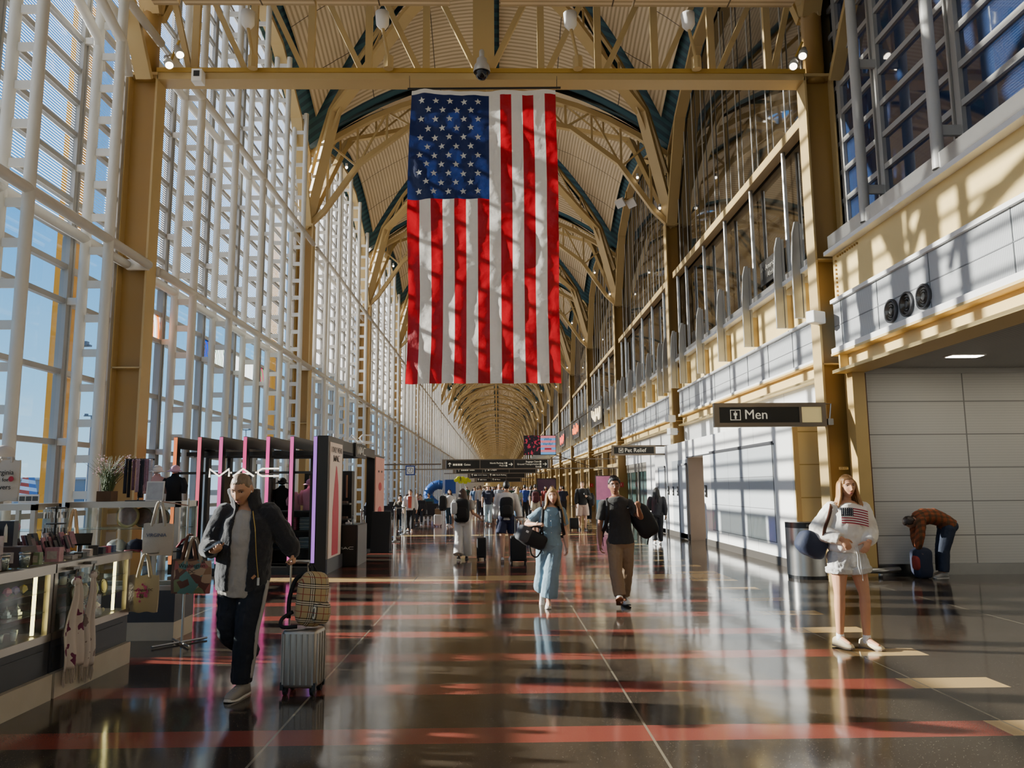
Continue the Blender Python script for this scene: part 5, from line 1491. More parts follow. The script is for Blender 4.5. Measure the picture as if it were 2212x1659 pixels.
strap(t, [(-.21, -.12, -.2), (-.205, -.14, -.42)], .012, .004, BLACKM, 'strap_end')

# ---- young woman standing by the right column
b = (3.69, 8.15)
def knit():
    m, nt, b_ = newmat('knit'); co, x, y, z = nt.coord()
    nz = nt.noise(co, 200, 2); b_.inputs['Base Color'].default_value = lin('#E9E3D8'); b_.inputs['Roughness'].default_value = .9
    nt.l.new(nt.bump(nz, .5, .004), b_.inputs['Normal']); return m
P4 = Person(b, dict(pel=rel(b, 3.645, .95), wai=rel(b, 3.655, 1.07), che=rel(b, 3.67, 1.27), nek=rel(b, 3.68, 1.475), hed=rel(b, 3.685, 1.655, -.02),
    shL=rel(b, 3.52, 1.42), shR=rel(b, 3.845, 1.42), elL=rel(b, 3.365, 1.19, .04), wrL=rel(b, 3.535, 1.12, -.17), elR=rel(b, 3.915, 1.18, .03), wrR=rel(b, 3.80, 1.09, -.19),
    hiL=rel(b, 3.565, .93), hiR=rel(b, 3.735, .93), knL=rel(b, 3.545, .545, .0), anL=rel(b, 3.545, .115, .05), knR=rel(b, 3.795, .545, -.02), anR=rel(b, 3.80, .105, .0), fdL=(.25, -1, 0), fdR=(.42, -1, 0)),
    -1, .98, '#CC9672', .009, 'long haired young woman in white flag sweater and grey shorts', 1.02)
P4.build_body(hands=((V((.5, -.25, -.8)), V((.2, .9, -.3)), dict(thumb=1, curl=.45, s=.95)), (V((-.55, -.25, -.75)), V((-.2, .9, -.3)), dict(thumb=-1, curl=.35, s=.95))),
              R=euler_R(yaw=.05, pitch=.0, roll=-.04), hs=1.02, hwid=.97, fine=.0075, neck=.05)
P4.hair('#A97B48', 'long', length=.42, n=50, seed=9, flare=.075, face=1.3, cap=dict(front=.070, side=-.05, back=-.09, h=.010))
face_parts(P4.root, P4.J['hed'], P4.R, P4.hs, .97, '#5A3E28', lips='#B0625A')
m = MB(); m.ell(P4.J['hed']+P4.R @ V((-.078, -.012, -.02)), .008, .009, .013, 8, 6, P4.R); m.build('earbud', WHITE, P4.root, True)
sw = P4.top('', 'long', hem=.18, grow=.02, mat=knit(), sl=.075, name='sweater', cuff=1.2, disp=.02, prof=[(.16, .160, .122), (.22, .175, .132), (.36, .170, .130), (.55, .168, .13), (.75, .172, .125), (.9, .158, .105), (.98, .10, .08), (1.02, .066, .066)])
# knitted flag on the chest
def flagpatch(P, x0, x1, z0, z1, yy, tilt):
    m = MB(); W_ = x1-x0; Hh = z1-z0
    def pt(u, v): 
        x = x0+W_*u; return (x-P.b.x, yy+.55*(abs(x-P.b.x-(-.01)))**2-.006*math.sin(u*9), z0+Hh*v-tilt*(u-.3)**2*1.0-.02*u)
    for i in range(13):
        m.mat(i % 2)
        u0 = 0 if i < 6 else .45
        m.sheet(lambda a, c: pt(u0+(1-u0)*a, (i+c)/13), 10, 1)
    m.mat(2).sheet(lambda a, c: pt(.45*a, .46+.54*c), 6, 5)
    m.mat(1)
    for r in range(5):
        for c in range(6):
            q = V(pt(.45*(.1+.16*c), .46+.54*(.12+.19*r)))+V((0, -.002, 0)); m.ell(q, .004, .001, .004, 6, 4)
    return m.build('flag_patch', [M('#A3283C', .9), M('#EDE7DC', .9), M('#151B30', .9)], sw, True)
flagpatch(P4, 3.545, 3.825, 1.285, 1.445, -.168, .05)
LIN = M('#C9C6BF', .9, vary=.08, bump=.5, bs=50)
P4.pants('', 'shorts', grow=.012, flare=.035, end=.30, mat=LIN, name='shorts', disp=.025, ds=.05)
m = MB(); z_ = P4.J['pel']
for d_ in (0, .02): m.tube([V((-.02+d_, -.155, 1.04)), V((-.005+d_, -.165, .95)), V((-.01+d_*1.5, -.168, .85)), V((.015+d_, -.165, .76-d_*3))], .0035, 5)
m.build('drawstring', WHITE, P4.root, True)
for q, fd in (('L', (.28, -1, 0)), ('R', (.5, -1, 0))):
    m = MB(); limb(m, [P4.J['an'+q]+V((0, 0, .03)), P4.J['an'+q]+V((0, -.005, -.03))], [.038, .042]); m.build('sock', WHITE, P4.root, True)
    shoe(P4.root, P4.J['an'+q]+V((-.02, .05, -.105)), fd, 0, col='#D9C7A0', sole='#6B5B4A', s=.98, laces='#4A3A2A')
t = empty('shoulder_bag', (3.30, 8.2, 1.05), label='navy shoulder bag with brown strap on the woman in the flag sweater', cat='bag'); t.rotation_euler = (0, .55, 0)
softbox('bag_body', M('#232B40', .75, vary=.12, bump=.2), t, (.0, 0, 0), .155, .10, .12, n=4, disp=.02)
BRN = M('#4A2616', .55)
strap(t, [(.06, -.08, .08), (-.03, -.19, .19), (-.06, -.21, .32), (-.06, -.13, .44), (-.04, 0, .455)], .035, .008, BRN, 'shoulder_strap')
m = MB(); m.ell((-.08, -.1, .03), .008, .006, .008, 8, 5); m.build('button', STEEL, t, True)

# ---- man bending over his bag in the alcove
b = (7.95, 14.05)
def tartan():
    m, nt, b_ = newmat('tartan_shirt'); co, x, y, z = nt.coord()
    f1 = nt.math('LESS_THAN', nt.math('FRACT', nt.math('MULTIPLY', x, 9)), .45); f2 = nt.math('LESS_THAN', nt.math('FRACT', nt.math('MULTIPLY', nt.math('ADD', z, y), 9)), .45)
    c = nt.mix(nt.math('MULTIPLY', f1, .6), lin('#8A4520'), lin('#3A3A1E')); c = nt.mix(nt.math('MULTIPLY', f2, .5), c, lin('#2A2A18'))
    nt.l.new(c, b_.inputs['Base Color']); b_.inputs['Roughness'].default_value = .9; return m
P5 = Person(b, dict(pel=rel(b, 8.17, .93), wai=rel(b, 8.06, 1.03), che=rel(b, 7.82, 1.10), nek=rel(b, 7.60, 1.02), hed=rel(b, 7.47, .99, -.02),
    shL=rel(b, 7.60, 1.02, -.17), shR=rel(b, 7.66, 1.04, .17), elL=rel(b, 7.55, .75, -.18), wrL=rel(b, 7.53, .50, -.12), elR=rel(b, 7.64, .76, .16), wrR=rel(b, 7.62, .52, .1),
    hiL=rel(b, 8.14, .88, -.09), hiR=rel(b, 8.16, .88, .09), knL=rel(b, 8.02, .50, -.09), anL=rel(b, 7.97, .10, -.10), knR=rel(b, 8.06, .50, .09), anR=rel(b, 8.03, .10, .08),
    fdL=(-1, -.15, 0), fdR=(-1, 0, 0)), -1, 1, '#A87A5E', .012, 'man in orange plaid shirt and jeans bending down over his bag', 1.0)
P5.build_body(hands=((V((.1, 0, -1)), V((.9, 0, 0)), dict(thumb=1, curl=.7)), (V((.1, 0, -1)), V((.9, 0, 0)), dict(thumb=1, curl=.7))),
              R=Matrix.Rotation(-PI/2, 3, 'Z') @ Matrix.Rotation(1.35, 3, 'X'), hs=1.0)
P5.hair('#2A1C14', 'short', cap=dict(h=.016, side=-.02))
P5.top('', 'long', hem=.06, grow=.03, mat=tartan(), sl=.06, name='shirt', disp=.02)
P5.pants('#1C2536', grow=.02, flare=.02, end=.97, name='jeans', waist=.14)
shoe(P5.root, P5.J['anL']+V((.04, -.0, -.10)), (-1, -.15, 0), 0, col='#8E8A84', sole='#B0ACA4')
shoe(P5.root, P5.J['anR']+V((.04, 0, -.10)), (-1, 0, 0), 0, col='#8E8A84', sole='#B0ACA4')
t = empty('backpack', (7.62, 14.02, 0), label='navy and red bag on the alcove floor under the bending man', cat='backpack')
softbox('bag_body', M('#1C2236', .8), t, (0, 0, .27), .15, .17, .27, disp=.02)
softbox('front_pocket', M('#8E2A20', .7), t, (-.11, -.06, .27), .06, .10, .13, disp=.01)
# ------------------------------------------------------------------ other travellers
def walker(x, y, h, f, label, skin='#C89A7C', hair='#2E2118', long=False, top=('#444', 'long'), bot=('#223', 'pants'), shoes='#DDD', stride=.18, vox=.018, wide=1., J=None, group=None, face=False, sway=0, hat=None, legs=True):
    """f -1 faces the camera, +1 walks away; stride swings the legs"""
    S = h/1.78; st = stride
    D = dict(knL=(-.10, (.04*f-.5*st*f)*1, .49), knR=(.10, .5*st*f, .50), anL=(-.10, -st*1.3*f, .13 if st else .09), anR=(.09, st*f, .09),
             elL=(-.25, .06*f, 1.15), elR=(.25, -.06*f, 1.15), wrL=(-.26, .16*f, .92), wrR=(.26, -.02*f, .90))
    D = {k: (a*(.94 if wide < 1 else 1), b_, c*S) for k, (a, b_, c) in D.items()}
    D.update({k: v for k, v in (J or {}).items()})
    P = Person((x, y), D, f, S, skin, vox, label, wide, group)
    P.build_body(hs=.98 if S > .95 else .95, R=euler_R(yaw=sway, back=f > 0), fine=vox*.8)
    P.hair(hair, 'long' if long else 'short', **(dict(length=.38, n=26, seed=int(x*10) % 50, flare=.04, cap=dict(side=-.03, back=-.09)) if long else dict(cap=dict(h=.012, rag=.008))))
    P.top(top[0], top[1], grow=.022, name='top', sl=.05)
    if bot[1] == 'pants': P.pants(bot[0], grow=.014, flare=bot[2] if len(bot) > 2 else .015, end=.97)
    else: P.pants(bot[0], 'shorts', grow=.018, flare=.025, end=.9 if len(bot) < 3 else bot[2], name='shorts')
    for q in 'LR':
        a = P.J['an'+q]; lift = max(0, a.z-.09*1)
        shoe(P.root, a+V((0, -.05*f, -.10 if a.z < .16 else -.09)), (0, f, 0), (-.7 if lift > .03 else 0), col=shoes, sole='#CFCFCB', s=.98*S, det=face)
    if face: face_parts(P.root, P.J['hed'], P.R, P.hs, 1, hair)
    return P
def pack(x, y, z, label, col=BLACKM, s=1., f=1, straps=True):
    """backpack on somebody's back; f=+1 when they walk away (pack faces the camera)"""
    t = empty('backpack', (x, y, z), label=label, cat='backpack')
    softbox('bag_body', col, t, (0, 0, 0), .15*s, .09*s, .22*s)
    softbox('front_pocket', col, t, (0, -.07*s*f, -.06), .11*s, .045*s, .11*s, disp=.004)
    if straps:
        for sx in (-1, 1): strap(t, [(sx*.09, .05*f, .16*s), (sx*.11, .17*f, .2*s), (sx*.14, .30*f, .06*s), (sx*.15, .2*f, -.14*s), (sx*.13, .05*f, -.18*s)], .04, .008, BLACKM, 'shoulder_strap')
    return t
walker(-.84, 18.45, 1.64, 1, 'woman with long dark hair and loose white trousers walking away', hair='#4A3020', long=True, top=('#A9A6A0', 'short'), bot=('#DAD8D4', 'pants', .055), shoes='#4A443E', stride=.16, vox=.014, wide=.9,
       J=dict(elR=(.235, -.06, 1.08), wrR=(.37, -.12, .99)))
t = pack(-.86, 18.27, 1.14, 'large black backpack on the woman in white trousers', s=1.25)
t = empty('neck_pillow_bag', (-1.03, 18.12, 1.20), label='small pale grey bag clipped to the black backpack of the woman in white trousers', cat='bag')
softbox('bag_body', M('#B9BDC0', .7), t, (0, 0, 0), .075, .06, .14); strap(t, [(-.03, 0, .12), (0, 0, .2), (.04, 0, .13)], .012, .004, WHITE)
suitcase((-.395, 18.35, 0), .22, .3, .45, BLACKM, 'narrow black cabin suitcase beside the woman in white trousers', hb=.5, ribs=False)
walker(.19, 17.95, 1.82, 1, 'man in white sweatshirt and navy shorts walking away', hair='#14110F', top=('#D5D3CE', 'long'), bot=('#1B2140', 'shorts', .72), shoes='#D9D7D2', stride=.2, vox=.014, wide=1.04,
       J=dict(elR=(.27, -.02, 1.15), wrR=(.32, -.06, .89)))
pack(.19, 17.72, 1.22, 'round black backpack on the man in white sweatshirt', s=1.05)
suitcase((.44, 17.4, 0), .36, .26, .55, BLACKM, 'wide black suitcase pulled by the man in navy shorts', hb=.4, ribs=False, handle_dx=.02)
# facing walkers further on
walker(-3.42, 30.3, 1.60, -1, 'short haired woman in white jacket over a coral top', hair='#3A2418', top=('#DAD8D6', 'long'), bot=('#1A181A', 'pants', 0), stride=.12, wide=.92, face=True)
m = MB(); m.prism([(-.06, -.0), (.06, 0), (.075, .45), (-.075, .45)], 'y', -.165, -.135); P_ = [o for o in COL.objects if o.name.startswith('person')][-1]; q = m.build('coral_top', M('#D8604C', .7), P_); q.location.z = .9
walker(3.28, 30.2, 1.88, -1, 'man in black hoodie and pale shorts facing the camera', hair='#6A5038', top=('#121212', 'long'), bot=('#C9AFA0', 'shorts', .95), shoes='#3A3A42', stride=.08, wide=1.1, face=True, J=dict(elR=(.3, 0, 1.22), wrR=(.15, -.2, 1.3)))
m = MB(); m.tube([(.06, -.19, 1.42), (.03, -.195, 1.40), (.04, -.195, 1.37), (.07, -.19, 1.365)], .008, 6); P_ = [o for o in COL.objects if o.name.startswith('person')][-1]; m.build('logo_patch', WHITE, P_)
pack(3.62, 30.3, 1.15, 'black backpack hanging off the man in black hoodie', s=1.0, straps=False)
suitcase((2.93, 30.1, 0), .34, .25, .42, BLACKM, 'black cabin suitcase beside the man in black hoodie', hb=.45, ribs=False)
walker(-.45, 34.5, 1.80, -1, 'man in straw hat, navy T-shirt and pale jeans', hair='#8A7A60', top=('#1A2136', 'short'), bot=('#A9BCC4', 'pants'), shoes='#22201E', stride=.12, wide=1.02, face=True)
P_ = [o for o in COL.objects if o.name.startswith('person')][-1]
m = MB(); m.lathe([(.19, .045), (.18, .06), (.10, .07), (.095, .15), (.07, .17), (0, .165)], (0, .01, 1.69), 22); m.build('straw_hat', M('#D8BE8C', .8), P_, True)
m = MB(); m.box(-.1, .1, -.165, -.15, 1.38, 1.43); m.build('shirt_print', M('#8D97AE', .8), P_)
walker(-2.12, 34.0, 1.58, -1, 'dark haired woman in white top and jeans with a black coat', hair='#15100D', long=True, top=('#D9D6D2', 'long'), bot=('#2E4658', 'pants', .02), stride=.1, wide=.9, face=True)
t = empty('draped_coat', (-2.42, 33.85, 1.0), label='black coat draped over the arm of the dark haired woman', cat='coat')
softbox('folds', BLACKM, t, (0, 0, 0), .17, .1, .33, disp=.03)
suitcase((-2.62, 33.9, 0), .32, .24, .46, M('#D5D3CE', .4), 'white suitcase left of the dark haired woman', hb=.0, ribs=True)
t = empty('paper_bag', (-2.62, 33.9, .52), label='brown bag on top of the white suitcase', cat='bag')
m = MB(); m.box(-.13, .13, -.08, .08, 0, .24); m.build('bag_body', M('#8A6E50', .8), t); m = MB(); m.tube([(-.05, 0, .24), (-.04, 0, .32), (.04, 0, .32), (.05, 0, .24)], .007, 6); m.build('handle', M('#6A523A'), t)
walker(.05, 38, 1.82, -1, 'older grey haired man in pale shirt behind the man with the straw hat', hair='#9A948C', top=('#8D95A0', 'short'), bot=('#3A3A40', 'pants'), stride=.1)
walker(2.05, 29.5, 1.72, -1, 'long haired woman in dark clothes behind the woman in denim', hair='#6A4A30', long=True, top=('#1C1A20', 'long'), bot=('#22242C', 'pants'), stride=.1, wide=.92, face=True)
walker(1.75, 36.5, 1.80, 1, 'man with black and red backpack walking away', hair='#1A1614', top=('#16161A', 'short'), bot=('#B8B29A', 'shorts', .8), stride=.12)
pack(1.75, 36.3, 1.2, 'black and red backpack on a man walking away', M('#4A1A1E', .8, vary=.5, vs=8), 1.15)
walker(.95, 38.5, 1.66, 1, 'blond woman in pale top walking away', hair='#B89868', long=True, top=('#8C9A90', 'short'), bot=('#5A7A9A', 'pants'), stride=.1, wide=.92)
walker(1.35, 39.5, 1.78, 1, 'man in blue T-shirt walking away beside the blond woman', hair='#1A1614', top=('#1E3A8A', 'short'), bot=('#222', 'pants'), stride=.1)
walker(4.4, 38, 1.6, -1, 'woman in black standing near the bright shop fronts', hair='#15100D', long=True, top=('#15141A', 'short'), bot=('#15151A', 'pants'), stride=.0, wide=.9)
walker(4.6, 22.5, 1.62, 1, 'dark haired person in dark coat partly behind the man in glasses', hair='#15100D', long=True, top=('#2A2A30', 'long'), bot=('#222226', 'pants'), stride=.06, wide=.92)
# crowd further down the hall: one of each kind, then copies with their own parts
protos = []
cfg = [('#1B2238', 'short', '#2A2A30', '#2A1E16', False, 1), ('#8E2E2A', 'long', '#1C1C22', '#15100D', True, -1), ('#B8B4AC', 'long', '#30343C', '#6A5038', False, 1), ('#2A4A3A', 'short', '#8A7A60', '#1A1614', False, -1),
       ('#15151A', 'long', '#3A4A5C', '#A88858', True, 1), ('#5A7AA0', 'short', '#C0B49A', '#3A2A1E', False, -1), ('#C9C4BC', 'short', '#22242C', '#15100D', True, -1), ('#3A2A4A', 'long', '#15151A', '#8A7A6A', False, 1)]
cn = ['navy T-shirt', 'dark red sweater', 'grey sweatshirt', 'green T-shirt', 'black jacket', 'pale blue T-shirt', 'cream T-shirt', 'purple jacket']
r_ = random.Random(11)
for i, (tc_, sl_, bc, hc, lg, f_) in enumerate(cfg):
    P = walker(0, 44, 1.62+.16*r_.random(), f_, 'traveller in %s in the distant crowd' % cn[i], hair=hc, long=lg, top=(tc_, sl_), bot=(bc, 'pants'), stride=.12, vox=.03, wide=.95 if lg else 1)
    P.root['group'] = 'distant travellers in %s' % cn[i]
    protos.append(P.root)
spots = []
for i in range(64):
    if i < 8: y = 42+i*.9
    else: y = 43+(i-8)**1.25*.55
    x = (-1.5+5.2*r_.random()) if y < 56 else (-3.6+7.6*r_.random())
    spots.append((x, y))
for i, (x, y) in enumerate(spots):
    o = protos[i % 8] if i < 8 else copy_tree(protos[i % 8])
    o.location = (x, y, 0)
# seated travellers and a row of seats at the left
def seat_row(x, y, n, label, rz=0):
    t = empty('airport_seats', (x, y, 0), rz, label=label, cat='seating')
    m = MB(); m.box(-.3, .6*n-.3, -.04, .04, .36, .42); m.build('beam', STEELD, t)
    for i in range(n):
        m = MB(); m.box(.6*i-.26, .6*i+.26, -.25, .25, .42, .48); m.build('seat', M('#26282C', .6), t)
        m = MB(); m.prism([(.2, .46), (.27, .46), (.4, .95), (.34, .95)], 'x', .6*i-.25, .6*i+.25); m.build('backrest', M('#26282C', .6), t)
    for i in range(n+1):
        m = MB(); m.tube([(.6*i-.3, -.2, .42), (.6*i-.3, -.2, .64), (.6*i-.3, .2, .64), (.6*i-.3, .25, .5)], .018, 6); m.build('armrest', STEEL, t)
    for i in (0, n):
        m = MB(); m.tube([(.6*i-.25, -.25, .02), (.6*i-.25, .25, .02)], .025, 6); m.tube([(.6*i-.25, 0, .02), (.6*i-.25, 0, .38)], .03, 6); m.build('leg', STEELD, t)
seat_row(-3.0, 36, 4, 'row of dark airport seats left of the dark haired woman', PI)
seat_row(-4.1, 32.6, 3, 'row of dark airport seats by the windows behind the woman in the white jacket', PI)
def sitter(x, y, f, label, hair='#2A1E16', top='#222', group=None, z=.46):
    J = dict(pel=(0, 0, z+.10), wai=(0, -.02*f, z+.22), che=(0, .0, z+.44), nek=(0, .03*f, z+.64), hed=(0, .06*f, z+.80), shL=(-.18, .02*f, z+.58), shR=(.18, .02*f, z+.58),
             elL=(-.25, .12*f, z+.30), elR=(.25, .12*f, z+.30), wrL=(-.15, .32*f, z+.24), wrR=(.15, .32*f, z+.24), hiL=(-.09, 0, z+.09), hiR=(.09, 0, z+.09), knL=(-.11, .42*f, z+.06), knR=(.11, .42*f, z+.06), anL=(-.11, .45*f, .09), anR=(.11, .45*f, .09))
    P = Person((x, y), J, f, 1., '#C89A7C', .024, label, 1., group)
    P.build_body(hs=.97); P.hair(hair, cap=dict(h=.014)); P.top(top, 'long', grow=.02, name='top'); P.pants('#22242C', grow=.014)
    for q in 'LR': shoe(P.root, P.J['an'+q]+V((0, -.05*f, -.09)), (0, f, 0), 0, col='#444', det=False)
    return P
for i, (x, y, f, hc, tc_, lb) in enumerate(((-3.6, 36.0, -1, '#1A1410', '#1A1A20', 'seated person in black on the seats left of the dark haired woman'), (-4.2, 36.05, -1, '#5A4030', '#3A4A5A', 'seated person in grey blue beside the person in black'),
        (-4.1, 32.65, -1, '#1A1410', '#5A5040', 'seated person in brown near the windows'), (-5.3, 32.65, -1, '#4A3828', '#22304A', 'seated person in navy near the windows'), (-3.7, 41.5, -1, '#1A1410', '#2A5A6A', 'seated person in teal by the blue slide'), (-4.3, 41.5, -1, '#8A6A50', '#A03A3A', 'seated person in red by the blue slide'))):
    sitter(x, y, f, lb, hc, tc_)
seat_row(-3.7, 41.5, 4, 'row of dark airport seats by the blue slide', PI)

# queue posts
def post(x, y, label, group):
    t = empty('stanchion', (x, y, 0), label=label, cat='queue post', group=group)
    m = MB(); m.lathe([(0, 0), (.17, 0), (.17, .02), (.04, .04), (.032, .06), (.032, .95), (.04, .96), (.04, 1.02), (0, 1.03)], n=18); m.build('pole', STEEL, t, True)
    return t
pos = [(-3.25, 24.6), (-3.55, 27.0), (-3.4, 28.4), (-4.3, 24.6), (-3.75, 30.6)]
for i, p in enumerate(pos): post(p[0], p[1], 'steel queue post by the cosmetics stand', 'steel queue posts by the cosmetics stand')
for i, (a, b) in enumerate(((3, 0), (0, 1), (1, 2))):
    pa, pb = V((*pos[a], .97)), V((*pos[b], .97))
    m = MB(); m.beam(pa, pb, .004, .05); m.build('queue_belt', DGRY, cat='queue belt', label='dark retractable belt between the queue posts', group='belts between the queue posts')
# blue tube slide, display panels and yellow bubble signs
t = empty('tube_slide', (-4.55, 48, .55), label='big blue plastic tube slide beyond the seats', cat='slide')
m = MB(); BLU = M('#2457A0', .35)
pth = [(1.15, 0, 1.25), (.85, 0, 1.3), (.55, 0, 1.2), (.3, 0, .95), (.25, 0, .65), (.45, -.1, .3), (.9, -.2, .0)]
P_, R_ = smooth_path(pth, [.62]*7, 5); R_ = [q*.45 for q in R_]; m.tube(P_, R_, 18); m.build('tube', BLU, t, True)
m = MB()
for i in range(4, len(P_)-1, 5): m.tube([P_[i]+(P_[i+1]-P_[i])*-.15, P_[i]+(P_[i+1]-P_[i])*.25], .31, 18)
m.build('flange', BLU, t, True)
m = MB(); m.box(1.15, 1.45, -.3, .3, .8, 1.6); m.build('platform_box', M('#B9BEC4', .5), t)
m = MB(); m.box(1.3, 1.95, -.4, -.35, .75, 1.6); m.build('panel', M('#1D4B9A', .4), t)
m = MB(); m.tube([(1.4, -.2, -.55), (1.4, -.2, .8)], .04, 8); m.tube([(1.2, .2, -.55), (1.2, .2, .8)], .04, 8); m.build('support', STEEL, t)
for i, (x, y) in enumerate(((-2.25, 46.5), (-2.2, 52))):
    t = empty('bubble_sign', (x, y, 0), cat='sign', label=['yellow cloud shaped sign on a thin pole, nearer one', 'yellow cloud shaped sign on a thin pole, farther one'][i])
    m = MB(); m.tube([(0, 0, .03), (0, 0, 2.0)], .025, 6); m.lathe([(0, 0), (.2, 0), (.2, .03), (0, .04)], n=16); m.build('pole', STEEL, t)
    m = MB()
    for dx, dz, r0_ in ((-.27, 0, .13), (-.1, .07, .19), (.12, .08, .17), (.28, 0, .13), (0, -.07, .16)): m.ell((dx, 0, 2.1+dz), r0_, .03, r0_*.9, 14, 8)
    m.build('cloud_panel', M('#D8DC2A', .5), t, True)
    m = MB(); m.ell((0, -.035, 2.27), .03, .005, .03, 8, 5); m.beam((0, -.035, 2.24), (.0, -.035, 2.12), .03, .008, up=(0, -1, 0)); m.beam((0, -.035, 2.13), (-.06, -.035, 2.02), .02, .008, up=(0, -1, 0)); m.beam((0, -.035, 2.13), (.06, -.035, 2.03), .02, .008, up=(0, -1, 0)); m.beam((-.08, -.035, 2.2), (.08, -.035, 2.17), .02, .008, up=(0, -1, 0))
    m.build('pictogram', BLACK, t)
# advert panels on the right and fire extinguisher tags
t = empty('advert_screen', (2.75, 44, 0), label='tall dark upright advert screen in the middle distance', cat='screen'); m = MB(); m.box(-.55, .55, -.05, .05, .15, 2.15); m.build('housing', BLACK, t)
m = MB(); m.box(-.5, .5, -.06, -.05, .2, 2.1); m.build('display', M('#3A1F30', .3, vary=.9, vs=3, emis=.3), t); m = MB(); m.box(-.5, .5, -.2, .2, 0, .15); m.build('foot', STEELD, t)
t = empty('advert_board', (6.1, 44.5, 0), label='pink and blue glowing advert panel by the second right column', cat='advert'); m = MB(); m.box(-.5, .5, -.05, .05, 0, 2.3); m.build('housing', STEELD, t)
m = MB(); m.box(-.46, .46, -.06, -.05, .9, 2.25); m.mat(1).box(-.46, .46, -.06, -.05, .1, .9); m.build('display', [M('#D988B0', .4, vary=.3, emis=.25), M('#7AB0D0', .4, vary=.5, emis=.2)], t)
for i, (x, y) in enumerate(((6.3, D0+3*BAY-.22), (6.3, D0+2*BAY-.22))):
    t = empty('wall_sign', (x+.15, y, 1.75), cat='sign', label=['small red square plate on the third right column', 'small red square plate on the second right column'][i])
    m = MB(); m.box(-.12, .12, -.015, .0, -.12, .12); m.build('plate', M('#B02222', .5), t); text('1', .16, WHITE, (0, -.018, 0), parent=t)

# trash can beside the column
t = empty('trash_can', (5.63, 14.15, 0), label='half round stainless steel trash can with black top beside the white wall', cat='trash can')
m = MB(); out = [(-.33, .2), (.33, .2), (.33, -.02)]+[(.33*math.cos(a), -.02-.25*math.sin(a)) for a in [PI*i/14 for i in range(1, 14)]]+[(-.33, -.02)]
m.prism([(x, y) for x, y in out], 'z', .06, .90); m.build('body', STEEL, t, auto=30)
m = MB(); m.prism([(x*1.0, y*1.0) for x, y in out], 'z', .90, 1.0); m.build('top', BLACK, t, auto=30)
m = MB(); m.prism([(x*.97, y*.97) for x, y in out], 'z', 0, .06); m.build('base', BLACK, t)
m = MB(); m.box(-.12, .12, -.275, -.268, .93, .97); m.build('slot', STEELD, t)
# bumper rail at the column foot
m = MB(); m.tube([(6.1, 14.2, .13), (6.9, 14.05, .13), (7.3, 14.2, .13)], .05, 12); m.tube([(6.9, 14.1, 0), (6.9, 14.1, .1)], .04, 8); m.build('bumper_rail', STEEL, smooth=True, cat='bumper rail', label='low rounded steel bumper at the foot of the near right column')
# ------------------------------------------------------------------ cosmetics stand with coloured light frames
KB = M('#15130F', .35, vary=.12); KB2 = M('#2A2723', .4, metal=.3)
LED = ['#F0824A', '#E8607A', '#D85A9A', '#E04A86', '#EE4FA0', '#D85AA0', '#A66AD0']
fx = [-6.48, -6.0, -5.57, -5.09, -4.63, -4.15, -3.68]
nm_ = ['orange', 'coral', 'mauve', 'rose', 'bright pink', 'orchid', 'purple']
kiosk = empty('cosmetics_kiosk', (0, 0, 0), label='black cosmetics stand with seven pink and orange lit arches', cat='kiosk')
for i, x in enumerate(fx):
    t = empty('display_arch', (x, 15.6, 0), label='tall black arch with %s lit front edge' % nm_[i], parent=kiosk)
    m = MB(); z0 = .02
    m.box(-.035, .035, 0, .17, z0, 2.73); m.box(-.035, .035, .17, 1.9, 2.5, 2.73); m.box(-.035, .035, 1.73, 1.9, z0, 2.5)
    m.build('arch_frame', KB, t)
    m = MB(); m.box(-.033, .033, -.012, -.001, .22, 2.72); m.build('light_strip', M(LED[i], .4, vary=.02, emis=.9), t)
t = kiosk
m = MB()
for y in (16.0, 16.4, 16.8, 17.2): m.box(-6.4, -3.75, y-.03, y+.03, 2.36, 2.44)
m.build('roof_slat', KB2, t)
m = MB(); m.box(-6.45, -3.72, 15.72, 15.78, 1.98, 2.03); m.build('rail', KB, t); m = MB(); m.box(-6.45, -3.72, 15.72, 15.78, .0, .12); m.build('plinth', KB, t)
m = MB(); m.box(-3.72, -3.44, 17.15, 21.6, 2.5, 2.73); m.box(-6.5, -6.3, 17.3, 21.6, 2.5, 2.73); m.box(-6.3, -3.7, 21.4, 21.6, 2.5, 2.73); m.build('top_beam', KB2, t)
m = MB(); m.box(-4.8, -3.6, 19.3, 19.5, 0, 2.1); m.build('back_wall', KB, t)
m = MB(); m.box(-5.9, -5.5, 16.6, 16.66, .12, 1.98); m.build('door_panel', M('#5C4426', .5), t)
m = MB(); m.box(-6.45, -3.45, 15.75, 22, .0, .03); m.build('platform', KB, t)
# neon style brand letters
def mac(t, loc, W, H_, mat, rad, rz=0, plane='x'):
    """line lettering M A C"""
    m = MB()
    def P(u, v): return (u*W, 0, v*H_)
    for pts in (((0, -.1), (0, 1), (.17, .12), (.32, 1), (.32, 1)), ((.32, 0), (.32, 0))):
        pass
    strokes = [[(0, -.1), (0, 1), (.13, .75), (.24, .1), (.40, .98), (.52, .45)], [(.24, .1), (.385, .98)], [(.40, .05), (.52, .95), (.68, .05)], [(.45, .3), (.60, .3)], [(1, 1), (.78, 1), (.71, .75), (.71, .3), (.78, .02), (1, .02)]]
    strokes = [[(0, -.1), (0, 1), (.14, .05), (.28, 1), (.28, 0)], [(.34, 0), (.48, 1), (.64, 0)], [(.40, .35), (.57, .35)], [(1, 1), (.76, 1), (.70, .7), (.70, .3), (.76, .02), (1, .02)]]
    for s_ in strokes: m.tube([P(u, v) for u, v in s_], rad, 6)
    for u in (.31, .67): m.ell(P(u, .5), rad, rad, rad, 6, 4)
    o = m.build('lettering', mat, t, loc=loc, rz=rz); return o
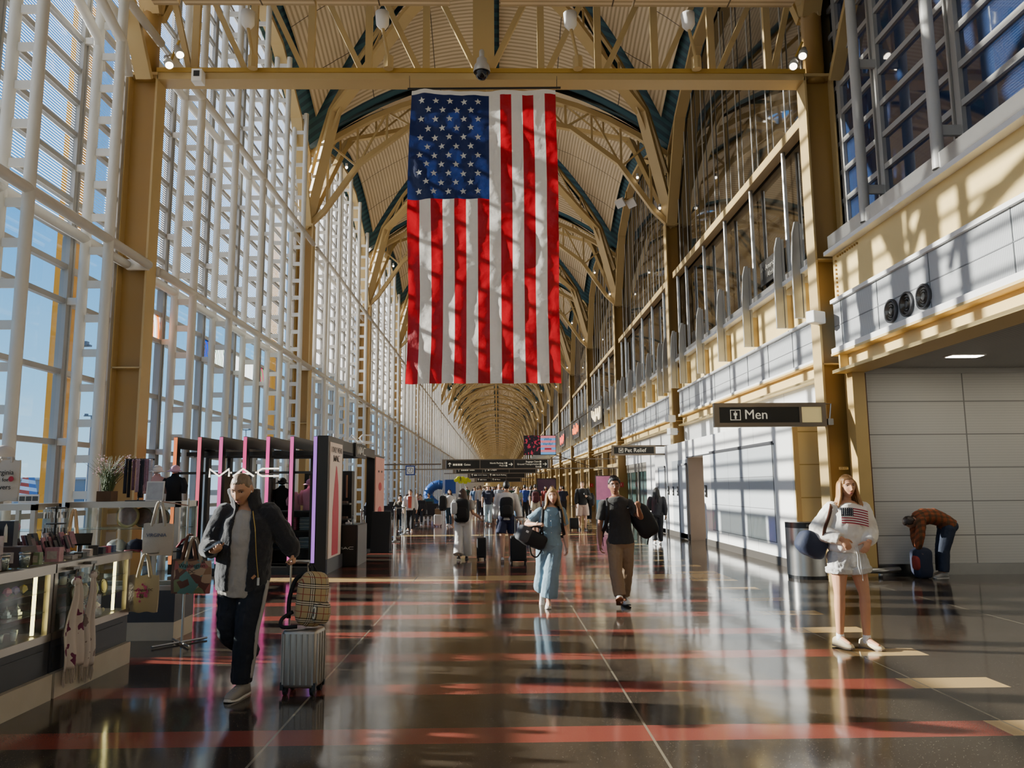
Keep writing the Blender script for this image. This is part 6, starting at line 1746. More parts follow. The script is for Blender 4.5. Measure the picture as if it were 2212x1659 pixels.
t = empty('brand_sign', (-5.74, 15.5, 1.93), label='white outlined cosmetics lettering on the stand front', cat='sign')
mac(t, (0, 0, 0), 1.37, .15, M('#FFF6E2', emis=1.6), .018)
m = MB(); m.tube([(0, .05, .05), (1.37, .05, .05)], .012, 6); m.build('support', KB, t)
# black monolith with lipstick poster
t = empty('poster_pillar', (-3.56, 16.35, 0), label='black pillar with red lipstick poster on the cosmetics stand', cat='pillar')
m = MB(); m.box(-.07, .14, -.76, .76, .0, 2.74); m.build('body', KB, t)
m = MB(); m.box(.14, .155, -.62, .60, .28, 2.62); m.build('poster', M('#F1DDD2', .5, vary=.02), t)
m = MB()
pr = [(-.30, .32), (.30, .32), (.30, 1.2), (.22, 1.75), (.05, 2.12), (-.02, 2.15), (-.16, 1.75), (-.30, 1.2)]
m.prism(pr, 'x', .156, .16); m.build('lipstick_print', M('#C8324A', .5), t)
text('I ONLY WEAR', .17, BLACK, (.16, 0, 2.47), (PI/2, 0, PI/2), t, ext=.001)
o = mac(t, (.162, -.3, 2.24), .6, .12, BLACK, .006, PI/2)
m = MB(); m.box(.14, .17, -.76, .76, .0, .28); m.build('base', M('#4A4A50', .4), t)
t = empty('poster_pillar', (-3.56, 22.5, 0), label='black pillar with pink lips and face poster at the far end of the cosmetics stand', cat='pillar')
m = MB(); m.box(-.1, .12, -.9, .9, 0, 2.6); m.build('body', KB, t)
m = MB(); m.box(.12, .14, -.8, .85, .35, 2.55); m.build('poster', M('#E8A79A', .5, vary=.12, vs=2), t)
m = MB(); m.ell((.145, 0, 1.72), .01, .3, .12, 18, 8); m.ell((.145, 0, 1.0), .01, .34, .16, 18, 8); m.ell((.145, 0, .72), .01, .3, .13, 18, 8); m.build('lips_print', M('#C22A3C', .4), t)
m = MB(); m.ell((.148, -.28, 2.15), .008, .12, .035, 12, 6); m.ell((.148, .28, 2.15), .008, .12, .035, 12, 6); m.build('eye_print', M('#4A2A26', .5), t)
# hanging box sign on the side beam
t = empty('brand_sign', (-3.42, 19.2, 2.42), label='small black box sign with white cosmetics lettering on the stand side beam', cat='sign')
m = MB(); m.box(-.03, .03, -.75, .75, 0, .34); m.build('panel', BLACK, t); mac(t, (.04, -.55, .08), 1.1, .18, WHITE, .011, PI/2)
t = empty('brand_sign', (-3.9, 18.3, 2.74), rz=.5, label='white cosmetics letters standing on top of the stand', cat='sign')
m = MB(); m.box(-.05, 1.0, -.02, .02, 0, .03); m.build('base_bar', WHITE, t); mac(t, (0, 0, .05), .95, .16, WHITE, .018)
# counter
t = empty('service_counter', (-3.3, 17.7, 0), label='black block counter with small cosmetics lettering beside the pillar', cat='counter')
m = MB(); m.box(-.26, .22, -.55, .6, 0, .88); m.build('body', KB, t, bevel=.01); m = MB(); m.box(.2, .23, -.55, .6, 0, .86); m.build('side_panel', M('#5A5A5E', .4), t)
mac(t, (-.2, -.565, .36), .34, .05, WHITE, .005)
t = empty('sanitizer_bottle', (-3.2, 17.35, .88), label='clear pump bottle on the black cosmetics counter', cat='bottle')
m = MB(); m.lathe([(0, 0), (.035, 0), (.035, .11), (.012, .13), (.012, .15), (0, .15)], n=14); m.build('bottle', M('#C9D6DC', .1), t, True); m = MB(); m.tube([(0, 0, .15), (0, 0, .19), (-.04, 0, .19)], .008, 6); m.build('pump', WHITE, t, True)
t = empty('tissue_box', (-3.33, 17.5, .88), label='white tissue pack on the black cosmetics counter', cat='box')
m = MB(); m.box(-.08, .05, -.05, .05, 0, .05); m.build('box', WHITE, t, bevel=.01); m = MB(); m.add([(-.04, 0, .05), (.01, .02, .05), (-.01, -.02, .05), (-.03, 0, .11)], [(0, 1, 3), (1, 2, 3), (2, 0, 3)]); m.build('tissue', WHITE, t)
# brush rack and product trays
t = empty('brush_rack', (-4.2, 19.2, 0), label='black wall rack with brown brush tubes and product trays', cat='display rack')
m = MB(); m.box(-.55, .6, -.05, .08, .5, 2.1); m.build('panel', KB, t)
for i in range(6):
    m = MB(); m.tube([(-.42+.18*i, -.08, 1.45), (-.42+.18*i, -.08, 2.0)], .025, 8); m.build('brush_tube', M('#8A5A3C', .4), t)
for z in (1.32, .95):
    m = MB(); m.box(-.55, .6, -.3, -.05, z-.04, z); tr_ = m.build('tray', STEELD, t)
    m = MB()
    for i in range(16):
        for j in range(3): m.box(-.5+.066*i, -.46+.066*i, -.28+.075*j, -.24+.075*j, z, z+.05)
    q = m.build('product_row', M('#7A6252', .4, vary=.6, vs=30), tr_); q['kind'] = 'stuff'
t = empty('a_frame_sign', (-3.12, 20.9, 0), label='black folding pavement sign leaning by the cosmetics stand', cat='sign')
m = MB(); m.beam((0, -.28, 0), (0, 0, 1.05), .5, .03, up=(0, 1, 0)); m.build('front_board', KB, t); m = MB(); m.beam((0, .28, 0), (0, .01, 1.05), .5, .03, up=(0, 1, 0)); m.build('rear_board', M('#8A8A88', .4), t)

# ------------------------------------------------------------------ clothes display behind the light frames
t = empty('clothes_shelf', (-4.45, 17.9, .03), label='dark shelf unit with folded clothes behind the coloured frames', cat='shelf')
m = MB()
for z in (.32, .72, 1.15): m.box(-.75, .6, -.28, .28, z-.03, z)
m.box(-.78, -.74, -.28, .28, 0, 1.9); m.box(.6, .64, -.28, .28, 0, 1.9); m.box(-.78, .64, .25, .28, 0, 1.15)
m.build('frame', KB2, t)
def stack(x, y, z, cols, n, label, group, w=.24, d=.26):
    r = random.Random(int((x*7+y)*10))
    for i in range(n):
        c = cols[i % len(cols)]
        m = MB(); j = .008*r.random()
        m.box(-w/2+j, w/2, -d/2, d/2-j, 0, .038)
        m.build('folded_sweatshirt', M(c, .9, vary=.05), None, loc=(x, y, z+.041*i), cat='sweatshirt', label=label, group=group).modifiers.new('b', 'BEVEL').width = .014
for j, (x, cols, w_) in enumerate(((-4.98, ['#3A3E40', '#2A2E30'], 'grey'), (-4.68, ['#B86A88', '#C47A96'], 'pink'), (-4.38, ['#7A8A8E', '#98A4A6'], 'blue grey'), (-4.08, ['#2A2A2E', '#3A3A3E'], 'black'))):
    stack(x, 17.82, .751, cols, 7, '%s folded sweatshirt in the upper stack on the dark shelf' % w_, '%s sweatshirts in the upper stack' % w_)
    stack(x, 17.82, .351, cols, 6, '%s folded sweatshirt in the lower stack on the dark shelf' % w_, '%s sweatshirts in the lower stack' % w_)
def bust(x, y, z, col, label, s=1., cap=None, name='shirt_bust', printc=None, cat='shirt display', pants=False):
    t = empty(name, (x, y, z), label=label, cat=cat)
    m = MB()
    m.ring_stack([(0, 0, 0, .15*s, .09*s), (0, 0, .15*s, .14*s, .09*s), (0, 0, .32*s, .18*s, .11*s), (0, 0, .42*s, .17*s, .09*s), (0, 0, .47*s, .07*s, .06*s), (0, 0, .52*s, .05*s, .05*s)], 20)
    for sx in (-1, 1): m.tube([(sx*.14*s, 0, .41*s), (sx*.21*s, -.02, .28*s), (sx*.2*s, -.03, .14*s)], [.06*s, .06*s, .045*s], 10)
    m.build('shirt', M(col, .9, vary=.1, vs=12, bump=.5, bs=25), t, True)
    if printc:
        m = MB(); m.box(-.06*s, .06*s, -.115*s, -.10*s, .25*s, .33*s); m.build('print', M(printc, .8), t)
    if cap:
        m = MB(); m.ell((0, 0, .60*s), .09*s, .1*s, .08*s, 16, 8); m.ring_stack([(0, -.02, .55*s, .15*s, .15*s), (0, -.01, .58*s, .1*s, .11*s)], 18); m.build('hat', M(cap, .8, vary=.15, vs=25), t, True)
    return t
bust(-4.95, 17.85, 1.19, '#141416', 'black hoodie on a bust behind the coloured frames', 1.1, '#141416')
bust(-4.62, 17.8, 1.19, '#F0B4C8', 'pink shirt on a narrow bust behind the coloured frames', .8)
bust(-4.28, 17.75, 1.19, '#EBA4BE', 'pink hoodie on a bust behind the coloured frames', 1.05, '#EBA4BE')
bust(-3.98, 17.7, 1.19, '#DAD6D2', 'white T-shirt with dark print on a bust behind the coloured frames', .95, '#E4E0DC', printc='#222222')

# ------------------------------------------------------------------ souvenir stand: glass counters
ALR = M('#A8A096', .3, metal=.8, vary=.1, vs=4); MARB = M('#B9AF9C', .5, vary=.12, vs=5); CGR = M('#3A3B40', .5)
LEDY = M('#FFE89A', .5, emis=5, vary=.02)
FXX = -3.68
def counter(y0, y1, label, led):
    t = empty('glass_counter', (FXX, y0, 0), label=label, cat='display counter')
    L = y1-y0; D_ = .52
    m = MB(); m.box(-D_, .05, 0.01, L-.01, 0, .2); m.build('kick_plate', MARB, t)
    m = MB(); m.box(-D_, 0, 0, L, .2, .46); m.box(-.04, .012, .03, L-.1, .24, .40); m.build('base_panel', CGR, t)
    m = MB(); m.box(-D_, .01, 0, L, .46, .52)
    for y in (0, L-.045):
        m.box(-.045, 0, y, y+.045, .52, 1.01); m.box(-D_, -D_+.04, y, y+.045, .52, 1.01)
    m.box(-.05, .015, 0, L, 1.0, 1.075); m.box(-D_, -D_+.05, 0, L, 1.0, 1.07); m.box(-D_, 0, 0, .05, 1.0, 1.07); m.box(-D_, 0, L-.05, L, 1.0, 1.07)
    m.build('frame', ALR, t)
    m = MB(); m.box(-D_+.0, -D_+.01, .04, L-.04, .52, 1.0); m.build('back_panel', M('#2C302E', .5), t)
    for z in (.70, .86):
        m = MB(); m.box(-D_+.03, -.03, .03, L-.03, z-.008, z); m.build('shelf', M('#5C6B66', .08, vary=.05, alpha=.45), t)
    m = MB(); m.quad((-.012, .045, .52), (-.012, L-.045, .52), (-.012, L-.045, 1.0), (-.012, .045, 1.0)); m.build('front_glass', CASEGL, t)
    m = MB(); m.quad((-D_+.05, .05, 1.06), (-.05, .05, 1.06), (-.05, L-.05, 1.06), (-D_+.05, L-.05, 1.06)); m.build('top_glass', CASEGL, t)
    for y in led:
        m = MB(); m.box(-.07, -.05, y, y+.022, .53, .99); m.build('light_strip', LEDY, t)
    return t
counter(4.7, 6.58, 'near glass souvenir counter with stainless edge and glassware inside', (1.72, .1))
counter(6.6, 7.92, 'second glass souvenir counter with plates and bears inside', (1.12,))
def shape(kind, m, s, r):
    if kind == 'globe': m.lathe([(0, 0), (.5*s, 0), (.45*s, .25*s), (.35*s, .3*s)], n=12); m.ell((0, 0, .62*s), .42*s, .42*s, .4*s, 12, 8)
    elif kind == 'shot': m.lathe([(0, .03*s), (.30*s, .03*s), (.30*s, 0), (.33*s, 0), (.42*s, 1.1*s), (.38*s, 1.1*s), (.28*s, .1*s), (0, .1*s)], n=12)
    elif kind == 'gem': m.lathe([(0, 0), (.4*s, .35*s), (.3*s, .65*s), (0, .8*s)], n=5)
    elif kind == 'tower': m.box(-.3*s, .3*s, -.3*s, .3*s, 0, .25*s); m.box(-.2*s, .2*s, -.2*s, .2*s, .25*s, .5*s); m.lathe([(.2*s, .5*s), (.18*s, .65*s), (.05*s, .8*s), (0, 1.1*s)], n=10)
    elif kind == 'mug': m.lathe([(0, 0), (.4*s, 0), (.42*s, 1*s), (.37*s, 1*s), (.35*s, .1*s), (0, .1*s)], n=14); m.tube([(.4*s, 0, .8*s), (.62*s, 0, .7*s), (.62*s, 0, .35*s), (.4*s, 0, .25*s)], .05*s, 6)
    elif kind == 'box': m.box(-.45*s, .45*s, -.3*s, .3*s, 0, .9*s)
def row(kind, n, y0, y1, x, z, s, mat, name, cat, label, group, jit=.01, seed=1):
    r = random.Random(seed); m = MB(); shape(kind, m, s, r); me = m.mesh(name, mat, kind not in ('box', 'gem', 'tower'))
    for i in range(n):
        o = bpy.data.objects.new(name, me); COL.objects.link(o)
        o.location = (x+r.uniform(-jit, jit)*3, y0+(y1-y0)*i/max(1, n-1), z); o.rotation_euler = (0, 0, r.uniform(-.4, .4))
        tag(o, label, cat, group)
CRY = M('#C8D2D4', .06, metal=.35, vary=.2, vs=20); BLV = M('#1E2A6A', .6); GOLD = M('#B8923C', .3, metal=.6, vary=.2, vs=20)
row('shot', 11, 5.35, 6.35, -3.80, .525, .06, CRY, 'shot_glass', 'glass', 'clear shot glass in the front row on the bottom of the near counter', 'front row of shot glasses')
row('shot', 11, 5.32, 6.3, -3.92, .525, .06, CRY, 'shot_glass', 'glass', 'clear shot glass in the back row on the bottom of the near counter', 'back row of shot glasses', seed=2)
row('tower', 7, 5.45, 6.35, -3.84, .705, .085, CRY, 'crystal_monument', 'figurine', 'small clear crystal monument on the middle shelf of the near counter', 'crystal monuments on the middle shelf', seed=3)
row('gem', 3, 5.75, 6.05, -3.77, .70, .09, BLV, 'blue_cushion', 'cushion', 'small dark blue velvet cushion on the middle shelf', 'blue velvet cushions', seed=4)
row('globe', 8, 5.35, 5.85, -3.82, .865, .065, M('#8A9A8C', .2, vary=.5, vs=40), 'snow_globe', 'snow globe', 'little snow globe on the top shelf of the near counter', 'snow globes on the top shelf', seed=5)
for i, (y, c, w_) in enumerate(((6.18, '#C0306A', 'magenta'), (6.28, '#6A3A8A', 'violet'), (6.38, '#C8B03A', 'yellow'))):
    m = MB(); shape('gem', m, .09, None); m.build('glass_gem', M(c, .15), loc=(-3.8, y, .865), cat='gem', label='small %s glass gem on the top shelf of the near counter' % w_)
t = empty('gold_plaque', (-3.83, 6.0, .862), label='gold framed picture plaque on the top shelf of the near counter', cat='plaque'); t.rotation_euler = (0, -.25, 0)
m = MB(); m.box(-.01, .01, -.09, .09, 0, .12); m.build('frame', GOLD, t); m = MB(); m.box(.01, .013, -.07, .07, .015, .105); m.build('picture', M('#5A6A7A', .3, vary=.5, vs=18), t)
row('mug', 4, 6.95, 7.5, -3.82, .865, .07, M('#DAD4CA', .3, vary=.3, vs=18), 'souvenir_mug', 'mug', 'small white souvenir mug on the top shelf of the second counter', 'white mugs on the top shelf', seed=6)
for i, (y, c1, c2, w_) in enumerate(((7.12, '#6A4A2A', '#C9BFA8', 'brown rimmed'), (7.28, '#8A6A3A', '#B8AC94', 'tan rimmed'), (7.45, '#1C1A1A', '#D2CED0', 'black rimmed'), (7.63, '#3A3420', '#B8A030', 'gold patterned'))):
    t = empty('souvenir_plate', (-3.79, y, .77), label='%s round souvenir plate standing on the middle shelf of the second counter' % w_, cat='plate'); t.rotation_euler = (0, -.12, .0)
    m = MB(); m.lathe([(0, -.004), (.068, -.004), (.075, .006), (.06, .004), (.0, .0)], n=22, axis='x'); m.build('rim', M(c1, .3), t, True)
    m = MB(); m.lathe([(0, .0075), (.05, .0075), (.05, .004)], n=20, axis='x'); m.build('picture', M(c2, .3, vary=.35, vs=30), t)
def bear(x, y, z, label, hat, shirt, s=1.):
    t = empty('teddy_bear', (x, y, z), rz=PI/2-.3, label=label, cat='teddy bear')
    F_ = M('#D8CEC2', .95, bump=.6, bs=120); m = MB()
    m.ell((0, 0, .06*s), .055*s, .05*s, .065*s); m.ell((0, -.01, .155*s), .045*s, .045*s, .042*s); m.ell((0, -.05*s, .145*s), .018*s, .016*s, .014*s)
    for sx in (-1, 1):
        m.ell((sx*.035*s, 0, .19*s), .016*s, .01*s, .016*s); m.tube([(sx*.045*s, 0, .1*s), (sx*.075*s, -.03*s, .06*s)], [.02*s, .018*s], 8); m.tube([(sx*.03*s, -.02*s, .025*s), (sx*.05*s, -.09*s, .02*s)], [.026*s, .022*s], 8); m.ell((sx*.052*s, -.1*s, .026*s), .022*s, .012*s, .026*s)
    m.build('body', F_, t, True)
    m = MB(); m.ell((0, 0, .065*s), .058*s, .054*s, .05*s); m.build('shirt', M(shirt, .9, vary=.5, vs=40), t, True)
    if hat: m = MB(); m.ell((0, .005, .185*s), .048*s, .047*s, .03*s); m.build('hat', M(hat, .9, vary=.4, vs=60), t, True)
    m = MB()
    for sx in (-1, 1): m.ell((sx*.016*s, -.052*s, .165*s), .005*s, .003*s, .005*s, 6, 4)
    m.ell((0, -.066*s, .15*s), .006*s, .004*s, .005*s, 6, 4); m.build('eyes', BLACK, t)
bear(-3.84, 7.45, .525, 'white teddy bear with blue starry hat in the second counter', '#1E2A5A', '#B03040', 1.05)
bear(-3.80, 7.22, .525, 'white teddy bear with striped red shirt in the second counter', None, '#A04050', .95)
bear(-3.88, 7.62, .525, 'small teddy bear in red and white at the back of the second counter', '#A03040', '#C8B8B0', .85)

# tall showcase behind
def showcase(x0, x1, y0, y1, h, label, shelves, backglass=True):
    t = empty('glass_showcase', ((x0+x1)/2, (y0+y1)/2, 0), label=label, cat='display case')
    a, b_, c, d = x0-(x0+x1)/2, x1-(x0+x1)/2, y0-(y0+y1)/2, y1-(y0+y1)/2
    m = MB(); m.box(a, b_, c, d, 0, .2); m.build('kick_plate', MARB, t); m = MB(); m.box(a, b_, c, d, .2, .55); m.build('base_panel', CGR, t)
    m = MB()
    for xx in (a, b_-.05):
        for yy in (c, d-.05): m.box(xx, xx+.05, yy, yy+.05, .55, h-.05)
    for z0_, z1_ in ((.55, .6), (h-.06, h)): m.box(a, b_, c, c+.05, z0_, z1_); m.box(a, b_, d-.05, d, z0_, z1_); m.box(a, a+.05, c, d, z0_, z1_); m.box(b_-.05, b_, c, d, z0_, z1_)
    m.box(a+(b_-a)*.78, a+(b_-a)*.78+.04, c, c+.04, .6, h-.06)
    m.build('frame', ALR, t)
    for z in shelves: m = MB(); m.box(a+.03, b_-.03, c+.03, d-.03, z-.01, z); m.build('shelf', M('#5C6B66', .08, alpha=.5), t)
    m = MB(); m.quad((a+.05, c+.01, .6), (b_-.05, c+.01, .6), (b_-.05, c+.01, h-.05), (a+.05, c+.01, h-.05)); m.quad((b_-.01, c+.05, .6), (b_-.01, d-.05, .6), (b_-.01, d-.05, h-.05), (b_-.01, c+.05, h-.05)); m.build('glass', CASEGL, t)
    m = MB(); m.box(a, b_, c, d, h, h+.008); m.build('top_board', ALR, t)
    return t
showcase(-4.96, -3.66, 9.0, 9.55, 1.54, 'tall glass showcase with plates and caps inside, plant on top', (.98, 1.24))
showcase(-5.95, -5.0, 8.5, 9.0, 1.53, 'tall glass showcase at far left with a lettered tote on top', (1.0, 1.25))
for i, (x, s, c, w_) in enumerate(((-4.30, .13, '#C9B07A', 'large gold rimmed oval'), (-4.16, .11, '#8A7A6A', 'brown rimmed'), (-3.98, .10, '#9A9890', 'plain grey'))):
    t = empty('decorative_plate', (x, 9.13+.08*i, 1.25+s), label='%s souvenir plate on the top shelf of the tall showcase' % w_, cat='plate')
    m = MB(); m.lathe([(0, .004), (s, .004), (s*1.05, -.006), (s*.85, -.002), (0, 0)], n=26, axis='y'); m.build('rim', M(c, .3), t, True)
    m = MB(); m.lathe([(s*.8, -.006), (0, -.006)], n=24, axis='y'); m.build('picture', M('#8A6A6A', .35, vary=.6, vs=25), t)
row('box', 9, 9.12, 9.12, -3.9, 1.245, .045, M('#6A5A52', .4, vary=.6, vs=30), 'figurine', 'figurine', 'tiny souvenir figurine at the front of the top shelf in the tall showcase', 'tiny figurines in the tall showcase', .04, 9)
k_ = 0
for o in [o for o in COL.objects if o.name.startswith('figurine')]: o.location.x = -4.1+.045*k_; k_ += 1
def cap(x, y, z, col, label, col2=None, rz=0, s=1.):
    t = empty('baseball_cap', (x, y, z), rz, label=label, cat='cap')
    m = MB(); m.lathe([(.095*s, 0), (.097*s, .03*s), (.085*s, .075*s), (.05*s, .105*s), (0, .115*s)], n=20); m.build('crown', M(col, .85, vary=.1), t, True)
    m = MB(); m.sheet(lambda a, b_: ((a-.5)*.17*s*(1-.25*b_*b_), -.085*s-b_*.085*s, .012*s-.012*abs(a-.5)*4*b_+.004), 10, 4); q = m.build('visor', M(col2 or col, .8), t, True); q.modifiers.new('s', 'SOLIDIFY').thickness = .004
    m = MB(); m.ell((0, 0, .115*s), .008, .008, .005, 8, 5); m.build('button', M(col2 or col, .8), t)
cap(-4.42, 8.95+.2, .985, '#C9C6C0', 'white baseball cap in the tall showcase', rz=.3, s=1.15)
cap(-4.20, 9.16, .985, '#1B2140', 'navy starry baseball cap in the tall showcase', '#7A2A34', .2, 1.15)
cap(-3.98, 9.14, .985, '#9A2834', 'red baseball cap with dark front in the tall showcase', '#A83440', .1, 1.15)
# things on the tall showcase
t = empty('potted_grass', (-4.62, 9.25, 1.548), label='ornamental grass with pale blossom sprays in a brown pot', cat='plant')
m = MB(); m.box(-.08, .09, -.08, .08, 0, .12); m.build('pot', M('#5A4028', .8), t)
m = MB(); r = random.Random(4)
for i in range(95):
    a = r.uniform(0, 2*PI); L = r.uniform(.25, .46); sp_ = r.uniform(.03, .16)+(.14 if i % 9 == 0 else 0)
    b0 = V((r.uniform(-.05, .05), r.uniform(-.05, .05), .1)); m.tube([b0, b0+V((math.cos(a)*sp_*.4, math.sin(a)*sp_*.4, L*.6)), b0+V((math.cos(a)*sp_*1.5, math.sin(a)*sp_*1.5, L))], [.003, .0028, .001], 4)
m.build('grass_blades', M('#4A5A34', .7, vary=.4, vs=20), t)
m = MB(); mb2 = MB(); tips = [(-.06, .0, .5), (-.02, -.02, .43), (.12, 0, .45), (.22, .02, .5), (.30, .03, .47), (.17, 0, .40), (-.12, 0, .36), (.08, 0, .36), (.36, .02, .44)]
for tx_, ty_, tz_ in tips:
    m.tube([(0, 0, .1), (tx_*.4, ty_, tz_*.6), (tx_, ty_, tz_)], [.004, .003, .002], 5)
    for j in range(26):
        q = V((tx_, ty_, tz_))+V((r.gauss(0, .028), r.gauss(0, .02), r.gauss(-.01, .028))); mb2.ell(q, .008, .006, .008, 5, 4)
m.build('branch', M('#5A4A3A', .8), t); q = mb2.build('blossoms', M('#D8B8BC', .8, vary=.2, vs=40), t); q['kind'] = 'stuff'
t = empty('scarf_rack', (-4.25, 9.2, 1.548), label='small stand of dark patterned hanging scarves on the tall showcase', cat='rack')
m = MB(); m.tube([(0, .05, 0), (0, .05, .5)], .01, 6); m.box(-.17, .17, .04, .06, .48, .5); m.box(-.12, .12, -.02, .12, 0, .012); m.build('stand', BLACK, t)
for i, c in enumerate(('#1C1E2A', '#15151A', '#6A4A58', '#A88A98', '#2A2A34', '#8A6A7A', '#C0B8C0')):
    m = MB(); m.sheet(lambda a, b_: (-.16+.048*i+.04*a, -.0+.01*math.sin(a*9+i), .49-b_*(.40+.05*math.sin(i*2))), 5, 6); q = m.build('scarf', M(c, .9, vary=.5, vs=45), t, True); q.modifiers.new('s', 'SOLIDIFY').thickness = .006
bust(-4.04, 9.25, 1.548, '#C49898', 'dusty pink hoodie with white cap on the tall showcase', .62, '#D8CFC8')
bust(-3.82, 9.22, 1.548, '#121216', 'black jacket with pale pink bucket hat on the tall showcase', .62, '#C8A0B4')
t = empty('picture_frame', (-3.97, 9.04, 1.55), label='small white framed print leaning at the front of the tall showcase top', cat='picture'); t.rotation_euler = (-.12, 0, .05)
m = MB(); m.box(-.10, .10, 0, .015, 0, .23); m.build('frame', M('#CFCBC6', .4), t); m = MB(); m.box(-.085, .085, -.003, 0, .015, .215); m.build('print', M('#A8A8AA', .2, vary=.3, vs=14), t)
def tote(loc, w, h, col, label, rz=0, roll=0, strap_h=.28, lines=(), tcol='#1A1A1A', blot=None, tilt=0, mat=None, lsize=.06, scol=None):
    t = empty('tote_bag', loc, rz, label=label, cat='tote bag'); t.rotation_euler = (tilt, roll, rz)
    m = MB()
    def fn(sgn):
        return lambda a, b_: ((a-.5)*w*(1+.05*math.sin(b_*3)), sgn*(.012+.028*math.sin(PI*a)*math.sin(PI*min(1, b_*.9+.05))), -h+h*b_+.006*math.sin(a*12))
    m.sheet(fn(-1), 12, 12); m.sheet(fn(1), 12, 12)
    for e in (0, 1):
        pts = [(fn(-1)(e, j/12), fn(1)(e, j/12)) for j in range(13)]
        for p_, q_ in zip(pts, pts[1:]): m.quad(p_[0], p_[1], q_[1], q_[0])
    bt = [fn(-1)(j/12, 0) for j in range(13)]; bt2 = [fn(1)(j/12, 0) for j in range(13)]
    for j in range(12): m.quad(bt[j], bt[j+1], bt2[j+1], bt2[j])
    bd = m.build('bag_body', mat or M(col, .9, vary=.06, bump=.3, bs=60), t, True)
    for dy in (-.02, .02): strap(t, [(-w*.22, dy, -.03), (-w*.2, dy, .02), (-w*.08, dy*.5, strap_h*.9), (0, 0, strap_h), (w*.08, dy*.5, strap_h*.9), (w*.2, dy, .02), (w*.22, dy, -.03)], .025, .004, M(scol or col, .9), 'handle')
    for i, (s_, z_, sz) in enumerate(lines): text(s_, sz, M(tcol, .8), (0, -.046, z_), parent=t, ext=.001)
    if blot:
        m = MB(); r = random.Random(8)
        for j in range(26): m.ell((r.gauss(.01, .035), -.044, blot+r.gauss(0, .03)), .012, .002, .012, 7, 4)
        m.build('blossom_print', M('#A8487A', .8), t)
    return t
tote((-5.42, 8.62, 2.02), .30, .45, '#C4BCB0', 'cream tote lettered Virginia is for lovers on the far left showcase', lines=(('Virginia', -.14, .075), ('is for', -.22, .06), ('lovers', -.30, .075)), strap_h=.02)
m = MB(); m.ell((.09, -.05, -.21), .03, .003, .03, 10, 6); P_ = [o for o in COL.objects if o.name.startswith('tote_bag')][-1]; m.build('heart_print', M('#B03040', .8), P_)
t = empty('small_bust', (-5.55, 8.75, 1.54), label='white capped bust half hidden behind the lettered tote', cat='hat display'); m = MB(); m.ell((0, 0, .56), .11, .12, .09); m.tube([(0, 0, 0), (0, 0, .5)], .04, 8); m.build('hat', M('#CFC9C4', .8), t, True)
t = empty('photo_stand', (-4.98+-.13, 8.55, 1.54), label='small white triple photo stand on the far left showcase', cat='picture')
m = MB(); m.box(-.11, .11, 0, .01, 0, .1); m.build('frame', WHITE, t); m = MB()
for i in range(3): m.box(-.1+.07*i, -.04+.07*i, -.003, 0, .03, .08)
m.build('print', M('#4A4A48', .3, vary=.4, vs=20), t)
# bags hanging at the corner
tote((-3.56, 7.98, .83), .285, .36, '#A99C82', 'cream tote with Washington DC blossoms at the counter corner', lines=(('Washington DC', -.14, .034), ('桜', -.20, .05)), blot=-.18, strap_h=.2)
tote((-3.56, 8.25, 1.33), .30, .33, '#B4AA9A', 'grey beige tote lettered VIRGINIA hanging above the other totes', lines=(('VIRGINIA', -.12, .05),), tcol='#3A4A6A', strap_h=.22)
def collage():
    m, nt, b_ = newmat('collage_print'); co = nt.coord()[0]
    v = nt.n.new('ShaderNodeTexVoronoi'); v.inputs['Scale'].default_value = 14; nt.l.new(co, v.inputs['Vector'])
    r = nt.n.new('ShaderNodeValToRGB'); r.color_ramp.interpolation = 'CONSTANT'; nt.l.new(v.outputs['Color'], r.inputs[0]); q = r.color_ramp.elements
    q[0].color = lin('#8A6A50'); q[1].color = lin('#C0A890'); 
    for p_, c_ in ((.25, '#5A3A34'), (.4, '#A8927A'), (.55, '#4F7C7C'), (.7, '#9A5A58'), (.8, '#6A7A5A')): w_ = q.new(p_); w_.color = lin(c_)
    nt.l.new(r.outputs[0], b_.inputs['Base Color']); b_.inputs['Roughness'].default_value = .5; return m
CLG = collage()
tote((-3.24, 8.4, .93), .36, .34, '#8A7A6A', 'colourful collage tote lettered Washington DC, outermost of the hanging bags', rz=.1, lines=(('Washington', -.05, .055), ('DC', -.11, .05)), mat=CLG, strap_h=.24, scol='#9A9080')
tote((-3.36, 8.58, .93), .34, .36, '#6A4A3A', 'brown edged bag hanging behind the collage tote', mat=M('#6A5040', .7, vary=.4, vs=10), strap_h=.26)
tote((-4.80, 8.9, 1.20), .22, .2, '#C08A44', 'orange tan tote hanging in front of the tall showcase', strap_h=.26, scol='#D8B890')
tote((-3.60, 5.55, .70), .24, .42, '#A99C82', 'cream printed tote hanging at the near end of the counter', rz=PI/2, blot=-.2, strap_h=.2)
t = empty('hanging_jacket', (-3.42, 8.75, .55), label='black jacket with red trim hanging among the totes', cat='jacket'); softbox('jacket_body', BLACKM, t, (0, 0, .28), .14, .08, .28, disp=.03); m = MB(); m.tube([(-.12, -.06, .5), (-.05, -.08, .58), (0, -.05, .6)], .012, 6); m.build('red_trim', M('#8A2030', .8), t, True)
t = empty('clothes_hooks', (-3.5, 8.75, 0), label='steel floor stand that carries the hanging tote bags', cat='stand'); m = MB(); m.tube([(0, .1, .02), (0, .1, 1.58)], .014, 8); m.tube([(-.2, -.2, .02), (.2, .3, .02)], .012, 6); m.tube([(.2, -.2, .02), (-.2, .3, .02)], .012, 6)
m.tube([(0, .1, 1.5), (-.06, -.5, 1.56)], .008, 6); m.tube([(0, .1, 1.15), (.26, -.35, 1.18)], .008, 6); m.tube([(0, .1, 1.0), (-.06, -.77, 1.04)], .008, 6); m.build('pole', STEEL, t)
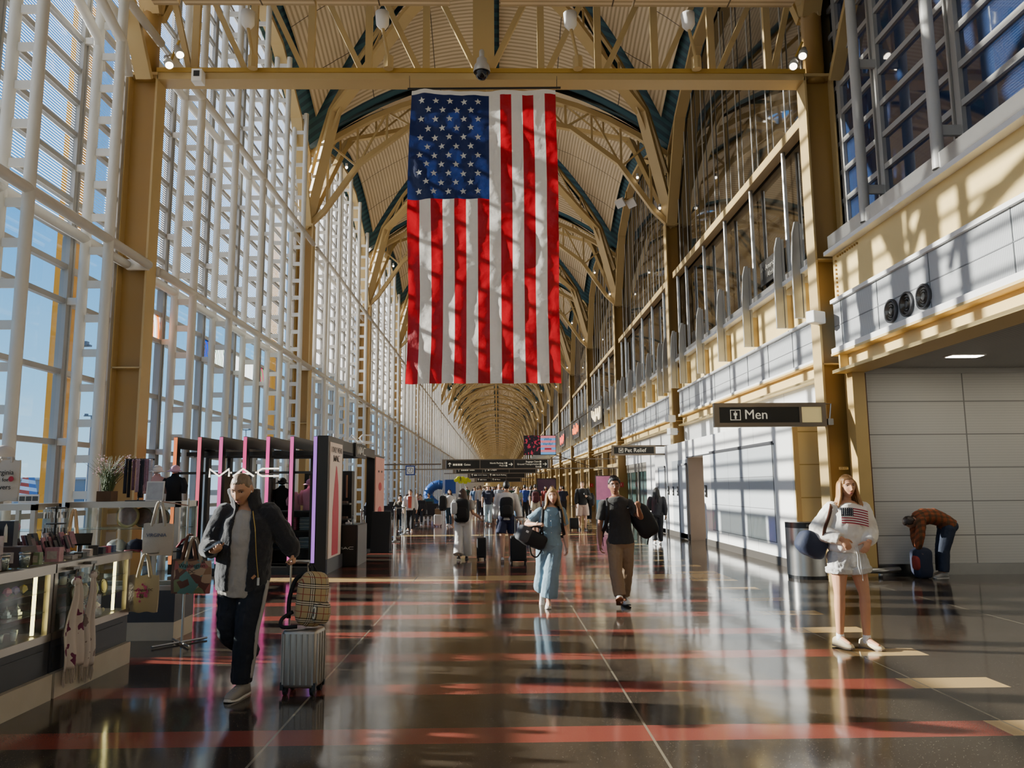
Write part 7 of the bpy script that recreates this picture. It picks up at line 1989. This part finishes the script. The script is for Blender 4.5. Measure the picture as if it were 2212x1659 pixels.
# scarves hanging on the counter front
def scarf(y, w, z1, z0, label, cols, seed):
    t = empty('scarf', (FXX+.05, y, 0), label=label, cat='scarf'); m = MB()
    def fn(a, b_):
        k = .30+.70*min(1, b_*1.6) if b_ < .6 else 1.
        return (.03+.022*math.sin(a*13+seed)*k+.01*math.sin(b_*9), (a-.5)*w*k+.01*math.sin(b_*5+seed), z1-(z1-z0)*b_)
    m.sheet(fn, 26, 24)
    mt, nt, b0 = newmat('blossom_scarf'); co = nt.coord()[0]; nz = nt.noise(co, 9, 2); k = nt.math('GREATER_THAN', nz, .58)
    nt.l.new(nt.mix(k, lin('#C9BEB4'), lin(cols)), b0.inputs['Base Color']); b0.inputs['Roughness'].default_value = .85
    o = m.build('cloth', mt, t, True); o.modifiers.new('s', 'SOLIDIFY').thickness = .006
    m = MB(); r = random.Random(seed)
    for i in range(26):
        p_ = V(fn(i/25, 1)); m.tube([p_, p_+V((r.uniform(-.004, .004), r.uniform(-.008, .008), -.05)), p_+V((0, r.uniform(-.012, .012), -.11-.02*r.random()))], [.004, .004, .003], 5)
    m.build('fringe', M('#B8AC9E', .9), t)
    m = MB(); m.tube([(.02, 0, z1), (.03, 0, z1+.06), (0, 0, z1+.08)], .008, 6); m.box(-.03, .03, -.05, .05, z1+.06, z1+.085); m.build('hook', STEELD, t)
    m = MB(); m.ell((.03, 0, z1-.04), .03, .05, .035); m.build('knot', M('#C4B8AE', .85), t, True)
scarf(6.78, .30, .95, .20, 'white blossom scarf with fringe hanging on the counter front, wider one', '#6A2A48', 1)
scarf(7.06, .18, .97, .16, 'pale grey fringed scarf hanging beside the wider blossom scarf', '#8A7A74', 5)
# goods on the counter top
zt_ = 1.078
def box_item(x, y, w, d, h, col, name, cat, label, rz=0, lidc=None, vs=25, vary=.4, z=None):
    t = empty(name, (x, y, z if z is not None else zt_), rz, label=label, cat=cat)
    m = MB(); m.box(-w/2, w/2, -d/2, d/2, 0, h); m.build('body', M(col, .5, vary=vary, vs=vs), t)
    m = MB(); m.box(-w*.35, w*.35, -d/2-.003, -d/2, h*.2, h*.75); m.build('label_panel', M(lidc or '#B8B0A4', .5, vary=.4, vs=40), t)
    return t
t = empty('magnet_board', (-3.90, 5.62, zt_), label='tall board of picture magnets at the near end of the counter', cat='display board'); t.rotation_euler = (0, 0, .1)
m = MB(); m.box(-.10, .10, -.01, .01, 0, .42); m.build('board', DGRY, t)
for j in range(6):
    for i in range(2):
        m = MB(); m.box(-.092+.095*i, -.005+.095*i, -.018, -.01, .012+.067*j, .07+.067*j); m.build('magnet', M(['#4A6A8A', '#C8B89A', '#B04038', '#7A9AB0', '#D8D0C0', '#3A5A4A'][(j+i*2) % 6], .4, vary=.5, vs=30), t)
t = empty('obelisk_box', (-3.98, 6.42, zt_+.16), label='dark box with a white obelisk picture on the counter', cat='box')
m = MB(); m.box(-.06, .06, -.03, .03, 0, .20); m.build('box', M('#14141E', .4), t); m = MB(); m.prism([(-.016, .03), (.016, .03), (.012, .15), (0, .18), (-.012, .15)], 'y', -.034, -.03); m.build('obelisk_print', M('#D8D0B8', .6), t); 
box_item(-3.98, 6.42, .34, .2, .155, '#3A2C26', 'wooden_riser', 'riser', 'dark wooden riser under the obelisk box', vary=.1)
t = empty('acrylic_rack', (-3.93, 6.02, zt_), label='clear rack of brown keyrings near the magnet board', cat='rack'); m = MB(); m.box(-.14, .14, -.05, .05, 0, .01); m.box(-.14, -.135, -.05, .05, 0, .26); m.box(.135, .14, -.05, .05, 0, .26); m.box(-.14, .14, .045, .05, 0, .26); m.build('rack_body', M('#B8A8A8', .1, alpha=.4), t)
m = MB()
for i in range(9): m.box(-.12+.028*i, -.104+.028*i, -.04, .03, .16, .25)
m.build('keyrings', M('#5A3A38', .5, vary=.4, vs=40), t)
r = random.Random(21)
for i in range(64):
    x = -4.10+.28*r.random(); y = 6.58+.62*r.random()
    t_ = MB(); t_.box(-.004, .004, -.03, .03, 0, .12); o = t_.build('postcard', M(['#15151A', '#2A2A30', '#8A5A68', '#C0B0B0', '#5A4A50'][i % 5], .5, vary=.6, vs=40), loc=(x, y, zt_+.03+.03*(i % 4)), cat='postcard', label='small dark or pink souvenir card standing in the counter rack', group='cards standing in the counter rack'); o.rotation_euler = (0, -.35, r.uniform(-.3, .3))
t = empty('card_rack', (-3.95, 6.88, zt_), label='low wire rack holding souvenir cards', cat='rack'); m = MB()
for z in (.02, .06): m.tube([(-.13, -.32, z), (.09, -.32, z), (.09, .32, z), (-.13, .32, z), (-.13, -.32, z)], .003, 5)
m.build('wire', BLACK, t)
for i, (x, y, lb) in enumerate(((-3.80, 6.10, 'glittery glass tumbler near the magnet board'), (-3.78, 6.33, 'second glittery glass tumbler by the wooden riser'))):
    t = empty('tumbler', (x, y, zt_), label=lb, cat='tumbler'); m = MB(); m.lathe([(0, 0), (.035, 0), (.042, .12), (.038, .12), (.032, .01), (0, .01)], n=18); m.build('glass', M('#8A9490', .12, metal=.5, vary=.5, vs=60), t, True); m = MB(); m.lathe([(.043, .10), (.044, .105), (.043, .11)], n=18); m.build('rim', STEEL, t)
for i, (x, y, w, d, h, c, lb) in enumerate(((-3.78, 5.9, .09, .06, .09, '#B08A86', 'pink patterned gift box near the magnet board'), (-3.80, 6.52, .08, .05, .10, '#7A8A6A', 'green and red printed box on the counter'), (-3.80, 6.78, .12, .07, .12, '#B88A90', 'pale pink acrylic box of cards on the counter'),
        (-3.80, 7.02, .10, .09, .035, '#9A9490', 'flat clear tray of small cards by the counter edge'), (-3.80, 7.2, .08, .07, .045, '#3A3E3C', 'dark glass paperweight block by the counter edge'), (-4.08, 6.2, .1, .08, .26, '#8A7A7A', 'tall grey display pack behind the wooden riser'), (-4.1, 5.85, .12, .1, .34, '#6A2A3A', 'dark red wrapped pack behind the keyring rack'))):
    box_item(x, y, w, d, h, c, 'gift_box', 'box', lb)
# keychain spinner
t = empty('keychain_spinner', (-4.0, 7.12, zt_), label='black revolving tree crowded with metal keychains', cat='spinner rack')
m = MB(); m.tube([(0, 0, 0), (0, 0, .46)], .012, 8); m.lathe([(0, 0), (.09, 0), (.09, .015), (0, .02)], n=16)
for z in (.16, .30, .44): m.lathe([(0, z), (.085, z), (.085, z+.012), (0, z+.012)], n=12)
m.build('tree', BLACK, t)
for z in (.16, .30, .44):
    for i in range(14):
        a = 2*PI*i/14; m = MB(); m.tube([(0, 0, 0), (0, 0, -.03)], .0025, 4); m.box(-.011, .011, -.004, .004, -.085, -.03); q = m.build('keychain', M('#8A8884', .3, metal=.7, vary=.5, vs=60), t); q.location = (.088*math.cos(a), .088*math.sin(a), z); q.rotation_euler = (0, 0, a)
# till and card terminal
t = empty('card_terminal', (-3.93, 7.42, zt_), rz=.4, label='black till screen with card reader at the counter end', cat='till'); m = MB(); m.box(-.09, .09, -.07, .07, 0, .02); m.tube([(0, 0, .02), (0, .02, .12)], .02, 8); m.build('stand', BLACK, t); m = MB(); m.beam((-.0, -.05, .10), (0, .08, .19), .2, .02, up=(0, 0, 1)); m.build('screen', M('#1C1E20', .15), t); m = MB(); m.box(.08, .16, -.09, -.02, 0, .09); m.build('card_reader', BLACK, t)
t = empty('mint_tin', (-4.05, 6.62, zt_+.3), label='round pink tin standing above the card rack', cat='tin'); m = MB(); m.lathe([(0, -.01), (.04, -.01), (.04, .01), (0, .01)], n=20, axis='y'); m.build('tin', M('#A87A84', .4, vary=.3, vs=20), t); m = MB(); m.tube([(0, 0, -.30), (0, 0, -.04)], .004, 5); m.build('stem', STEEL, t)

# more small goods spread over the counter
for i, (y, c, w_) in enumerate(((7.32, '#C8B8B0', 'cream'), (7.56, '#2A2A30', 'black'), (7.66, '#A84A5A', 'rose'), (7.76, '#5A6A8A', 'blue'))):
    t = empty('magnet_stack', (-3.80, y, zt_), label='%s stack of flat souvenir packets near the till end of the counter' % w_, cat='packets')
    m = MB()
    for j in range(6): m.box(-.035+.002*(j % 2), .035, -.028, .028, .011*j, .011*j+.009)
    m.build('packet_pile', M(c, .5, vary=.4, vs=50), t)
for i in range(14):
    m = MB(); m.lathe([(.006, 0), (.006, .13), (.002, .14), (0, .14)], n=6)
    o = m.build('souvenir_pen', M(['#15151A', '#8A3A4A', '#C0B8B0', '#2A3A5A'][i % 4], .3), loc=(-4.12+.012*(i % 7), 6.35+.02*(i//7), zt_+.155), cat='pen', label='slim souvenir pen standing on the wooden riser', group='pens on the wooden riser')
for i in range(12):
    m = MB(); m.ell((0, 0, .03), .03, .03, .03, 10, 6); m.lathe([(.02, 0), (.024, .008), (0, .01)], n=10)
    o = m.build('snow_globe', M(['#C8D0D4', '#9AA8B0', '#B0A8A0'][i % 3], .1, metal=.2, vary=.5, vs=60), loc=(-4.15+.05*(i % 3), 5.1+.09*(i//3), zt_), cat='snow globe', label='little snow globe on the near end of the counter top', group='snow globes on the counter top')
t = empty('wrapped_figures', (-4.02, 5.86, zt_+.27), label='pack of pink topped wrapped dolls above the keyring rack', cat='pack')
m = MB()
for i in range(4): m.tube([(-.1+.06*i, 0, 0), (-.1+.06*i, .01, .12)], [.03, .02], 8)
m.build('wrapped_body', M('#8A8278', .4, vary=.4, vs=30), t, True)
m = MB()
for i in range(4): m.ell((-.1+.06*i, -.005, .10), .025, .022, .02, 10, 6)
m.build('pink_top', M('#B04058', .6, vary=.3), t, True)
